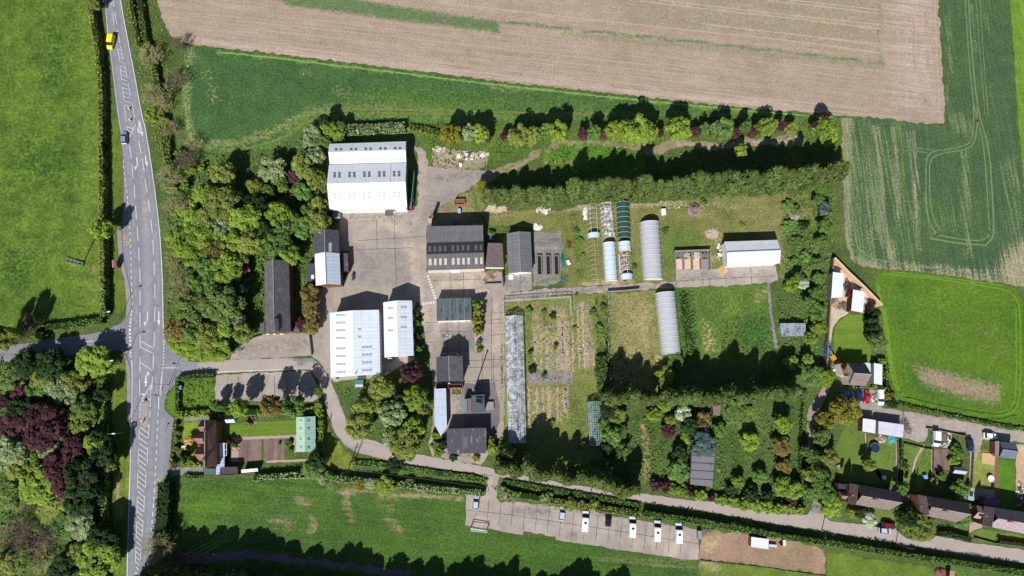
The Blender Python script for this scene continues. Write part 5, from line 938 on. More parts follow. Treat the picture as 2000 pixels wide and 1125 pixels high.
mb = MB(); mb.slab([G(1502.5, 1063, .9), G(1517, 1064.5, .9), G(1517, 1069, .8), G(1502, 1068, .8)], .1); add_part(hb, "trailer_deck", mb, M_bmet)
sm = shed("brick_shed", "tiny brick coloured shed at the bottom edge", "shed", [(1856, 1114), (1865, 1116), (1864, 1130), (1854, 1128)], 2.2, plain("brick_roof", (176, 134, 118), .9), M_brick)

# --- polytunnels and glasshouses ---------------------------------
def cover_mat(name, rgb, alpha, sc=.8, lo=.5):
    t = NT(name); p = t.pos(); k = t.noise(p, sc, 5, .7)
    t.fin(t.scale(lin(rgb), t.ramp(k, .3, .7, .9, 1.06)), .35, .4); t.m.blend_method = 'HASHED' if hasattr(t.m, 'blend_method') else None
    if alpha < 1:
        tr = t.n('ShaderNodeBsdfTransparent'); mx = t.n('ShaderNodeMixShader'); f = t.ramp(k, lo-.06, lo+.06, 1-alpha, .06)
        t.L(f, mx.inputs[0]); t.L(t.b.outputs[0], mx.inputs[1]); t.L(tr.outputs[0], mx.inputs[2]); t.L(mx.outputs[0], t.out.inputs[0])
    return t.m
M_poly = cover_mat("milky_polythene", (186, 187, 193), 1); M_polyb = cover_mat("blue_white_polythene", (204, 218, 232), 1); M_torn = cover_mat("torn_polythene", (224, 230, 238), .08, .8, .54); M_net = cover_mat("green_netting", (48, 82, 70), 1); M_hoop = plain("galvanised_hoop", (214, 218, 220), .4, .5, 0, .05)
M_pend = cover_mat("tunnel_end_film", (226, 228, 232), 1)
def arc_pts(c, ax, wid, hgt, n=12): return [c+ax*(-wid/2*math.cos(math.pi*k/n))+Vector((0, 0, hgt*math.sin(math.pi*k/n)**.85)) for k in range(n+1)]
def tunnel(label, p0, p1, wid, hgt, hoops, cover=None, span=(0, 1), ends=True, hr=.06, purlins=0, hoopmat=None, cat="polytunnel", name="polytunnel"):
    a, b = G(*p0), G(*p1); d = (b-a).normalized(); ax = Vector((-d.y, d.x, 0)); ax = ax if ax.x > 0 else -ax; loc = (a+b)/2; root = thing(name, label, cat, loc)
    if cover:
        A, B = arc_pts(a.lerp(b, span[0]), ax, wid, hgt), arc_pts(a.lerp(b, span[1]), ax, wid, hgt); mb = MB(); N = 24
        for i in range(N):
            s0, s1 = i/N, (i+1)/N
            for k in range(12): mb.poly([A[k].lerp(B[k], s0), A[k+1].lerp(B[k+1], s0), A[k+1].lerp(B[k+1], s1), A[k].lerp(B[k], s1)])
        mb.build("cover", cover, root, None, loc, smooth=True)
        if ends:
            for e in (A, B): MB().poly(e).build("end_wall", M_pend if cover is not M_net else M_net, root, None, loc)
    for i in range(hoops):
        c = a.lerp(b, i/(hoops-1)); MB().path(arc_pts(c, ax, wid+.06, hgt+.05), hr, 4).build("hoop", hoopmat or M_hoop, root, None, loc)
    for k in range(purlins):
        ang = math.pi*(k+1)/(purlins+1); o = ax*(-wid/2*math.cos(ang))+Vector((0, 0, hgt*math.sin(ang)**.85)); MB().tube(a+o, b+o, hr, hr, 4).build("purlin", hoopmat or M_hoop, root, None, loc)
    return root, loc, ax
tunnel("northern of the two long grey white polytunnels", (1267.5, 436), (1274.5, 547), 6.2, 3.2, 13, M_poly); tunnel("southern of the two long grey white polytunnels, below the lane", (1298, 573), (1310, 692), 6.2, 3.4, 12, M_poly)
tunnel("pale blue polytunnel with one torn flap on its side", (1189, 475.5), (1193.5, 549), 3.9, 2.2, 9, M_polyb); 
r_, l_, ax_ = tunnel("torn polytunnel with rubbish showing through its missing middle", (1219, 474), (1224, 548), 3.9, 2.2, 9, M_polyb, (0, .22), True, .07, 1)
A, B = (G(1219, 474).lerp(G(1224, 548), s) for s in (.84, 1)); Aa, Bb = arc_pts(A, ax_, 3.9, 2.2), arc_pts(B, ax_, 3.9, 2.2); mb = MB()
for k in range(12): mb.poly([Aa[k], Aa[k+1], Bb[k+1], Bb[k]])
mb.build("cover", M_polyb, r_, None, l_); mb = MB(); A, B = (G(1219, 474).lerp(G(1224, 548), s) for s in (.3, .82)); Aa, Bb = arc_pts(A, ax_, 4.4, 1.6), arc_pts(B, ax_, 4.4, 1.6)
for ks in ((0, 1), (11,)):
    mb = MB()
    for k in ks: mb.poly([Aa[k], Aa[k+1], Bb[k+1], Bb[k]])
    mb.build("torn_cover", M_polyb, r_, None, l_)
mb = MB(); rr = random.Random(5)
for k in range(60):
    q = G(1212+rr.random()*16, 492+rr.random()*44); mb.box((q.x, q.y, 0), (.3+rr.random()*.8, .3+rr.random()*.6, .2+rr.random()*.6), rr.random()*3)
tag(mb.build("debris_heap", plain("debris", (176, 156, 148), .9, .1, 0, .5, 3)), "mixed rubbish heaped inside the torn polytunnel", "debris", None, "stuff")
tunnel("bare hoop frame with a strip of blue cover at one end", (1156, 402), (1160, 467), 4.0, 2.2, 8, M_polyb, (.84, 1), False, .05, 2); tunnel("bare rusty hoops without cover, south of the covered strip", (1159, 474), (1164, 548), 4.0, 2.0, 9, None, hr=.05, purlins=1, hoopmat=plain("rusty_hoop", (190, 184, 164), .7))
tunnel("polytunnel with shredded white film on its hoops", (1183, 399), (1190, 466), 4.2, 2.2, 9, M_torn, hr=.06, purlins=2, ends=False); tunnel("dark green netting tunnel at the north end of nursery", (1216, 397), (1219, 466), 4.2, 2.2, 8, M_net, hr=.05)
M_ghg = cover_mat("whitewashed_glass", (190, 202, 216), .2, .8, .53); M_ghb = cover_mat("old_green_glass", (96, 130, 120), .25, .8, .5)
def glasshouse(label, c4, eave, rise, glass, n_raft, n_bar, bench=True, floor=None):
    a, b, c, d = [G(*p, eave) for p in c4]; up = Vector((0, 0, rise)); r0, r1 = (a+b)/2+up, (c+d)/2+up; loc = base_of([a, b, c, d]); root = thing("glasshouse", label, "greenhouse", loc)
    mb = MB(); mb.poly([r0, r1, d, a]); mb.poly([r1, r0, b, c]); mb.build("glass_roof", glass, root, None, loc)
    f = lambda p: Vector((p.x, p.y, .0)); mb = MB(); 
    for p, q in ((b, c), (d, a)): mb.poly([f(p), f(q), q, p])
    mb.poly([f(a), f(b), b, r0, a]); mb.poly([f(c), f(d), d, r1, c]); mb.build("glass_wall", glass, root, None, loc)
    mb = MB(); z = Vector((0, 0, .04))
    for i in range(n_raft+1):
        s = i/n_raft; mb.tube(a.lerp(d, s)+z, r0.lerp(r1, s)+z, .03, .03, 4); mb.tube(b.lerp(c, s)+z, r0.lerp(r1, s)+z, .03, .03, 4)
    mb.build("glazing_bars", M_hoop, root, None, loc); mb = MB()
    for i in range(n_bar+1):
        s = i/n_bar
        for e0, e1 in ((a, d), (b, c)): mb.tube(e0.lerp(r0, s)+z, e1.lerp(r1, s)+z, .03, .03, 4)
    mb.build("purlin", M_hoop, root, None, loc)
    if bench:
        mb = MB()
        for s0, s1 in ((.12, .36), (.64, .88)): mb.slab([a.lerp(b, s0)-Vector((0, 0, 1.4)), a.lerp(b, s1)-Vector((0, 0, 1.4)), d.lerp(c, s1)-Vector((0, 0, 1.4)), d.lerp(c, s0)-Vector((0, 0, 1.4))], .08)
        mb.build("bench", plain("bench", (168, 150, 142), .9, .1, 0, .3), root, None, loc)
glasshouse("long narrow glasshouse with peeling whitewash on its panes", [(986, 618), (1021, 616), (1027.5, 864), (993.5, 866)], 2.2, 1.4, M_ghg, 44, 4)
glasshouse("short old green glazed glasshouse beside the dense shrubs", [(1147, 785), (1172, 784), (1178, 868), (1152, 870)], 1.9, 1.2, M_ghb, 18, 3, False)
glasshouse("ruined little glasshouse of grey frames behind the far hedge", [(1524, 632), (1573, 632), (1573, 656), (1527, 656)], 1.8, .7, cover_mat("broken_glass", (150, 160, 172), .3, .5, .46), 6, 3, False)
# open frame enclosure north of the long glasshouse
fr = thing("frame_enclosure", "white topped frame fence enclosing beds north of long glasshouse", "fence", G(1050, 595)); pts = [(983.5, 618), (982.5, 590), (1048, 585), (1113.5, 581), (1115, 617)]; mb = MB()
for p, q in zip(pts[:-1], pts[1:]):
    a, b = G(*p), G(*q); n_ = max(2, int((b-a).length/1.5))
    mb.tube(a+Vector((0, 0, 2.1)), b+Vector((0, 0, 2.1)), .07, .07, 4); mb.tube(a+Vector((0, 0, 1.1)), b+Vector((0, 0, 1.1)), .06, .06, 4); mb.tube(a+Vector((0, 0, .1)), b+Vector((0, 0, .1)), .06, .06, 4)
    for i in range(n_+1): c = a.lerp(b, i/n_); mb.tube(c, c+Vector((0, 0, 2.1)), .07, .07, 4)
mb.build("frame", plain("dull_white_rail", (186, 186, 182), .7), fr, None, fr.location)
wall_line("block_wall", "low dark wall with pale top along the service lane", [(1186, 571), (1218, 569), (1247, 566)], 1.3, .25, plain("low_wall", (120, 112, 110), .95), capm=M_gwall)
wall_line("raised_bed_wall", "broken block wall by the ridged workshop's debris corner", [(946, 556), (978, 555)], 1.0, .3, plain("low_wall2", (150, 140, 130), .95)); wall_line("yard_divider", "tall thin dark wall dividing the yard from the tool store", [(980, 528), (983, 560)], 2.2, .25, plain("low_wall3", (110, 100, 96), .95))
wall_line("lane_fence", "low block wall across the entrance yard", [(605, 650), (610, 694)], 1.2, .2, plain("low_wall4", (130, 120, 112), .95))
for k, x in enumerate((1049, 1066, 1082)):
    t_ = thing("plant_tray", ["left", "middle", "right"][k]+" one of three dark plant trays on the standing ground", "plant tray", G(x+5, 518)); mb = MB(); r = [G(x, 500), G(x+8, 499.5), G(x+9, 537), G(x+1, 537)]
    for i in range(4):
        a, b = r[i], r[(i+1) % 4]; d = (b-a).normalized(); n_ = Vector((-d.y, d.x, 0))*.14; mb.prism([a+n_, b+n_, b-n_, a-n_], 0, .8)
    mb.build("frame", plain("tray_frame", (132, 126, 122), .9), t_, None, t_.location); mb = MB(); mb.prism([p.lerp((r[0]+r[2])/2, .06) for p in r], .02, .12); mb.build("liner", plain("black_liner", (34, 36, 42), .8, .2, 0, .3, 4), t_, None, t_.location)
# ================================================================== VEGETATION
def leaf_mesh(name, cen, nor, siz, tint, mat, extra=None):
    """cloud of small leaf-clump faces; extra = (verts, quads) of solid twigs"""
    N = len(cen); nor = nor/np.maximum(np.linalg.norm(nor, axis=1, keepdims=True), 1e-6)
    rv = RNG.normal(size=(N, 3)); a = np.cross(nor, rv); a /= np.maximum(np.linalg.norm(a, axis=1, keepdims=True), 1e-6); b = np.cross(nor, a)
    s = siz[:, None]; asp = RNG.uniform(.55, .95, (N, 1)); bend = nor*s*RNG.uniform(-.35, .35, (N, 1))
    V = np.stack([cen-a*s, cen-b*s*asp+bend, cen+a*s, cen+b*s*asp+bend], 1).reshape(-1, 3).astype(np.float32)
    me = bpy.data.meshes.new(name); me.vertices.add(4*N); me.vertices.foreach_set("co", V.ravel())
    me.loops.add(4*N); me.loops.foreach_set("vertex_index", np.arange(4*N, dtype=np.int32))
    me.polygons.add(N); me.polygons.foreach_set("loop_start", np.arange(0, 4*N, 4, dtype=np.int32)); me.polygons.foreach_set("loop_total", np.full(N, 4, np.int32))
    me.update(calc_edges=True); at = me.attributes.new("tint", 'FLOAT', 'FACE'); at.data.foreach_set("value", tint.astype(np.float32)); me.materials.append(mat); return me
def sph(n): v = RNG.normal(size=(n, 3)); return v/np.linalg.norm(v, axis=1, keepdims=True)
def leaf_mat(name, rgb, rgb2, trans=.3, vary=.18, warm=.22):
    t = NT(name); at = t.n('ShaderNodeAttribute'); at.attribute_name = "tint"; oi = t.n('ShaderNodeObjectInfo'); p = t.pos()
    col = t.mix(at.outputs['Fac'], lin(mute(rgb)), lin(mute(rgb2))); col = t.scale(col, t.ramp(oi.outputs['Random'], 0, 1, 1-vary, 1+vary)); col = t.scale(col, t.ramp(t.noise(p, .5, 3), .32, .68, .74, 1.2)); col = t.mix(t.ramp(t.noise(p, .9, 2), .5, .7, 0, warm), col, lin((150, 146, 78)))
    t.fin(col, .65, .12); tr = t.n('ShaderNodeBsdfTranslucent'); t.L(col, tr.inputs[0]); mx = t.n('ShaderNodeMixShader'); mx.inputs[0].default_value = trans
    t.L(t.b.outputs[0], mx.inputs[1]); t.L(tr.outputs[0], mx.inputs[2]); t.L(mx.outputs[0], t.out.inputs[0]); return t.m
SPEC = {  # leaf tones (light, dark) and how a label names them
 'lime': ((156, 182, 64), (114, 146, 48), "bright lime green"), 'olive': ((154, 166, 76), (116, 134, 54), "olive green"), 'green': ((120, 156, 70), (86, 122, 54), "fresh green"), 'dark': ((62, 92, 46), (44, 70, 36), "dark green"),
 'copper': ((110, 70, 74), (84, 52, 56), "copper purple"), 'silver': ((170, 184, 130), (122, 146, 88), "silvery pale green"), 'gold': ((166, 160, 52), (114, 118, 42), "golden yellow"), 'bronze': ((148, 130, 68), (112, 104, 54), "bronze tinted"),
 'blue': ((116, 140, 138), (80, 104, 102), "blue grey"), 'blossom': ((226, 228, 214), (150, 172, 110), "white blossoming"), 'pink': ((190, 110, 130), (140, 76, 92), "pink flowering"), 'cream': ((240, 214, 130), (220, 180, 90), "cream yellow flowering"),
 'ley': ((122, 140, 70), (78, 98, 46), "green conifer"), 'mid': ((126, 150, 74), (94, 120, 56), "mid green")}
LM = {k: leaf_mat("leaf_"+k, v[0], v[1], warm=0 if k in ('copper', 'blue', 'pink', 'cream', 'blossom') else .1) for k, v in SPEC.items()}
LM['dry'] = leaf_mat('leaf_dry', (196, 178, 130), (150, 134, 88))
LM['twig'] = plain("bare_twigs", (164, 158, 112), .95, .1, 0, .2); LM['twigd'] = plain("dark_twigs", (120, 104, 92), .95, .1, 0, .2)
M_bark = plain("bark", (104, 88, 72), .95, .1, 0, .25, 3)
PROTO = {}
def broad(seed, nl=30, per=64, flat=.86, leaf=.076):
    r = np.random.default_rng(seed); d = sph(nl*3); d = d[d[:, 2] > -.6][:nl]; lc = d*r.uniform(.5, .82, (len(d), 1))*np.array([1, 1, flat]); lr = r.uniform(.16, .29, len(d))
    C_, N_, T_ = [], [], []
    for c, R_ in zip(lc, lr):
        q = sph(per); q[:, 2] = np.where(r.random(per) < .75, np.abs(q[:, 2]), q[:, 2]); C_.append(c+q*R_*r.uniform(.7, 1.06, (per, 1))); N_.append(q*.8+sph(per)*.55+np.array([0, 0, .55])); T_.append(np.clip(r.random()*.6+r.random(per)*.45, 0, 1))
    q = sph(420); C_.append(q*np.array([.62, .62, .5])); N_.append(q); T_.append(np.full(420, .9))  # core leaves take the dark tone, painting shade inside the crown
    c, n, t = map(np.concatenate, (C_, N_, T_)); return leaf_mesh("crown_b%d" % seed, c, n, r.uniform(.6, 1.3, len(c))*leaf, t, LM['mid'])
def conif(seed, nl=64, per=42, leaf=.15, asp=4.8):
    """tall narrow conifer, crown radius 1 and height asp, built of many feathery clumps"""
    r = np.random.default_rng(seed); z = r.random(nl)**.8; ang = r.random(nl)*2*np.pi
    rad = np.minimum(1, ((1-z)*3.2+.04)**.62)*r.uniform(.55, .82, nl); lc = np.stack([np.cos(ang)*rad, np.sin(ang)*rad, z*(asp-.35)+.1], 1); C_, N_, T_ = [], [], []
    lc = np.concatenate([lc, [[0, 0, asp-.3], [.15, .1, asp-.55], [-.2, .05, asp-.7]]])
    for c in lc:
        q = sph(per); C_.append(c+q*np.array([.34, .34, .42])*r.uniform(.6, 1.1, (per, 1))); N_.append(q*.7+sph(per)*.6+np.array([0, 0, .45])); T_.append(np.clip(r.random()*.6+r.random(per)*.5, 0, 1))
    c, n, t = map(np.concatenate, (C_, N_, T_)); return leaf_mesh("crown_c%d" % seed, c, n, r.uniform(.5, 1.3, len(c))*leaf, t, LM['ley'])
def bare(seed, n=9, wid=1.0):
    r = random.Random(seed); mb = MB()
    def br(p, d, L, rad, lev):
        q = p+d*L; mb.tube(p, q, rad, rad*.6, 3, cap=False)
        if lev == 0: return
        for _ in range(4 if lev > 1 else 5):
            v = Vector((r.gauss(0, 1), r.gauss(0, 1), r.gauss(.1, .6))).normalized(); br(p.lerp(q, .45+.55*r.random()), (d*.75+v*.75).normalized(), L*r.uniform(.5, .8), max(rad*.6, .0065), lev-1)
    for k in range(n):
        a = 2*math.pi*(k+r.random()*.6)/n; br(Vector((0, 0, -.75)), Vector((math.cos(a)*wid, math.sin(a)*wid, .75+r.random()*.8)).normalized(), .72, .024, 3)
    me = bpy.data.meshes.new("crown_bare%d" % seed); me.from_pydata([tuple(v) for v in mb.v], [], mb.f); me.materials.append(LM['twig']); return me
def trunk_mesh(seed, limbs=5):
    r = random.Random(seed); mb = MB(); p = Vector((0, 0, 0))
    for i in range(4): q = p+Vector((r.gauss(0, .02), r.gauss(0, .02), .16)); mb.tube(p, q, .045-.007*i, .038-.007*i, 8, cap=False); p = q
    for k in range(limbs):
        a = 2*math.pi*k/limbs+r.random(); d = Vector((math.cos(a), math.sin(a), 1.1)).normalized(); s = Vector((0, 0, .38+.05*k)); mb.tube(s, s+d*.3, .02, .009, 5, cap=False)
    me = bpy.data.meshes.new("trunk%d" % seed); me.from_pydata([tuple(v) for v in mb.v], [], mb.f); me.materials.append(M_bark); return me
for i in range(5): PROTO['b%d' % i] = broad(10+i, nl=[52, 44, 60, 48, 64][i])
for i in range(4): PROTO['c%d' % i] = conif(20+i)
for i in range(3): PROTO['t%d' % i] = bare(30+i)
for i in range(3): PROTO['k%d' % i] = trunk_mesh(40+i)
for i in range(2): PROTO['s%d' % i] = broad(50+i, nl=16, per=60, flat=.9, leaf=.12)   # small bushes, coarser clumps
TREES = []                               # (root, species, group, plan px, plan py)
tr_rng = random.Random(3)
def plant(kind, px, py, rpx, sp, h=None, group=None, name=None, cat=None, tall=None):
    """one tree or bush with its crown seen at (px,py) on the plan and crown radius rpx"""
    R = rpx*.163
    if h is None: h = min(12.5, max(1.6, R*2.1+1.2))
    zc = h*.62; w = G(px, py, zc); R *= (HGT-zc)/HGT; root = thing(name or "tree", None, cat or "tree", (w.x, w.y, 0), tr_rng.uniform(0, 6.28), group)
    cn = "crown"
    if kind == 'conifer': me = PROTO['c%d' % tr_rng.randrange(4)]; z0, sz = h*.02, h*.98/4.8
    elif kind == 'bare': R *= 1.3; me = PROTO['t%d' % tr_rng.randrange(3)]; z0, sz = h*.52, h*.45
    elif kind == 'bush': me = PROTO['s%d' % tr_rng.randrange(2)]; z0, sz = h*.42, h*.62; cn = "foliage"
    else: me = PROTO['b%d' % tr_rng.randrange(5)]; sz = max(h*.42, min(h*.47, R*1.25)); z0 = h-sz*.98
    cr = bpy.data.objects.new(cn, me); C.objects.link(cr); cr.parent = root; cr.location = (0, 0, z0); cr.scale = (R, R*tr_rng.uniform(.92, 1.08), sz)
    m = LM[sp]
    cr.material_slots[0].link = 'OBJECT'; cr.material_slots[0].material = m
    if kind != 'bush':
        tk = bpy.data.objects.new("trunk", PROTO['k%d' % tr_rng.randrange(3)]); C.objects.link(tk); tk.parent = root; tk.scale = (max(.35, R*.16)*6, max(.35, R*.16)*6, h*1.05) if kind != 'bush' else (1, 1, 1)
    TREES.append((root, sp, kind, group, px, py)); return root

ORD = "first second third fourth fifth sixth seventh eighth ninth tenth eleventh twelfth thirteenth fourteenth fifteenth sixteenth seventeenth eighteenth nineteenth twentieth".split()
def label_group(group, place, axis):
    """every plant gets its own label: look first, then its rank among its own kind"""
    sub = {}
    for t in TREES:
        if t[3] == group: sub.setdefault((t[1], t[2]), []).append(t)
    for (sp, kind), l in sub.items():
        l.sort(key=lambda t: t[4] if axis == 'x' else t[5]); noun = {'tree': 'tree', 'conifer': 'conifer', 'bare': 'tree', 'bush': 'bush'}[kind]
        adj = SPEC[sp][2] if sp in SPEC else ("leafless brown" if sp == 'twig' else "leafless dark")
        for i, t in enumerate(l):
            side = ("west" if axis == 'x' else "north")
            if len(l) == 1: s = "the only %s %s %s" % (adj, noun, place)
            elif i == 0: s = "%smost %s %s %s" % ("western" if axis == 'x' else "northern", adj, noun, place)
            elif i == len(l)-1: s = "%smost %s %s %s" % ("eastern" if axis == 'x' else "southern", adj, noun, place)
            else: s = "%s from the %s of %s %ss %s" % (ORD[min(i, 19)], side, adj, noun, place)
            t[0]['label'] = s
def plants(group, place, axis, rows):
    for r in rows:
        x, y, rp, sp = r[:4]; kind = r[4] if len(r) > 4 and r[4] else ('bare' if sp.startswith('twig') else 'tree'); h = r[5] if len(r) > 5 else None
        plant(kind, x, y, rp, sp, h, group, "bush" if kind == 'bush' else "conifer" if kind == 'conifer' else "bare_tree" if kind == 'bare' else "tree", "bush" if kind == 'bush' else "tree")
    label_group(group, place, axis)

# wood between the main road and the warehouses
plants("trees of the wood by the warehouses", "in the warehouse wood", 'y', [
 (435, 340, 28, 'olive', None, 10), (438, 397, 43, 'olive', None, 12), (400, 378, 25, 'lime'), (496, 363, 18, 'olive'), (530, 332, 32, 'silver', None, 9), (547, 352, 16, 'green'), (572, 343, 15, 'copper'), (590, 322, 25, 'olive'), (612, 348, 23, 'olive'), (505, 402, 26, 'dark', None, 10), (543, 416, 29, 'lime', None, 11),
 (480, 426, 34, 'lime', None, 12), (624, 402, 21, 'olive'), (591, 372, 20, 'green'), (620, 430, 27, 'olive'), (588, 444, 23, 'green'), (553, 450, 23, 'green'), (430, 442, 25, 'silver'), (553, 365, 12, 'lime'), (576, 375, 15, 'mid'), (455, 470, 29, 'lime', None, 11), (490, 472, 29, 'olive', None, 11), (545, 478, 28, 'green', None, 10), (565, 496, 23, 'lime'),
 (424, 488, 27, 'bronze', None, 10), (440, 526, 36, 'lime', None, 11), (478, 526, 11, 'pink', None, 4), (408, 520, 25, 'green'), (432, 592, 45, 'mid', None, 12), (400, 575, 29, 'green', None, 10), (462, 575, 25, 'dark', None, 8), (436, 640, 20, 'lime', None, 8), (466, 626, 16, 'silver'), (472, 650, 20, 'olive'), (404, 652, 25, 'olive'), (400, 682, 27, 'lime', None, 5), (426, 684, 25, 'lime', None, 5), (372, 684, 23, 'lime', None, 5),
 (362, 470, 38, 'lime', None, 11), (400, 462, 34, 'lime', None, 11), (385, 500, 29, 'lime', None, 10), (345, 468, 23, 'lime'), (384, 555, 20, 'green'), (376, 600, 34, 'mid', None, 11), (346, 640, 27, 'bronze', None, 9), (384, 650, 25, 'green'), (352, 668, 25, 'lime', None, 6), (455, 430, 23, 'mid'), (410, 425, 29, 'olive', None, 11), (520, 450, 23, 'dark'), (380, 430, 27, 'lime', None, 10), (415, 550, 23, 'green'), (455, 612, 18, 'green'), (520, 375, 17, 'green'), (602, 410, 18, 'green'), (470, 395, 20, 'dark'), (470, 500, 20, 'mid'), (570, 425, 18, 'olive'),
 (640, 380, 14, 'lime'), (632, 445, 11, 'gold', None, 3)])
plants("bare trees along the main road", "on the main road verge", 'y', [
 (289, 106, 20, 'twig', None, 8), (300, 184, 24, 'twig', None, 9), (313, 205, 16, 'twig', None, 6), (325, 345, 22, 'twig', None, 8), (340, 398, 18, 'twig', None, 7), (335, 502, 15, 'twig', None, 6), (350, 565, 20, 'twig', None, 7), (345, 82, 14, 'twigd', None, 7), (338, 150, 16, 'twigd', None, 8), (362, 312, 18, 'twigd', None, 7), (374, 280, 14, 'twig', None, 6), (330, 250, 14, 'twig', None, 6), (345, 530, 14, 'twig', None, 5)])
plants("bushes along the main road", "on the main road verge", 'y', [
 (294, 222, 18, 'lime', 'bush', 5), (314, 234, 14, 'olive', 'bush', 4), (304, 215, 12, 'olive', 'bush', 4), (372, 332, 12, 'lime', 'bush', 4), (392, 326, 10, 'lime', 'bush', 3), (360, 360, 12, 'green', 'bush', 4), (350, 300, 14, 'mid', 'bush', 4), (335, 370, 12, 'olive', 'bush', 3), (355, 410, 14, 'lime', 'bush', 4), (358, 525, 12, 'green', 'bush', 3), (362, 590, 14, 'green', 'bush', 4), (380, 395, 16, 'lime', 'bush', 5), (372, 545, 10, 'lime', 'bush', 3)])
plants("trees behind the north warehouse", "behind the white warehouse", 'y', [
 (610, 258, 20, 'silver', None, 8), (606, 280, 18, 'silver', None, 7), (615, 303, 22, 'silver', None, 8), (645, 250, 20, 'lime', None, 8), (634, 238, 15, 'dark', None, 9), (632, 277, 17, 'green', None, 7), (658, 257, 16, 'lime', None, 7), (660, 270, 14, 'green', None, 5), (667, 246, 10, 'mid', None, 7)])
# shrubs on the western wood by the junction
plants("trees of the wood south of the junction", "in the wood southwest of junction", 'y', [
 (182, 706, 35, 'lime', None, 8.1), (98, 712, 34, 'dark', None, 9.0), (50, 712, 31, 'dark', None, 8.1), (22, 735, 27, 'mid', None, 8.1), (112, 757, 25, 'silver', None, 7.2), (145, 745, 27, 'olive', None, 8.1), (85, 735, 25, 'olive', None, 7.2), (135, 772, 25, 'silver', None, 7.2), (40, 767, 20, 'copper', None, 4.5), (4, 785, 15, 'copper', None, 4.5), (162, 795, 22, 'green', None, 7.2), (158, 822, 25, 'olive', None, 7.2), (172, 800, 20, 'lime', None, 5.4), (80, 836, 47, 'copper', None, 11), (22, 832, 29, 'copper', None, 8.1), (148, 872, 27, 'copper', None, 8.1), (186, 862, 24, 'lime', None, 9.0),
 (20, 882, 36, 'silver', None, 8.1), (96, 872, 29, 'silver', None, 7.2), (60, 892, 22, 'green', None, 5.4), (115, 908, 36, 'copper', None, 9.9), (40, 918, 27, 'olive', None, 7.2), (72, 948, 40, 'lime', None, 7.2), (125, 950, 26, 'copper', None, 8.1), (160, 922, 36, 'dark', None, 10.8), (162, 974, 36, 'dark', None, 9.9), (20, 966, 31, 'mid', None, 7.2), (112, 996, 38, 'olive', None, 3.6), (125, 1030, 29, 'green', None, 4.5), (158, 1026, 29, 'silver', None, 6.3), (192, 1092, 38, 'lime', None, 8.1), (202, 886, 25, 'dark', None, 9.5), (214, 905, 16, 'mid', None, 7), (196, 850, 16, 'dark', None, 10), (214, 1052, 18, 'dark', None, 8), (196, 1044, 22, 'dark', None, 9), (218, 1078, 16, 'mid', None, 7), (120, 1112, 27, 'dark', None, 7.2), (150, 1080, 22, 'olive', None, 5.4), (35, 1095, 27, 'green', None, 4.5), (10, 1105, 27, 'olive', None, 5.4), (120, 810, 22, 'dark', None, 7.2), (40, 800, 25, 'dark', None, 7.2), (200, 770, 16, 'dark', None, 7.2), (70, 760, 18, 'green', None, 5.4), (175, 1120, 22, 'dark', None, 7.2)])
plants("bare shrubs of the wood south of the junction", "in rough ground southwest of junction", 'y', [(55, 985, 15, 'twigd', None, 5), (62, 1060, 28, 'twigd', None, 8), (20, 1048, 22, 'twigd', None, 6), (75, 1095, 20, 'twig', None, 6), (158, 955, 18, 'twig', None, 9)])
plants("trees at the field corner", "along the lane fence at left field corner", 'x', [(4, 648, 13, 'mid', None, 16), (26, 651, 12, 'olive', None, 14), (-8, 650, 12, 'mid', None, 13), (48, 644, 22, 'twigd', None, 5), (5, 668, 20, 'olive', None, 9), (70, 660, 12, 'green', None, 6)])
plant('tree', 197, 447, 23, 'lime', 10.5, None, "tree", "tree")['label'] = "lone yellow green tree on the field hedge by the bus stop"
plant('tree', 180, 2, 18, 'olive', 7, None, "tree", "tree")['label'] = "olive tree at the top of the roadside hedge, picture edge"
plants("trees by the cottage drive", "between parking apron and cottage", 'x', [(422, 792, 12, 'green', None, 6.8), (440, 795, 12, 'green', None, 8.1), (466, 796, 19, 'lime', None, 10.8), (530, 792, 22, 'bronze', None, 12.2), (574, 792, 23, 'green', None, 12.2), (622, 766, 10, 'green', None, 5.4), (622, 790, 8, 'olive', None, 3.4)])
plants("garden shrubs of the roadside cottage", "before the roadside cottage", 'y', [(369, 860, 9, 'cream', None, 3.5), (345, 828, 5, 'copper', 'bush', 1.6), (346, 845, 7, 'mid', 'bush', 2), (343, 858, 8, 'green', 'bush', 2), (343, 877, 8, 'olive', 'bush', 2), (338, 905, 8, 'bronze', 'bush', 2), (360, 890, 12, 'dark', 'bush', 5), (372, 905, 9, 'lime', 'bush', 2)])
plants("garden shrubs behind the roadside cottage", "behind the roadside cottage", 'x', [(448, 862, 7, 'copper', 'bush', 3), (458, 868, 8, 'mid', 'bush', 3), (484, 828, 8, 'olive', 'bush', 2), (560, 870, 5, 'lime', 'bush', 1.4), (567, 880, 6, 'green', 'bush', 1.6), (566, 864, 6, 'green', 'bush', 1.6), (620, 900, 20, 'dark', None, 7), (610, 915, 22, 'green', None, 6), (545, 866, 3, 'green', 'bush', 1.2)])
plants("trees on the green south of the wide warehouse", "south of the wide warehouse", 'y', [(746, 755, 29, 'olive', None, 9), (710, 796, 23, 'olive', None, 8), (766, 808, 28, 'silver', None, 9), (702, 832, 28, 'olive', None, 9), (768, 852, 22, 'silver', None, 7), (788, 866, 32, 'olive', None, 9), (803, 728, 22, 'copper', None, 9), (812, 776, 27, 'lime', None, 9), (806, 834, 24, 'lime', None, 8), (736, 792, 15, 'lime', None, 6), (722, 815, 15, 'dark', None, 6), (780, 780, 15, 'dark', None, 6), (826, 800, 13, 'olive', None, 7), (800, 885, 15, 'olive', None, 6)])
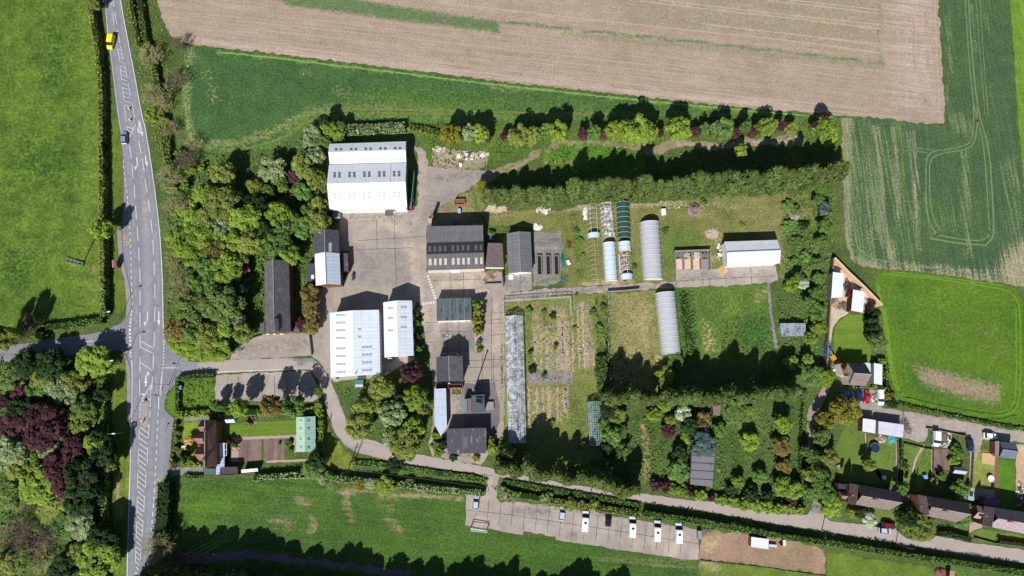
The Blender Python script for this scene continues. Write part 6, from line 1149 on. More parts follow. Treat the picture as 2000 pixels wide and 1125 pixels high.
plants("bushes in the yard", "by the flat roofed buildings", 'y', [(933, 592, 13, 'green', 'bush', 5), (934, 608, 13, 'gold', 'bush', 5), (932, 626, 13, 'gold', 'bush', 5), (933, 644, 12, 'gold', 'bush', 4.5), (935, 670, 7, 'green', 'bush', 2), (936, 684, 7, 'lime', 'bush', 2), (852, 850, 11, 'lime', 'bush', 4), (850, 868, 12, 'green', 'bush', 4), (857, 884, 12, 'lime', 'bush', 3.5), (868, 868, 12, 'dark', 'bush', 4), (955, 860, 12, 'gold', 'bush', 4), (960, 876, 12, 'lime', 'bush', 3.5), (885, 893, 9, 'dark', 'bush', 2), (930, 895, 8, 'lime', 'bush', 1.6), (812, 610, 9, 'green', 'bush', 4), (813, 632, 9, 'green', 'bush', 4), (814, 655, 9, 'dark', 'bush', 4), (816, 680, 9, 'green', 'bush', 4), (815, 605, 5, 'gold', 'bush', 2)])
plants("ornamental trees beside the long slate building", "between long slate building and yard", 'y', [(604, 570, 19, 'bronze', None, 6), (608, 592, 19, 'bronze', None, 6), (608, 614, 18, 'bronze', None, 6), (608, 637, 18, 'bronze', None, 6), (591, 632, 15, 'copper', None, 5)])
# hedgerow along the ploughed field
plants("hedgerow trees along the ploughed field", "in the ploughed field hedgerow", 'x', [(882, 262, 26, 'gold', None, 12.9), (917, 259, 19, 'silver', None, 11.5), (936, 261, 20, 'lime', None, 11.5), (953, 268, 8, 'copper', None, 5.8), (985, 265, 10, 'copper', None, 7.1), (1012, 264, 24, 'olive', None, 12.9), (1040, 266, 20, 'olive', None, 11.5), (1064, 256, 15, 'green', None, 12.9), (1090, 258, 22, 'lime', None, 14.4), (1138, 262, 12, 'copper', None, 8.6), (1160, 258, 15, 'green', None, 11.5), (1178, 263, 10, 'copper', None, 7.1), (1204, 255, 24, 'lime', None, 14.4), (1240, 252, 30, 'lime', None, 15.5), (1266, 260, 22, 'lime', None, 15.5), (1288, 260, 10, 'copper', None, 7.1), (1325, 250, 30, 'lime', None, 15.5), (1358, 258, 11, 'copper', None, 7.1), (1377, 252, 13, 'green', None, 8.6), (1389, 256, 8, 'copper', None, 5.8), (1415, 252, 22, 'green', None, 11.5), (1398, 248, 13, 'silver', None, 10.1), (1437, 259, 13, 'copper', None, 7.1), (1455, 247, 14, 'green', None, 10.1), (1470, 258, 13, 'copper', None, 7.1), (1480, 248, 11, 'mid', None, 8.6), (1500, 247, 19, 'lime', None, 11.5), (1525, 246, 11, 'copper', None, 8.6), (1546, 250, 14, 'olive', None, 7.1), (1616, 246, 24, 'lime', None, 10.1), (1620, 266, 20, 'lime', None, 8.6), (1588, 244, 6, 'copper', None, 5.8), (1610, 232, 10, 'copper', None, 10.1)])
plant('tree', 1447, 292, 15, 'lime', 9, None, "tree", "tree")['label'] = "bright lime tree standing in the shade behind north conifer hedge"
plants("golden conifers at the hedge", "by the north conifer hedge", 'x', [(944, 364, 14, 'gold', 'conifer', 6), (1553, 332, 9, 'gold', 'conifer', 9), (1590, 330, 10, 'gold', 'conifer', 9), (1605, 328, 9, 'gold', 'conifer', 10), (1625, 328, 9, 'gold', 'conifer', 10), (1646, 327, 10, 'gold', 'conifer', 10)])
plants("shrubs at the wheat field edge", "at the wheat field edge", 'y', [(1604, 366, 16, 'green', None, 5), (1612, 408, 15, 'blue', None, 5), (1600, 390, 14, 'green', None, 4), (1612, 440, 17, 'green', None, 5), (1604, 470, 14, 'green', None, 4), (1570, 555, 12, 'blossom', None, 4), (1546, 556, 16, 'lime', None, 4), (1595, 575, 18, 'green', None, 5), (1598, 610, 20, 'green', None, 6), (1600, 640, 18, 'lime', None, 6), (1560, 540, 10, 'mid', None, 5), (1580, 590, 14, 'green', None, 5), (1598, 545, 14, 'green', None, 3.5), (1596, 515, 14, 'mid', None, 3), (1586, 660, 14, 'lime', None, 5), (1620, 420, 10, 'mid', None, 5)])
# orchard and overgrown garden
plants("trees in the overgrown orchard", "in the overgrown orchard", 'y', [(1206, 812, 19, 'olive', None, 5), (1210, 842, 17, 'mid', None, 5), (1211, 880, 20, 'green', None, 6), (1196, 850, 22, 'green', None, 7), (1188, 800, 18, 'dark', None, 6), (1182, 830, 16, 'green', None, 5), (1190, 880, 18, 'dark', None, 6), (1278, 810, 16, 'lime', None, 4.5), (1334, 807, 17, 'blossom', None, 5), (1346, 832, 20, 'dark', None, 6), (1371, 822, 19, 'bronze', None, 5), (1306, 842, 15, 'copper', None, 4), (1345, 852, 16, 'lime', None, 3), (1372, 866, 28, 'blue', None, 7), (1466, 862, 20, 'lime', None, 4.5), (1530, 828, 20, 'lime', None, 7), (1526, 872, 21, 'bronze', None, 5), (1404, 840, 16, 'green', None, 4), (1330, 887, 17, 'dark', None, 5), (1326, 920, 24, 'green', None, 6), (1442, 940, 13, 'lime', None, 4), (1532, 950, 22, 'lime', None, 6), (1553, 957, 19, 'lime', None, 5), (1532, 910, 17, 'bronze', None, 4), (1464, 800, 10, 'lime', None, 4), (1310, 820, 11, 'olive', None, 4), (1298, 790, 16, 'lime', None, 5), (1300, 735, 20, 'lime', None, 5), (1320, 705, 20, 'green', None, 4), (1435, 805, 20, 'green', None, 3), (1300, 745, 16, 'olive', None, 5), (1385, 905, 9, 'green', None, 3), (1485, 930, 16, 'green', None, 4)])
plants("hedge shrubs along the lane", "in the lane hedge below orchard", 'x', [(1280, 948, 13, 'copper', 'bush', 3), (1300, 950, 13, 'copper', 'bush', 3), (1318, 956, 12, 'lime', 'bush', 3), (1335, 960, 14, 'lime', 'bush', 3), (1350, 962, 10, 'copper', 'bush', 3), (1370, 968, 13, 'lime', 'bush', 3), (1390, 972, 9, 'copper', 'bush', 2.5), (1410, 976, 14, 'lime', 'bush', 2.5), (1432, 980, 14, 'lime', 'bush', 3), (1455, 984, 15, 'lime', 'bush', 3.5), (1478, 988, 14, 'lime', 'bush', 3.5), (1500, 991, 14, 'lime', 'bush', 3.5), (1520, 994, 13, 'lime', 'bush', 3.5), (1548, 976, 12, 'copper', 'bush', 4), (1540, 994, 12, 'olive', 'bush', 4), (1562, 996, 12, 'lime', 'bush', 3.5), (1430, 955, 14, 'dark', 'bush', 3), (1470, 965, 16, 'dark', 'bush', 4), (1500, 970, 14, 'dark', 'bush', 4)])
plants("trees along the cottage drive", "along the field cottage drive", 'y', [(1545, 706, 15, 'lime', None, 5), (1578, 702, 13, 'lime', None, 5), (1562, 720, 14, 'green', None, 5), (1590, 734, 22, 'green', None, 6), (1612, 738, 19, 'lime', None, 6), (1652, 800, 30, 'gold', None, 9), (1612, 822, 20, 'gold', None, 7), (1606, 852, 18, 'mid', None, 7), (1618, 893, 20, 'olive', None, 7), (1604, 934, 25, 'green', None, 9), (1614, 962, 19, 'green', None, 7), (1622, 988, 24, 'lime', None, 6), (1590, 895, 16, 'green', None, 6), (1588, 925, 18, 'olive', None, 7), (1590, 960, 18, 'green', None, 6), (1575, 880, 12, 'mid', None, 6)])
plants("garden trees of the terrace", "in the terrace house gardens", 'x', [(1700, 1014, 17, 'blossom', None, 5), (1682, 1002, 12, 'dark', None, 4), (1796, 1034, 28, 'olive', None, 8), (1770, 1010, 20, 'dark', None, 9), (1878, 1012, 20, 'green', None, 5), (1876, 955, 18, 'green', None, 5), (1698, 908, 13, 'olive', None, 6), (1762, 952, 14, 'green', None, 6), (1736, 774, 12, 'gold', None, 4), (1744, 788, 11, 'dark', None, 5), (1872, 880, 14, 'green', 'bush', 3), (1866, 900, 12, 'lime', 'bush', 2.5), (1714, 665, 19, 'mid', None, 6), (1664, 1000, 9, 'gold', 'bush', 2), (1892, 990, 9, 'gold', 'bush', 3), (1825, 940, 9, 'olive', 'bush', 3), (1840, 930, 10, 'green', 'bush', 3), (1832, 1006, 8, 'bronze', 'bush', 5), (1823, 1010, 8, 'bronze', 'bush', 5), (1768, 912, 10, 'mid', 'bush', 2.5), (1668, 725, 0.1, 'mid', 'bush', .3), (1846, 1012, 10, 'mid', 'bush', 3), (1895, 1050, 9, 'lime', 'bush', 2)][:20])
plant('bare', 1774, 838, 9, 'twigd', 4, None, "bare_tree", "tree")['label'] = "small leafless tree at the end of the white garages"
plants("conifers by the paddock hedge", "between cottage lawn and paddock", 'y', [(1709, 612, 9, 'dark', 'conifer', 6), (1706, 626, 9, 'dark', 'conifer', 6), (1706, 640, 9, 'dark', 'conifer', 6), (1706, 654, 9, 'dark', 'conifer', 6)])
plants("trees at the foot of the picture", "by the road, picture foot", 'y', [(303, 1070, 24, 'twig', None, 9), (318, 1050, 16, 'dark', None, 6), (345, 1088, 16, 'twigd', None, 5), (372, 1094, 14, 'twigd', None, 5), (310, 1102, 11, 'silver', None, 3), (330, 1112, 16, 'green', None, 4), (352, 1118, 14, 'mid', None, 4)])
plants("shrubs on the lane bank", "on the lane bank", 'x', [(752, 950, 20, 'lime', None, 3.5), (702, 946, 12, 'gold', None, 2.5), (722, 944, 12, 'silver', None, 2.5), (770, 908, 17, 'dark', None, 6), (630, 935, 12, 'silver', None, 3), (800, 942, 10, 'silver', None, 2), (825, 952, 11, 'silver', None, 2), (985, 962, 13, 'silver', 'bush', 3), (998, 974, 10, 'silver', 'bush', 2.5), (1068, 974, 14, 'silver', 'bush', 3), (1110, 984, 16, 'olive', 'bush', 3), (1134, 988, 12, 'bronze', 'bush', 2.5), (1160, 988, 13, 'lime', 'bush', 2.5), (1440, 1032, 13, 'silver', 'bush', 2.5), (640, 934, 14, 'green', None, 3)])

plants("weeds and shrubs in the nursery beds", "in the abandoned nursery beds", 'y', [(1034, 606, 8, 'green', 'bush', 1.6), (1062, 608, 6, 'mid', 'bush', 1.2), (1080, 616, 7, 'dark', 'bush', 1.4), (1083, 622, 5, 'lime', 'bush', 1), (1036, 690, 6, 'green', 'bush', 2), (1040, 722, 9, 'dark', 'bush', 2), (1063, 735, 6, 'green', 'bush', 2), (1084, 680, 4, 'lime', 'bush', 1), (1086, 675, 5, 'mid', 'bush', 1.5), (1078, 825, 7, 'mid', 'bush', 1.4), (1138, 868, 7, 'green', 'bush', 2), (1122, 640, 5, 'olive', 'bush', 1), (1126, 575, 4, 'mid', 'bush', 1), (1158, 610, 8, 'green', 'bush', 1.6), (1170, 640, 9, 'green', 'bush', 1.6), (1178, 600, 8, 'mid', 'bush', 1.5)])
plants("weeds on the open ground by the tunnels", "on the scrub near the polytunnels", 'x', [(1126, 452, 8, 'green', 'bush', 1.2), (1132, 470, 9, 'mid', 'bush', 1.2), (1138, 500, 7, 'lime', 'bush', 1), (1220, 546, 5, 'green', 'bush', 1), (1240, 520, 6, 'mid', 'bush', 1), (1300, 450, 9, 'mid', 'bush', 1), (1375, 395, 9, 'green', 'bush', 1.4), (1450, 440, 8, 'lime', 'bush', 1), (1540, 400, 14, 'green', 'bush', 2), (1556, 410, 12, 'mid', 'bush', 2), (1540, 440, 14, 'green', 'bush', 1.8), (1560, 470, 14, 'mid', 'bush', 1.8), (1575, 500, 14, 'green', 'bush', 2), (1550, 510, 12, 'mid', 'bush', 1.6), (1572, 440, 12, 'dark', 'bush', 2.4), (960, 455, 8, 'green', 'bush', 2), (986, 500, 5, 'lime', 'bush', 1.5)])
# ---------------------------------------------------------------- hedges
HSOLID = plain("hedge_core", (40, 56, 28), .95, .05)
def hedge(name, label, pts, wid, hgt, sp, dens=16, leaf=.28, sp2=None, base=0.0, core=True, wob=.55):
    w = densify(smooth_line(W(pts), 1), 1.0, False); A = np.array(w); n = len(A)
    tng = np.gradient(A, axis=0); tng /= np.linalg.norm(tng, axis=1, keepdims=True)+1e-9; nr = np.stack([-tng[:, 1], tng[:, 0]], 1)
    hw = hgt*(1+wob*.35*np.convolve(RNG.normal(size=n+6), np.ones(4)/4, 'same')[:n]); ww = wid*(1+wob*.35*np.convolve(RNG.normal(size=n+6), np.ones(3)/3, 'same')[:n])
    N = int(n*dens*(wid+2*hgt)/3); i = RNG.integers(0, n, N); s = RNG.uniform(0, 1, N)*(wid+2*hgt)
    top = (s > hgt) & (s < hgt+wid); u = np.where(top, (s-hgt)/wid-.5, np.where(s <= hgt, -.5, .5)); z = np.where(top, 1.0, RNG.uniform(.08, 1, N))
    u = u*(1-.25*z**3*(~top))+RNG.normal(0, .05, N); jit = RNG.uniform(-.5, .5, N)
    c = np.zeros((N, 3)); c[:, :2] = A[i]+tng[i]*jit[:, None]+nr[i]*(u*ww[i])[:, None]; c[:, 2] = base+z*hw[i]*RNG.uniform(.9, 1.04, N)
    nn = np.zeros((N, 3)); nn[:, :2] = nr[i]*(np.where(top, u*.5, np.sign(u)))[:, None]; nn[:, 2] = np.where(top, 1, .25); nn += sph(N)*.45
    loc = Vector((*A.mean(0), 0)); c -= np.array(loc); root = thing(name, label, "hedge", loc)
    o = bpy.data.objects.new("foliage", leaf_mesh("hedge", c, nn, RNG.uniform(.6, 1.3, N)*leaf, RNG.random(N), LM[sp])); C.objects.link(o); o.parent = root
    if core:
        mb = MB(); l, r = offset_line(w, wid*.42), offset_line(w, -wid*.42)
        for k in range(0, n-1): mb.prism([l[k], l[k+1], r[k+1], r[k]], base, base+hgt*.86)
        mb.build("solid_core", HSOLID, root, None, loc)  # solid dark green box filling the hedge behind its leaves
    return root
hedge("hedge", "long trimmed hedge along the west side of the main road", [(184, 10), (190, 50), (198, 100), (204, 150), (206, 225), (207, 330), (209, 440), (210, 530), (212, 618)], 1.5, 3.1, 'olive', 22)
hedge("hedge", "trimmed hedge in front of the south west wood", [(206, 716), (206, 820), (207, 900), (208, 1000), (209, 1125), (210, 1190)], 1.9, 2.2, 'lime', 22)
hedge("hedge", "hedge along the bank of the side road junction", [(60, 650), (100, 640), (150, 636), (205, 627)], 2.0, 2.2, 'green', 18); hedge("hedge", "short hedge by the side road under the big trees", [(0, 662), (60, 655)], 2.0, 2.0, 'olive', 14)
hedge("hedge", "outer roadside hedge at the edge of the ploughed field", [(277, -10), (284, 60), (294, 100), (305, 130), (316, 190)], 2.0, 2.2, 'olive', 16)
hedge("hedge", "inner roadside hedge beside the main road verge", [(258, -10), (266, 45), (276, 90)], 1.4, 1.6, 'olive', 14); hedge("hedge", "scrubby hedge between road and cereal field", [(316, 200), (326, 260), (334, 320)], 2.4, 2.4, 'olive', 14)
hedge("hedge", "variegated hedge behind the north warehouse", [(672, 258), (700, 258), (740, 256), (790, 254)], 2.8, 3.4, 'silver', 24); hedge("hedge", "low dark hedge on the east bank of the field", [(800, 250), (830, 254), (862, 262)], 2.0, 1.4, 'olive', 14)
hedge("hedge", "tall dark hedge between layby and pasture", [(331, 942), (330, 985), (326, 1025), (320, 1050)], 3.8, 4.2, 'dark', 22)
hedge("hedge", "clipped hedge round the cottage's north side", [(352, 810), (420, 806), (470, 806), (540, 804), (590, 803), (618, 801)], 1.8, 1.7, 'lime', 22); hedge("hedge", "clipped hedge at the end of the cottage garden", [(622, 801), (629, 805), (630, 830), (630, 858)], 1.6, 2.2, 'lime', 24)
hedge("hedge", "small square hedge around the overgrown plot", [(350, 742), (350, 806)], 1.2, 1.6, 'green', 18); hedge("hedge", "hedge on the entrance side of overgrown plot", [(352, 740), (385, 735), (418, 734)], 1.4, 2.0, 'green', 18)
hedge("hedge", "flowering front hedge beside the layby", [(346, 818), (342, 850), (340, 880), (337, 905)], 1.0, 1.4, 'olive', 16); hedge("hedge", "low hedge at the foot of cottage front lawn", [(360, 906), (392, 906)], 1.0, 1.2, 'lime', 18); hedge("hedge", "low hedge on the southern boundary of cottage", [(362, 930), (396, 930)], 1.0, 1.0, 'green', 16)
hedge("hedge", "tall hedge along the cottage's southern boundary and lane bank", [(500, 933), (540, 929), (585, 927), (640, 931), (700, 937), (800, 947), (880, 956), (945, 962)], 1.7, 2.1, 'silver', 20)
hedge("hedge", "low clipped hedge on the lane edge west of the car park", [(692, 903), (740, 907), (800, 915), (880, 927), (938, 935), (948, 941)], 1.8, .7, 'green', 20); hedge("hedge", "low hedge on the lane edge above the car park", [(986, 940), (1000, 943), (1080, 957), (1160, 971), (1247, 986)], 1.6, .8, 'green', 20)
hedge("hedge", "bank hedge above the car park, east of its entrance", [(984, 958), (1000, 963), (1080, 977), (1210, 997), (1246, 1003)], 1.8, 2.0, 'olive', 20)
hedge("hedge", "long dark lane hedge opposite the orchard", [(1256, 1001), (1300, 1007), (1400, 1023), (1500, 1041), (1608, 1058)], 1.7, 2.4, 'green', 22); hedge("hedge", "long dark lane hedge opposite the terrace houses", [(1614, 1058), (1700, 1072), (1800, 1087), (1900, 1102), (2010, 1120), (2100, 1134)], 1.7, 2.4, 'green', 22)
hedge("hedge", "clipped yellow hedge round the white cottage store", [(1700, 754), (1716, 757), (1728, 757), (1728, 735), (1727, 706), (1712, 704)], 1.2, 1.8, 'lime', 20); hedge("hedge", "low clipped hedge at the top of the cottage drive", [(1724, 760), (1730, 776), (1728, 790)], 1.2, 2.0, 'gold', 18)
hedge("hedge", "scrubby field hedge between paddock and back lane", [(1756, 788), (1800, 800), (1860, 812), (1920, 824), (1960, 832), (2010, 840), (2080, 852)], 1.0, .7, 'green', 16); hedge("hedge", "dark garden hedge by the terrace back gardens", [(1756, 866), (1757, 900), (1756, 940)], 1.0, 1.6, 'green', 14)
hedge("hedge", "front garden hedge of the terrace's middle house", [(1830, 1040), (1860, 1044), (1890, 1052)], 1.4, 1.8, 'dark', 16); hedge("hedge", "front hedge of the eastern terrace house", [(1948, 1056), (1992, 1062), (2040, 1070)], .9, 1.7, 'dark', 16)
hedge("netted_fence_hedge", "straight line of green screening along the orchard's east side", [(1566, 785), (1560, 850), (1560, 920), (1568, 990)], .5, 1.6, 'green', 16)
hedge("hedge", "dense shrub belt east of the short green glasshouse", [(1172, 700), (1176, 760), (1184, 800), (1186, 860)], 3.4, 2.6, 'green', 18)
hedge("hedge", "shrub belt east of the southern polytunnel", [(1334, 582), (1342, 640), (1348, 690)], 2.2, 1.0, 'green', 16)

# ---------------------------------------------------------------- conifer rows
def conifer_row(group, label, pts, step, R, h, jit=.45, sp='ley', gaps=()):
    w = densify(smooth_line(W(pts), 1), step, False)
    for k, (x, y) in enumerate(w):
        if any(a <= k < b for a, b in gaps): continue
        hh = h*(.98+.15*math.sin(k*.62+len(pts))*math.sin(k*.23+1)+tr_rng.uniform(-.2, .16)); r = R*tr_rng.uniform(.78, 1.12)
        root = thing("conifer", label, "tree", (x+tr_rng.gauss(0, jit), y+tr_rng.gauss(0, jit), 0), tr_rng.uniform(0, 6.28), group)
        cr = bpy.data.objects.new("crown", PROTO['c%d' % tr_rng.randrange(4)]); C.objects.link(cr); cr.parent = root; cr.scale = (r, r, hh*.98/4.8); cr.location = (0, 0, hh*.03)
        cr.material_slots[0].link = 'OBJECT'; cr.material_slots[0].material = LM[sp]
        tk = bpy.data.objects.new("trunk", PROTO['k0']); C.objects.link(tk); tk.parent = root; tk.scale = (5, 5, hh*1.1)
conifer_row("conifers of the north hedge row", "tall green conifer in the long hedge row north of nursery", [(952, 391), (1020, 391), (1084, 392)], 2.3, 2.5, 11.5)
conifer_row("conifers of the north hedge row", "tall green conifer in the long hedge row north of nursery", [(1112, 388), (1200, 383), (1236, 382)], 2.3, 2.6, 17); conifer_row("conifers of the north hedge row", "tall green conifer in the long hedge row north of nursery", [(1254, 381), (1320, 379), (1384, 375)], 2.2, 2.6, 16.6); conifer_row("conifers of the north hedge row", "tall green conifer in the long hedge row north of nursery", [(1398, 374), (1540, 367), (1598, 361)], 2.2, 2.7, 17.5)
conifer_row("conifers of the middle hedge row", "tall green conifer in the straight row above the orchard", [(1186, 776), (1264, 777)], 2.2, 2.4, 13); conifer_row("conifers of the middle hedge row", "tall green conifer in the straight row above the orchard", [(1300, 774), (1400, 772), (1500, 768), (1536, 767)], 2.2, 2.5, 14)
conifer_row("conifers of the lane hedge row", "tall green conifer in the row along the lane, nursery side", [(988, 902), (1012, 909), (1080, 920), (1160, 934), (1226, 946)], 2.2, 2.5, 12.0); conifer_row("conifers of the lane hedge row", "tall green conifer in the row along the lane, nursery side", [(988, 878), (1000, 896)], 2.4, 2.5, 8)
for pts_, r_, h_ in (([(290, 1128), (380, 1124), (450, 1130), (520, 1140)], 2.8, 13), ([(540, 1142), (640, 1164), (745, 1190)], 3.0, 13), ([(770, 1184), (860, 1184), (940, 1186), (1100, 1206), (1240, 1224)], 2.8, 12)): conifer_row("conifers below the picture", "dark conifer south of the pasture at picture bottom", pts_, 2.1, r_+.3, h_, .9)

# ---------------------------------------------------------------- undergrowth nobody could count
def scatter(name, polys, dens, size, hmax, sp, label=None, cat="undergrowth", clump=.55):
    cs, ns = [], []
    for pl_ in polys:
        w = W(pl_); A = np.array(w); x0, y0 = A.min(0); x1, y1 = A.max(0); n = int((x1-x0)*(y1-y0)*dens)
        P = np.stack([RNG.uniform(x0, x1, n), RNG.uniform(y0, y1, n)], 1); P = P[inside(P, w)]
        f = np.sin(P[:, 0]*.9+np.sin(P[:, 1]*.7)*1.7)*np.sin(P[:, 1]*.8+np.sin(P[:, 0]*.55)*1.9); P = P[RNG.random(len(P)) < clump+f*.5]
        f = np.clip(.5+.5*np.sin(P[:, 0]*.9+np.sin(P[:, 1]*.7)*1.7)*np.sin(P[:, 1]*.8+np.sin(P[:, 0]*.55)*1.9), .08, 1)
        cs.append(np.column_stack([P, RNG.random(len(P))*hmax*f+.06]))
    c = np.concatenate(cs); n_ = sph(len(c))*.6+np.array([0, 0, .9])
    o = bpy.data.objects.new(name, leaf_mesh(name, c, n_, RNG.uniform(.5, 1.4, len(c))*size, RNG.random(len(c)), LM[sp])); C.objects.link(o); tag(o, label, cat, None, 'stuff'); return o
woodA = [(330, 320), (400, 300), (470, 305), (560, 300), (600, 250), (670, 240), (670, 275), (642, 285), (642, 400), (650, 430), (612, 450), (605, 560), (570, 515), (515, 515), (512, 640), (470, 690), (390, 702), (340, 680), (326, 600), (326, 450)]
scatter("undergrowth", [woodA], 5, .34, 1.4, 'green', "green undergrowth on the floor of the wood by the warehouses")
scatter("undergrowth", [[(570, 515), (612, 515), (610, 560), (575, 645), (568, 640)]], 4, .3, .8, 'green', "grass and nettles behind the long slate building")
scatter("undergrowth", [[(-60, 690), (200, 700), (204, 1130), (-60, 1130)]], 4, .36, 1.2, 'green', "green undergrowth on the floor of the south west wood")
scatter("rough_herbage", [[(645, 742), (720, 745), (830, 760), (835, 870), (800, 884), (720, 850), (690, 840), (660, 765)]], 5, .26, .6, 'green', "lush grass under the trees south of the wide warehouse"); scatter("rough_herbage", [[(355, 745), (418, 740), (418, 800), (356, 804)]], 6, .26, .9, 'green', "nettles filling the overgrown hedged plot")
scatter("rough_herbage", [[(1330, 570), (1350, 570), (1360, 715), (1334, 715)], [(1420, 625), (1505, 615), (1512, 715), (1400, 715)], [(1162, 580), (1188, 575), (1190, 700), (1168, 720)], [(1185, 690), (1300, 690), (1320, 740), (1300, 800), (1190, 770)]], 3.5, .28, .7, 'mid', "patches of tall weeds between the nursery plots")
scatter("rough_herbage", [[(1525, 390), (1600, 360), (1632, 380), (1640, 470), (1640, 520), (1616, 600), (1600, 700), (1580, 700), (1520, 690), (1515, 560), (1530, 540)]], 4, .3, .8, 'green', "rank weeds at the wheat field corner of nursery"); scatter("rough_herbage", [[(1190, 800), (1570, 795), (1572, 990), (1270, 955), (1245, 930)]], 2.6, .30, .8, 'mid', "long grass and weeds of the overgrown orchard")
scatter("rough_herbage", [[(820, 245), (1640, 235), (1645, 300), (1500, 268), (1320, 270), (1180, 270), (1080, 272), (1030, 296), (960, 326), (838, 318)]], 2.6, .3, .7, 'mid', "rough herbage along the northern hedgerow bank"); scatter("rough_herbage", [[(985, 592), (1115, 582), (1118, 720), (1030, 725), (1030, 620)], [(1030, 755), (1200, 700), (1200, 900), (1000, 880)]], 1.0, .22, .4, 'olive', "dry weeds in the abandoned nursery beds")
scatter("rough_herbage", [[(955, 948), (1250, 996), (1350, 1026), (1240, 1002), (1100, 985), (980, 968)], [(560, 930), (940, 958), (905, 966), (640, 948)], [(1370, 1036), (1610, 1062), (2000, 1125), (2000, 1112), (1610, 1052), (1360, 1024)]], 5, .24, .7, 'mid', "weeds along the banks of the lane")
scatter("rough_herbage", [[(240, 0), (300, -10), (312, 40), (330, 90), (340, 200), (330, 330), (310, 320), (286, 225), (262, 110)]], 3.5, .28, .6, 'olive', "rough grass and cow parsley on the east road verge"); scatter("rough_herbage", [[(1576, 990), (1600, 1000), (1590, 870), (1570, 800), (1570, 880)], [(1640, 985), (1660, 960), (1640, 950), (1625, 1010)]], 4, .3, 1.0, 'green', "ivy and shrubs beside the cottage drive")
scatter("rough_herbage", [[(1056, 288), (1140, 284), (1250, 300), (1255, 330), (1100, 350), (1062, 320)], [(1300, 300), (1440, 290), (1570, 285), (1636, 275), (1640, 340), (1480, 350), (1300, 362)]], 3, .3, .8, 'green', "lush weeds in the shade of the north conifer row")
scatter("dry_stalks", [[(985, 592), (1115, 582), (1118, 720), (1030, 725), (1030, 620)], [(1030, 755), (1140, 740), (1140, 850), (1030, 840)], [(1192, 580), (1280, 572), (1296, 700), (1192, 700)], [(1120, 580), (1160, 578), (1160, 720), (1120, 720)]], 2.4, .2, .4, 'dry', "dry bleached stalks over the abandoned nursery beds", clump=.4)
scatter("rough_herbage", [[(1192, 580), (1280, 572), (1296, 700), (1192, 700)], [(1360, 565), (1498, 556), (1500, 620), (1360, 640)], [(1098, 460), (1145, 440), (1145, 548), (1100, 556)], [(1240, 405), (1520, 385), (1520, 460), (1410, 460), (1300, 440)]], 1.0, .2, .35, 'olive', "thin tufts of weeds on the open nursery ground", clump=.35)
scatter("dry_stalks", [[(850, 250), (1640, 240), (1640, 290), (1400, 272), (1060, 280), (840, 318)], [(1200, 800), (1570, 800), (1560, 985), (1270, 955)], [(1520, 400), (1620, 380), (1630, 520), (1530, 540)], [(286, 60), (340, 100), (345, 280), (300, 300)]], .7, .22, .7, 'dry', "scattered dead stalks in the rough grass and hedge banks", clump=.3)
scatter("rough_herbage", [[(1162, 580), (1188, 575), (1192, 700), (1166, 706)], [(1336, 575), (1352, 572), (1366, 712), (1344, 714)]], 8, .26, .7, 'mid', "dense strip of tall weeds between two nursery plots", clump=.7)
# ================================================================== VEHICLES AND SMALL THINGS
M_tyre = plain("tyre", (38, 38, 40), .9, .1); M_steel2 = plain("grey_steel", (150, 152, 156), .5, .4, .3); M_head = plain("headlight", (230, 234, 238), .1, .6); M_tail = plain("tail_light", (170, 40, 36), .3, .5)
def paint(name, rgb): return plain("paint_"+name, rgb, .28, .5, 0, .03)
PAINTS = dict(white=(240, 242, 246), yellow=(250, 232, 24), silver=(186, 196, 212), grey=(132, 148, 170), black=(30, 32, 38), blue=(66, 112, 186), navy=(36, 44, 78), red=(206, 44, 62), maroon=(110, 36, 40))
def loft(secs):
    """closed body from cross sections (x, half width low, half width high, z low, z high)"""
    mb = MB(); R = []
    for x, wl_, wh, z0, z1 in secs:
        zm = z0+(z1-z0)*.55; R.append([Vector(p) for p in ((x, -wl_, z0), (x, -wl_*1.03, zm), (x, -wh, z1), (x, wh, z1), (x, wl_*1.03, zm), (x, wl_, z0))])
    for A, B in zip(R[:-1], R[1:]):
        for k in range(6): mb.poly([A[k], B[k], B[(k+1) % 6], A[(k+1) % 6]])
    mb.poly(R[0]); mb.poly(R[-1][::-1]); return mb
def wheels(root, xs, wy, r=.32):
    for x in xs:
        for s in (-1, 1):
            mb = MB(); mb.tube((x, s*(wy-.1), r), (x, s*(wy+.1), r), r, r, 12); w = mb.build("wheel", M_tyre, root); m2 = MB(); m2.tube((x, s*(wy+.1), r), (x, s*(wy+.112), r), r*.6, r*.6, 10); m2.build("rim", M_steel2, w)
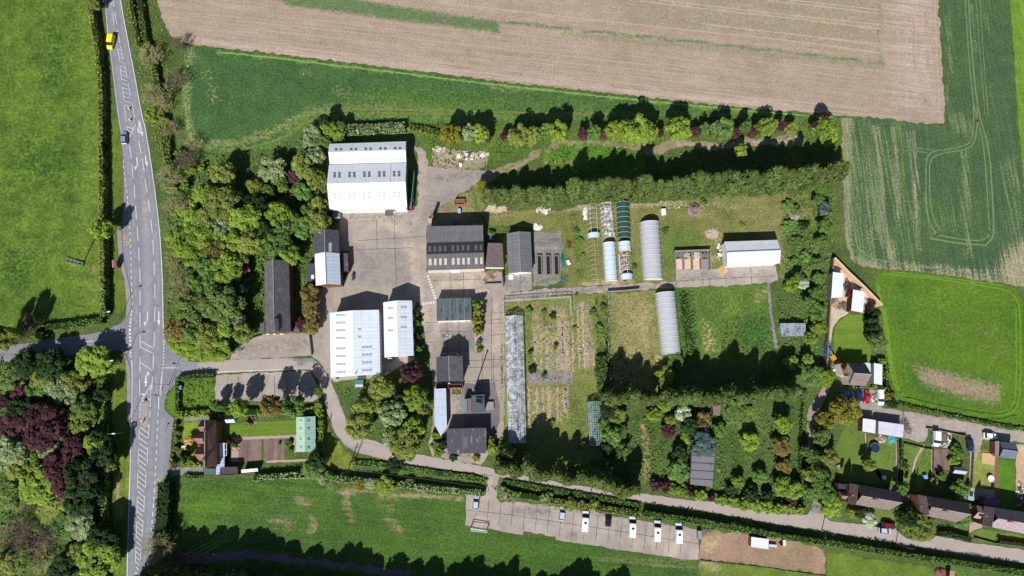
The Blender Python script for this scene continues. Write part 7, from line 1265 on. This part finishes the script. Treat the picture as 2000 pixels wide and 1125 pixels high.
def car(label, px, py, head, col, L=4.2, wd_=1.76, group=None, cat="car", name="parked_car"):
    root = thing(name, label, cat, G(px, py, .6).xy.to_3d()+Vector((0, 0, .1)), math.radians(head), group); h = L/2; w = wd_/2; P = paint(col, PAINTS[col])
    loft([(-h, w*.84, w*.78, .35, .86), (-h+.18, w*.95, w*.88, .24, .98), (-h+.8, w, w*.93, .2, 1.0), (h-1.5, w, w*.92, .2, .98), (h-.9, w, w*.9, .2, .9), (h-.3, w*.95, w*.82, .22, .78), (h, w*.8, w*.7, .3, .64)]).build("body", P, root, smooth=False)
    loft([(-h+.25, w*.8, w*.74, .97, 1.02), (-h+.7, w*.9, w*.74, .97, 1.4), (.35, w*.9, w*.74, .96, 1.41), (1.12, w*.88, w*.84, .95, .99)]).build("window_glass", M_glass, root)
    mb = MB(); mb.slab([(-h+.62, -w*.75, 1.45), (-h+.62, w*.75, 1.45), (.36, w*.75, 1.46), (.36, -w*.75, 1.46)], .06); mb.build("roof_panel", P, root)
    wheels(root, (-h+.8, h-.85), w-.06)
    for s in (-1, 1):
        mb = MB(); mb.box((h-.1, s*w*.62, .56), (.16, .3, .14)); mb.build("headlight", M_head, root); mb = MB(); mb.box((-h+.04, s*w*.7, .68), (.1, .2, .16)); mb.build("tail_light", M_tail, root); mb = MB(); mb.box((.75, s*(w+.06), .95), (.12, .2, .14)); mb.build("mirror", P, root)
    return root
def van(label, px, py, head, col, L=5.6, wd_=2.0, H=2.35, vent=True, group=None, name="van"):
    root = thing(name, label, "van", G(px, py, 1).xy.to_3d()+Vector((0, 0, .1)), math.radians(head), group); h = L/2; w = wd_/2; P = paint(col, PAINTS[col])
    loft([(-h, w*.95, w*.86, .4, H-.1), (-h+.12, w, w*.9, .35, H), (h-2.2, w, w*.9, .35, H), (h-1.9, w, w*.88, .35, H-.12)]).build("body", P, root)
    loft([(h-1.9, w, w*.98, .3, 1.25), (h-1.0, w*.99, w*.94, .3, 1.2), (h-.25, w*.95, w*.86, .3, 1.05), (h, w*.86, w*.74, .34, .8)]).build("bonnet", P, root)
    mb = MB(); a, b = h-1.92, h-1.0; mb.poly([(a, -w*.86, H-.14), (a, w*.86, H-.14), (b, w*.92, 1.22), (b, -w*.92, 1.22)]); 
    for s in (-1, 1): mb.poly([(a, s*w*.88, H-.16), (b, s*w*.93, 1.22), (a, s*w*1.0, 1.25)])
    mb.build("windscreen", M_glass, root)
    if vent: mb = MB(); mb.box((-.45, 0, H), (.5, .75, .12)); mb.build("roof_vent", paint("black", PAINTS['black']), root)
    wheels(root, (-h+1.1, h-1.0), w-.08, .35)
    for s in (-1, 1): mb = MB(); mb.box((h-.16, s*w*.66, .75), (.16, .32, .2)); mb.build("headlight", M_head, root); mb = MB(); mb.box((-h+.02, s*w*.8, .8), (.08, .14, .5)); mb.build("tail_light", M_tail, root); mb = MB(); mb.box((h-1.5, s*(w+.14), 1.3), (.14, .26, .3)); mb.build("mirror", M_tyre, root)
    return root
van("yellow van driving down the main road at the top", 216, 82, 266, 'yellow', 4.9, 1.9, 2.0, False)
car("grey blue car driving up the main road past the traffic island", 243, 270, 97, 'grey', 4.3, 1.8, name="moving_car")
car("pale silver car alone at the car park's west end", 929.5, 982, 84, 'silver'); car("pale silver car between the lane bank and the vans", 1098, 1003, 83, 'silver'); car("small black car between two white vans", 1188, 1015, 86, 'black', 3.8)
van("westernmost of the white vans in the concrete car park", 1142.5, 1017, 84, 'white', 5.9, group="white vans in the car park"); van("second white van from the west in the car park", 1234.5, 1028, 85, 'white', 5.9, group="white vans in the car park"); van("third white van from the west in the car park", 1283, 1036, 84, 'white', 5.9, group="white vans in the car park"); van("easternmost of the white vans in the concrete car park", 1325, 1040, 86, 'white', 5.7, group="white vans in the car park")
car("blue car in the shade of the field cottage's drive", 1654, 770, -7, 'blue', 3.9); car("dark navy car parked upright near the field cottage", 1677, 770, 88, 'navy'); car("red car beside the field cottage wall", 1693, 776, 75, 'red', 4.0); van("white van parked by the gold hedge of the field cottage", 1720, 776, 268, 'white', 4.8, 1.9, 1.9, False)
van("white van with its bonnet towards the terrace, back lane", 1829, 857, 262, 'white', 4.7, 1.9, 1.9, False); car("dark navy car upright beside the lane fence", 1894, 868, 272, 'navy'); car("white car parked across the back lane", 1932.5, 851, -6, 'white', 4.1)
car("silver car parked on the lane outside the terrace", 1727, 1036, -4, 'silver', 3.9); car("dark maroon car in the drive behind the silver car", 1735, 1026, -10, 'maroon', 4.4)
car("blue pickup in the shade beside the yard wall", 1616, 682, 82, 'blue', 4.6, 1.8, name="pickup")
# little tractor and digger in the triangular yard
tq = thing("red_tractor", "small red tractor in the triangular walled yard", "tractor", G(1656, 574), math.radians(70)); loft([(-1.3, .5, .4, .5, 1.2), (0, .5, .42, .5, 1.3), (1.5, .35, .3, .5, 1.15)]).build("body", paint("red", PAINTS['red']), tq); mb = MB(); mb.box((-.7, 0, 1.25), (1.0, 1.1, .9), 0, 0, .85); mb.build("cab", M_glass, tq); wheels(tq, (-.9,), .75, .6); wheels(tq, (1.1,), .6, .35)
tq = thing("yellow_digger", "small yellow digger by the field cottage's timber clutter", "digger", G(1624, 699), math.radians(120)); mb = MB(); mb.box((0, 0, .6), (1.8, 1.4, .9), 0, 0, .9); mb.build("body", paint("amber", (206, 152, 44)), tq); mb = MB(); mb.path([(.8, 0, 1.3), (2.0, 0, 2.3), (3.0, 0, 1.4)], .14); mb.build("boom", paint("amber", (206, 152, 44)), tq)
for s in (-1, 1): mb = MB(); mb.box((0, s*.75, .05), (2.2, .4, .5)); mb.build("track", M_tyre, tq)

# street lamps: base on the plan, arm towards the road
def lamp(label, px, py, ang, h=9.5, arm=1.6):
    q = G(px, py); r = thing("street_lamp", label, "street lamp", q, math.radians(ang), "street lamps along the main road"); mb = MB(); mb.tube((0, 0, .02), (0, 0, 1.4), .11, .11, 8); mb.tube((0, 0, 1.4), (0, 0, h), .08, .06, 8); mb.build("column", M_steel2, r)
    MB().path([(0, 0, h), (arm*.5, 0, h+.25), (arm, 0, h+.3)], .05, 6).build("arm", M_steel2, r); mb = MB(); mb.box((arm+.3, 0, h+.22), (.9, .34, .16)); mb.build("lamp_head", plain("lamp_head", (226, 226, 224), .5), r)
lamp("street lamp beside the layby north of the side road", 236, 620, 10); lamp("street lamp just south of the side road junction", 242, 710, 5); lamp("southernmost street lamp on the shaded west verge", 246, 845, 2); lamp("street lamp in the mouth of the site entrance", 330, 752, 165); lamp("street lamp on the corner of the overgrown plot", 326, 772, 178)
def post(label, name, cat, px, py, h, mat=M_dwood, r=.14, cross=True, group=None, ang=0, pitch=.9):
    q = G(px, py); t_ = thing(name, label, cat, q, math.radians(ang), group); MB().tube((0, 0, 0), (0, 0, h), r, r*.75, 8).build("pole", mat, t_)
    if cross: mb = MB(); mb.box((0, 0, h-.6), (1.8, .12, .14)); mb.build("crossarm", mat, t_)
    return t_
for k, (x, y, l) in enumerate(((1749, 1061, "telegraph pole on the lane opposite the silver car"), (1605, 1034, "telegraph pole at the drive mouth on the lane"), (1151, 971, "telegraph pole on the lane bank north of the car park"), (694, 899, "telegraph pole on the bend of the access lane"), (680, 918, "telegraph pole behind the tall boundary hedge, wires meeting at it"), (629, 860, "thin pole by the end of clipped cottage hedge"))): post(l, "telegraph_pole", "pole", x, y, 8, group="telegraph poles along the lane", ang=20*k)
def wire(label, pts, h=7.6):
    P = [G(*p, h) for p in pts]; mb = MB()
    for a, b in zip(P[:-1], P[1:]): mb.path([a.lerp(b, k/10)-Vector((0, 0, 1.2*4*(k/10)*(1-k/10)*.4)) for k in range(11)], .022, 3)
    tag(mb.build("overhead_wire", plain("wire", (84, 92, 88), .6)), label, "cable")
wire("northernmost of three wires crossing the pasture", [(680, 918), (360, 1084)]); wire("middle of three wires crossing the pasture", [(683, 918), (362, 1092)]); wire("southernmost of three wires crossing the pasture", [(686, 918), (364, 1100)]); wire("wire along the tall boundary hedge beside the access lane", [(682, 918), (800, 932), (945, 952)])
# pole with stay frame in the west meadow
t_ = thing("transformer_frame", "small low steel frame lying beside a pole in west meadow", "frame", G(147, 511)); mb = MB(); c4 = [G(131, 506, .7), G(162, 514, .7), G(160, 520, .7), G(128, 512, .7)]
for i in range(4): mb.tube(c4[i], c4[(i+1) % 4], .14, .14, 5)
for s in (.25, .5, .7): mb.tube(c4[0].lerp(c4[1], s), c4[3].lerp(c4[2], s), .12, .12, 5)
mb.build("rails", plain("dull_steel", (128, 132, 132), .7), t_, None, t_.location)
for i in range(4): mb = MB(); mb.tube((c4[i].x, c4[i].y, 0), c4[i], .1, .1, 5); mb.build("leg", M_dwood, t_, None, t_.location)
post("tall wooden pole in the west meadow with a long shadow", "wooden_pole", "pole", 164, 512, 8.5, r=.22, cross=False)
# goal frame
t_ = thing("goal_frame", "white football goal frame at the car park's south west corner", "goal", G(936, 1032)); A, B, Cc, D = G(920, 1029), G(951, 1034), G(951.5, 1037), G(919.5, 1034); z = Vector((0, 0, 2.3)); mb = MB(); mb.tube(A+z, B+z, .1, .1, 6); mb.build("crossbar", M_fascia, t_, None, t_.location)
for p in (A, B): mb = MB(); mb.tube(p, p+z, .1, .1, 6); mb.build("post", M_fascia, t_, None, t_.location)
for p, q in ((A, D), (B, Cc)): mb = MB(); mb.tube(p+z*.5, q+z*.98, .07, .07, 6); mb.tube(q, q+z, .07, .07, 6); mb.build("back_stay", M_fascia, t_, None, t_.location)
mb = MB(); mb.tube(D, Cc, .08, .08, 6); mb.tube(D+z, Cc+z, .08, .08, 6); mb.build("back_bar", M_fascia, t_, None, t_.location)
# skips, boxes, clutter
def skip(label, px, py, rz, rgb, name="skip", cat="skip", L=3.4, w=1.8, h=1.2, void=True):
    q = G(px, py); t_ = thing(name, label, cat, q, math.radians(rz)); mb = MB(); b = [(-L*.36, -w/2), (L*.36, -w/2), (L*.36, w/2), (-L*.36, w/2)]; t4 = [(-L/2, -w/2), (L/2, -w/2), (L/2, w/2), (-L/2, w/2)]
    for i in range(4): j = (i+1) % 4; mb.poly([(*b[i], 0), (*b[j], 0), (*t4[j], h), (*t4[i], h)]); mb.poly([(*(v*.94 for v in t4[i]), h), (*(v*.94 for v in t4[j]), h), (*(v*.94 for v in b[j]), .1), (*(v*.94 for v in b[i]), .1)]); mb.poly([(*t4[i], h), (*t4[j], h), (*(v*.94 for v in t4[j]), h), (*(v*.94 for v in t4[i]), h)])
    mb.poly([(x*.94, y*.94, .1) for x, y in b]); mb.build("tub", plain(name+str(px), rgb, .7), t_)
    if void: MB().poly([(x*.96, y*.9, h*.55) for x, y in t4]).build("load", plain("load", (120, 100, 88), .95, .1, 0, .5, 4), t_)
    return t_
skip("rust red skip on the gravel north of ridged workshop", 898, 396, 3, (190, 104, 70)); skip("brick red skip at the corner of the white warehouse", 803, 405, 88, (180, 96, 64), L=2.6)
def crate(label, px, py, size, rz, rgb, name="crate", cat="crate"):
    q = G(px, py); t_ = thing(name, label, cat, q, math.radians(rz)); mb = MB(); mb.box((0, 0, 0), size, 0, 0, .98); mb.build("body", plain(name+"_%d_%d_%d" % rgb, rgb, .8), t_); mb = MB(); mb.box((0, 0, size[2]+.005), (size[0]*.92, size[1]*.92, .07)); mb.build("lid", plain(name+"_lid_%d_%d_%d" % rgb, tuple(min(255, v+14) for v in rgb), .8), t_); return t_
crate("square brick base by the ridged workshop's north west corner", 840, 432, (1.3, 1.6, .9), 0, (186, 150, 136), "brick_pier", "pier"); crate("tall dark chimney stack beside the ridged workshop", 846, 426, (.9, .9, 5.2), 0, (120, 96, 84), "chimney_stack", "chimney")
crate("blue skip shaded behind the ridged workshop", 887, 436, (1.2, 1.6, 1.2), 5, (52, 92, 170), "blue_bin", "bin"); crate("blue container lid shaded beside the lean-to store", 959, 468, (2.2, 1.0, 1.1), 0, (56, 96, 180), "blue_bin", "bin"); crate("pale blue machine outside workshop, north side", 897, 413, (1.0, 1.5, 1.0), 10, (150, 170, 190), "machine", "machine")
crate("white tank standing on the scrub by the polytunnel", 1294.5, 415, (1.4, 2.0, 1.2), 4, (236, 236, 236), "white_tank", "tank"); crate("grey metal bin at the car park's east end", 1364, 1043, (1.2, 2.4, 1.3), -3, (130, 132, 140), "metal_bin", "bin"); crate("white cabinet at the tool store's south west corner", 998, 542, (1.5, 1.3, 1.0), 0, (236, 236, 232), "cabinet", "cabinet")
crate("white rounded bath left near the plant trays", 1110, 513, (1.0, 1.6, .6), 25, (226, 222, 226), "bath", "bath"); crate("small white hut at the north east track end", 1590, 249, (1.2, 1.3, 1.3), 30, (236, 236, 232), "white_box", "box"); crate("white box standing at the edge of gravel store", 900, 323, (1.0, 1.0, .9), 0, (230, 226, 220), "white_box", "box")
crate("dark green bin by the white garages' timber clutter", 1683, 810, (1.8, .5, 1.1), 0, (104, 120, 76), "green_bin", "bin"); crate("blue grey wheeled bin in the overgrown plot", 355, 757, (.8, 1.3, 1.1), 5, (110, 140, 180), "wheeled_bin", "bin"); crate("light blue trough at the lane's shaded south bank", 1613, 1061, (.9, .9, .8), 20, (170, 196, 220), "trough", "trough"); crate("stone seat in the roadside cottage's front garden", 361, 872, (1.6, .7, .5), 8, (206, 190, 176), "stone_bench", "bench")
crate("round grey lid in the back lawn of the terrace", 1637, 911, (1.1, 1.1, .5), 20, (136, 130, 122), "stone_tub", "tub"); crate("small blue tank behind the terrace's middle house", 1804, 931, (1.2, 1.2, 1.0), 8, (120, 150, 200), "water_tank", "tank"); crate("turquoise tank beside the pale green flat store", 1885, 968, (1.2, 1.4, 1.2), 5, (84, 150, 140), "oil_tank", "tank")
# piles of leftovers
def pile(label, px, py, rx, ry, n, cols, h=.5, name="debris_pile", cat="debris", seed=1, s=(.3, 1.0)):
    r = random.Random(seed+int(px)); t_ = thing(name, label, cat, G(px, py)); ms = [plain("pc_%d_%d_%d" % c, c, .9, .1) for c in cols]; mb = MB()
    for k in range(n):
        a = r.random()*6.28; d = r.random()**.6; q = G(px+math.cos(a)*rx*d, py+math.sin(a)*ry*d); mb.box((q.x, q.y, .02), (s[0]+r.random()*s[1], s[0]+r.random()*s[1]*.6, .1+r.random()*h*(1.2-d)), r.random()*3, r.randrange(len(ms)), .9)
    o = mb.build("heap", ms, t_, None, t_.location); o['kind'] = 'stuff'; return t_
W_, S_, B_, D_ = (226, 222, 216), (184, 166, 148), (150, 128, 110), (104, 98, 94)
pile("white stone slabs heaped beside the conifer row", 1062, 410, 14, 7, 40, [W_, S_], .5); pile("white rubble on the pad north of gravel yard", 858, 291, 14, 4, 26, [W_, S_], .5); pile("stacked slabs and timber on the storage pad", 913, 304, 22, 6, 70, [W_, S_, D_], .8, s=(.4, 1.4)); pile("pale rubble at the storage pad's east end", 946, 304, 8, 6, 22, [W_, S_], .5); pile("loose stones strewn along the storage pad", 885, 322, 34, 7, 60, [S_, D_, B_], .3, s=(.15, .5))
pile("white paving slabs stacked north of the tool store", 1050, 443, 9, 6, 40, [W_, (206, 204, 200)], .5, s=(.5, .4)); pile("broken timber heap at the ridged workshop's corner", 956, 540, 14, 10, 60, [S_, B_, D_], .6, s=(.2, 1.6)); pile("brushwood heap on the scrub beside the white tank", 1355, 410, 12, 11, 200, [(140, 122, 116), (120, 104, 98), (160, 146, 140)], 1.6, "brushwood_heap", s=(.1, 1.5)); pile("round grey rubble heap on the scrub by wheat field", 1553, 422, 7, 6, 70, [(176, 164, 156), (150, 140, 134)], .9)
pile("sand spilled at the white barn's west corner", 1413, 527, 7, 7, 60, [(196, 156, 110), (206, 170, 124)], .15, "sand_spill", "sand"); pile("debris at the west wall of the white barn", 1407, 490, 7, 18, 50, [S_, D_, W_], .5); pile("pale rubble north of the storage bays", 1390, 456, 12, 8, 50, [(190, 170, 160), S_], .35); pile("timber and pots beside the field cottage", 1634, 716, 9, 9, 60, [W_, B_, D_, S_], .8); pile("logs and planks south of the long yard shed", 1626, 588, 10, 6, 50, [(190, 150, 90), D_, B_], .7, s=(.2, 1.4)); pile("dark machinery parts between the yard sheds", 1654, 557, 6, 11, 40, [(60, 54, 54), D_], .7, s=(.2, 1.2)); pile("twiggy stone pile south of the triangular yard sheds", 1646, 597, 13, 8, 70, [(130, 108, 98), (110, 92, 86)], .5, s=(.1, .8))
pile("building materials on the field cottage drive", 1707, 778, 5, 7, 40, [W_, B_, D_], .7); pile("stone pots and timber behind the white garages", 1720, 858, 8, 6, 50, [W_, B_, S_], .4); pile("turquoise tarpaulin heap behind the white garages", 1741, 859, 10, 6, 40, [(70, 150, 160), (100, 170, 176)], .5); pile("plant pots in the allotment beside the white van", 1842, 868, 10, 5, 50, [W_, D_, S_], .4, s=(.2, .5)); pile("dark and blue boxes beside the allotment path", 1853, 856, 3, 10, 24, [(40, 70, 100), W_], .6, s=(.3, .5)); pile("clutter at the easternmost garden's end", 1992, 965, 8, 22, 60, [W_, D_, B_], .6); pile("rockery stones in the cottage back garden", 460, 870, 7, 10, 50, [(120, 112, 108), S_], .6); pile("dark rockery beside the small grey shed", 492, 821, 10, 6, 50, [(100, 84, 78), D_, B_], .5)
pile("stacked logs along the car park's east fence", 1372, 1040, 7, 9, 40, [(150, 130, 110), D_], .5, s=(.15, 1.6)); pile("soil heap at the picture's bottom edge", 1836, 1118, 11, 7, 120, [(136, 104, 88), (120, 92, 78)], .8); pile("white sacks at the western end of tunnels", 1143, 418, 3, 14, 24, [W_], .4); pile("green netting rolls beside the standing ground", 1099, 508, 4, 14, 22, [(40, 110, 90), (60, 130, 104)], .4); pile("rust brown scrap beside the standing ground", 1111, 476, 4, 7, 20, [(104, 72, 52)], .4); pile("dark bicycle and scrap by the white field shelter", 1530, 1060, 7, 5, 26, [(40, 40, 46), W_], .8); pile("rusty container rims along track's south edge", 970, 408, 20, 5, 26, [S_, (206, 186, 166)], .3, s=(.2, 2.2)); pile("leaning planks beside the long shed's debris corner", 947, 566, 10, 7, 14, [S_, (190, 180, 160)], .2, s=(.15, 2.4))
# traffic islands, signs
for k, (x, y, rz) in enumerate(((254, 214, -70), (256, 236, -70), (283.5, 783, 40), (281, 822, 60))):
    q = G(x, y); q.z = .09; t_ = thing("keep_left_bollard", ["northern bollard of the upper traffic island", "southern bollard of the upper traffic island", "northern bollard of the lower traffic island", "southern bollard of the lower traffic island"][k], "bollard", q, math.radians(rz)); mb = MB(); mb.box((0, 0, 0), (1.1, .5, .12)); mb.build("plinth", M_kerb, t_); mb = MB(); mb.box((0, 0, .12), (.5, .3, 1.0), 0, 0, .85); mb.build("shell", paint("white", PAINTS['white']), t_); mb = MB(); mb.tube((0, -.17, .85), (0, -.2, .85), .22, .22, 12); mb.build("sign_disc", plain("sign_blue", (40, 90, 180), .5), t_)
def sign(label, px, py, rz, rgb, w=1.0, h=.7, top=2.6):
    q = G(px, py); t_ = thing("road_sign", label, "sign", q, math.radians(rz)); MB().tube((0, 0, 0), (0, 0, top), .05, .05, 6).build("post", M_steel2, t_); mb = MB(); mb.box((0, 0, top-h), (w, .05, h)); mb.build("panel", plain("sign_%d_%d_%d" % rgb, rgb, .5), t_)
sign("dark road sign at the mouth of the side road", 247, 694, 20, (50, 56, 70), 1.6, .9); sign("small sign on the verge opposite the site entrance", 311, 772, 90, (190, 190, 196)); sign("bus stop flag at the lower layby", 323, 842, 0, (190, 170, 90), .5, .5)
# trampoline, swing, furniture in the gardens
def disc(label, px, py, r, rgb, h, name, cat, rim=(40, 60, 80)):
    q = G(px, py); t_ = thing(name, label, cat, q); mb = MB(); mb.tube((0, 0, h-.06), (0, 0, h), r, r, 28); mb.build("mat", plain(name+"_mat", rgb, .8), t_); P = [(math.cos(k*.2244)*r, math.sin(k*.2244)*r, h) for k in range(29)]; MB().path(P, .14, 5).build("rim", plain(name+"_rim", rim, .6), t_)
    for k in range(4): mb = MB(); a = k*math.pi/2+.4; mb.tube((math.cos(a)*r, math.sin(a)*r, 0), (math.cos(a)*r, math.sin(a)*r, h), .06, .06, 5); mb.build("leg", M_steel2, t_)
disc("round blue rimmed trampoline behind the white garages", 1706, 874, 1.5, (38, 50, 60), .9, "trampoline", "trampoline", (70, 110, 150)); disc("round white garden table on the dry lawn", 1932, 934, .9, (216, 220, 226), .75, "garden_table", "table", (240, 240, 240))
t_ = thing("garden_parasol", "white folded parasol in the shade behind the first terrace house", "parasol", G(1721, 932)); MB().tube((0, 0, 0), (0, 0, 2.3), .04, .04, 6).build("pole", M_fascia, t_); MB().tube((0, 0, 1.6), (0, 0, 2.4), .7, .05, 8).build("canopy", M_fascia, t_)
# fences between plots
def fence(label, pts, h=1.6, mat=None, step=2.4, name="fence", th=.035):
    h *= .7
    w_ = [G(*p) for p in pts]; root = thing(name, label, "fence", base_of(w_)); mb = MB()
    for a, b in zip(w_[:-1], w_[1:]):
        d = (b-a).normalized(); n_ = Vector((-d.y, d.x, 0))*th; mb.prism([a+n_, b+n_, b-n_, a-n_], .05, h)
    mb.build("panel", mat or plain("grey_timber", (146, 132, 118), .9, .1, 0, .25, 3), root, None, root.location)
    for a, b in zip(w_[:-1], w_[1:]):
        k = max(1, int((b-a).length/step))
        for i in range(k): c = a.lerp(b, i/k); mb = MB(); mb.box((c.x, c.y, 0), (.14, .14, h+.12)); mb.build("post", M_dwood, root, None, root.location)
fence("timber fence along the north side of the dry lawn garden", [(1898, 878), (1896, 912), (1894, 952)]); fence("brown fence along the garden between the two terrace houses", [(1821, 846), (1820, 930), (1818, 945)], 1.4); fence("fence north of the terrace gardens beside the parking lane", [(1764, 866), (1806, 876), (1820, 878)], 1.1); fence("open fence between allotment and back lane", [(1808, 836), (1820, 838), (1885, 852), (1884, 846)], 1.2); fence("fence west of the trampoline lawn", [(1692, 848), (1693, 880), (1692, 910)], 1.2)
fence("long fence between the terrace gardens", [(1751, 862), (1752, 900), (1749, 944)], 1.4); fence("fence on the car park's eastern boundary", [(1367, 1044), (1366, 1070), (1363, 1096), (1361, 1130)], .7); fence("boundary fence between dirt paddock and rough grass", [(1367, 1094), (1420, 1100), (1500, 1109), (1560, 1118), (1613, 1125)], .4); fence("dark fence at the cottage's southern edge", [(396, 929), (430, 928), (470, 926), (500, 922)], 1.5); fence("fence along the entrance wall, green netting", [(450, 694), (470, 676), (490, 662), (512, 655)], 1.2, plain("green_mesh", (90, 120, 90), .8))
fence("front fence of the eastern terrace house", [(1902, 1050), (1940, 1060), (1990, 1066)], 1.0)
pile("dark oil drums along the west wall of the yard", 690, 540, 4, 9, 12, [(60, 64, 74), (110, 60, 50), (50, 90, 130)], .9, "oil_drums", "drums", s=(.5, .2)); pile("stacked pallets at the workshop's yard corner", 838, 512, 3, 8, 14, [(176, 150, 116), (150, 128, 100)], .7, "pallet_stack", "pallets", s=(1.0, .3)); pile("loose bricks and weeds by flat garage, south side", 872, 655, 16, 8, 26, [(200, 192, 184), D_], .2, s=(.15, .4)); pile("rubbish along the west side of the long glasshouse", 980, 720, 2, 60, 60, [D_, S_, (90, 100, 70)], .3, s=(.15, .5))
pile("pallet and pipe clutter east of the white warehouse", 806, 398, 5, 12, 26, [(190, 120, 80), S_, W_], .7, s=(.3, .9)); pile("broken frames and glass near the bath", 1104, 545, 8, 5, 18, [D_, (60, 120, 100)], .3); pile("scattered pots on the nursery's cross path", 1075, 740, 34, 6, 40, [D_, (150, 90, 70), W_], .25, s=(.12, .3)); pile("fallen blocks in the far abandoned plot", 1130, 690, 26, 20, 50, [W_, S_, D_], .25, s=(.15, .4)); pile("pale scraps on the weeds south of conifer row", 1330, 402, 60, 5, 30, [W_, S_], .15, s=(.15, .4))
# ================================================================== LIGHT
wd = bpy.data.worlds.new("World"); scn.world = wd; wd.use_nodes = True; nt = wd.node_tree
sky = nt.nodes.new('ShaderNodeTexSky'); sky.sky_type = 'NISHITA'; sky.sun_disc = False
sky.sun_elevation = math.radians(SUN_EL); sky.sun_rotation = math.radians(180+SUN_AZ); sky.air_density = 1.0; sky.dust_density = .6; sky.ozone_density = 1.5
bg = nt.nodes['Background']; bg.inputs[1].default_value = 0.06; nt.links.new(sky.outputs[0], bg.inputs[0])
sd = bpy.data.lights.new("sun", 'SUN'); sd.energy = 4.9; sd.angle = math.radians(.5); sd.color = (1.0, .975, .935)
so = bpy.data.objects.new("sun", sd); C.objects.link(so); e, a = math.radians(SUN_EL), math.radians(SUN_AZ)
so.rotation_euler = Vector((math.sin(a)*math.cos(e), math.cos(a)*math.cos(e), -math.sin(e))).to_track_quat('-Z', 'Y').to_euler(); so.location = (-60, -150, 180)
vs = scn.view_settings; scn.display_settings.display_device = 'sRGB'; vs.view_transform = 'Standard'; vs.look = 'None'; vs.exposure = 0.12; vs.gamma = 1.0; vs.use_curve_mapping = False
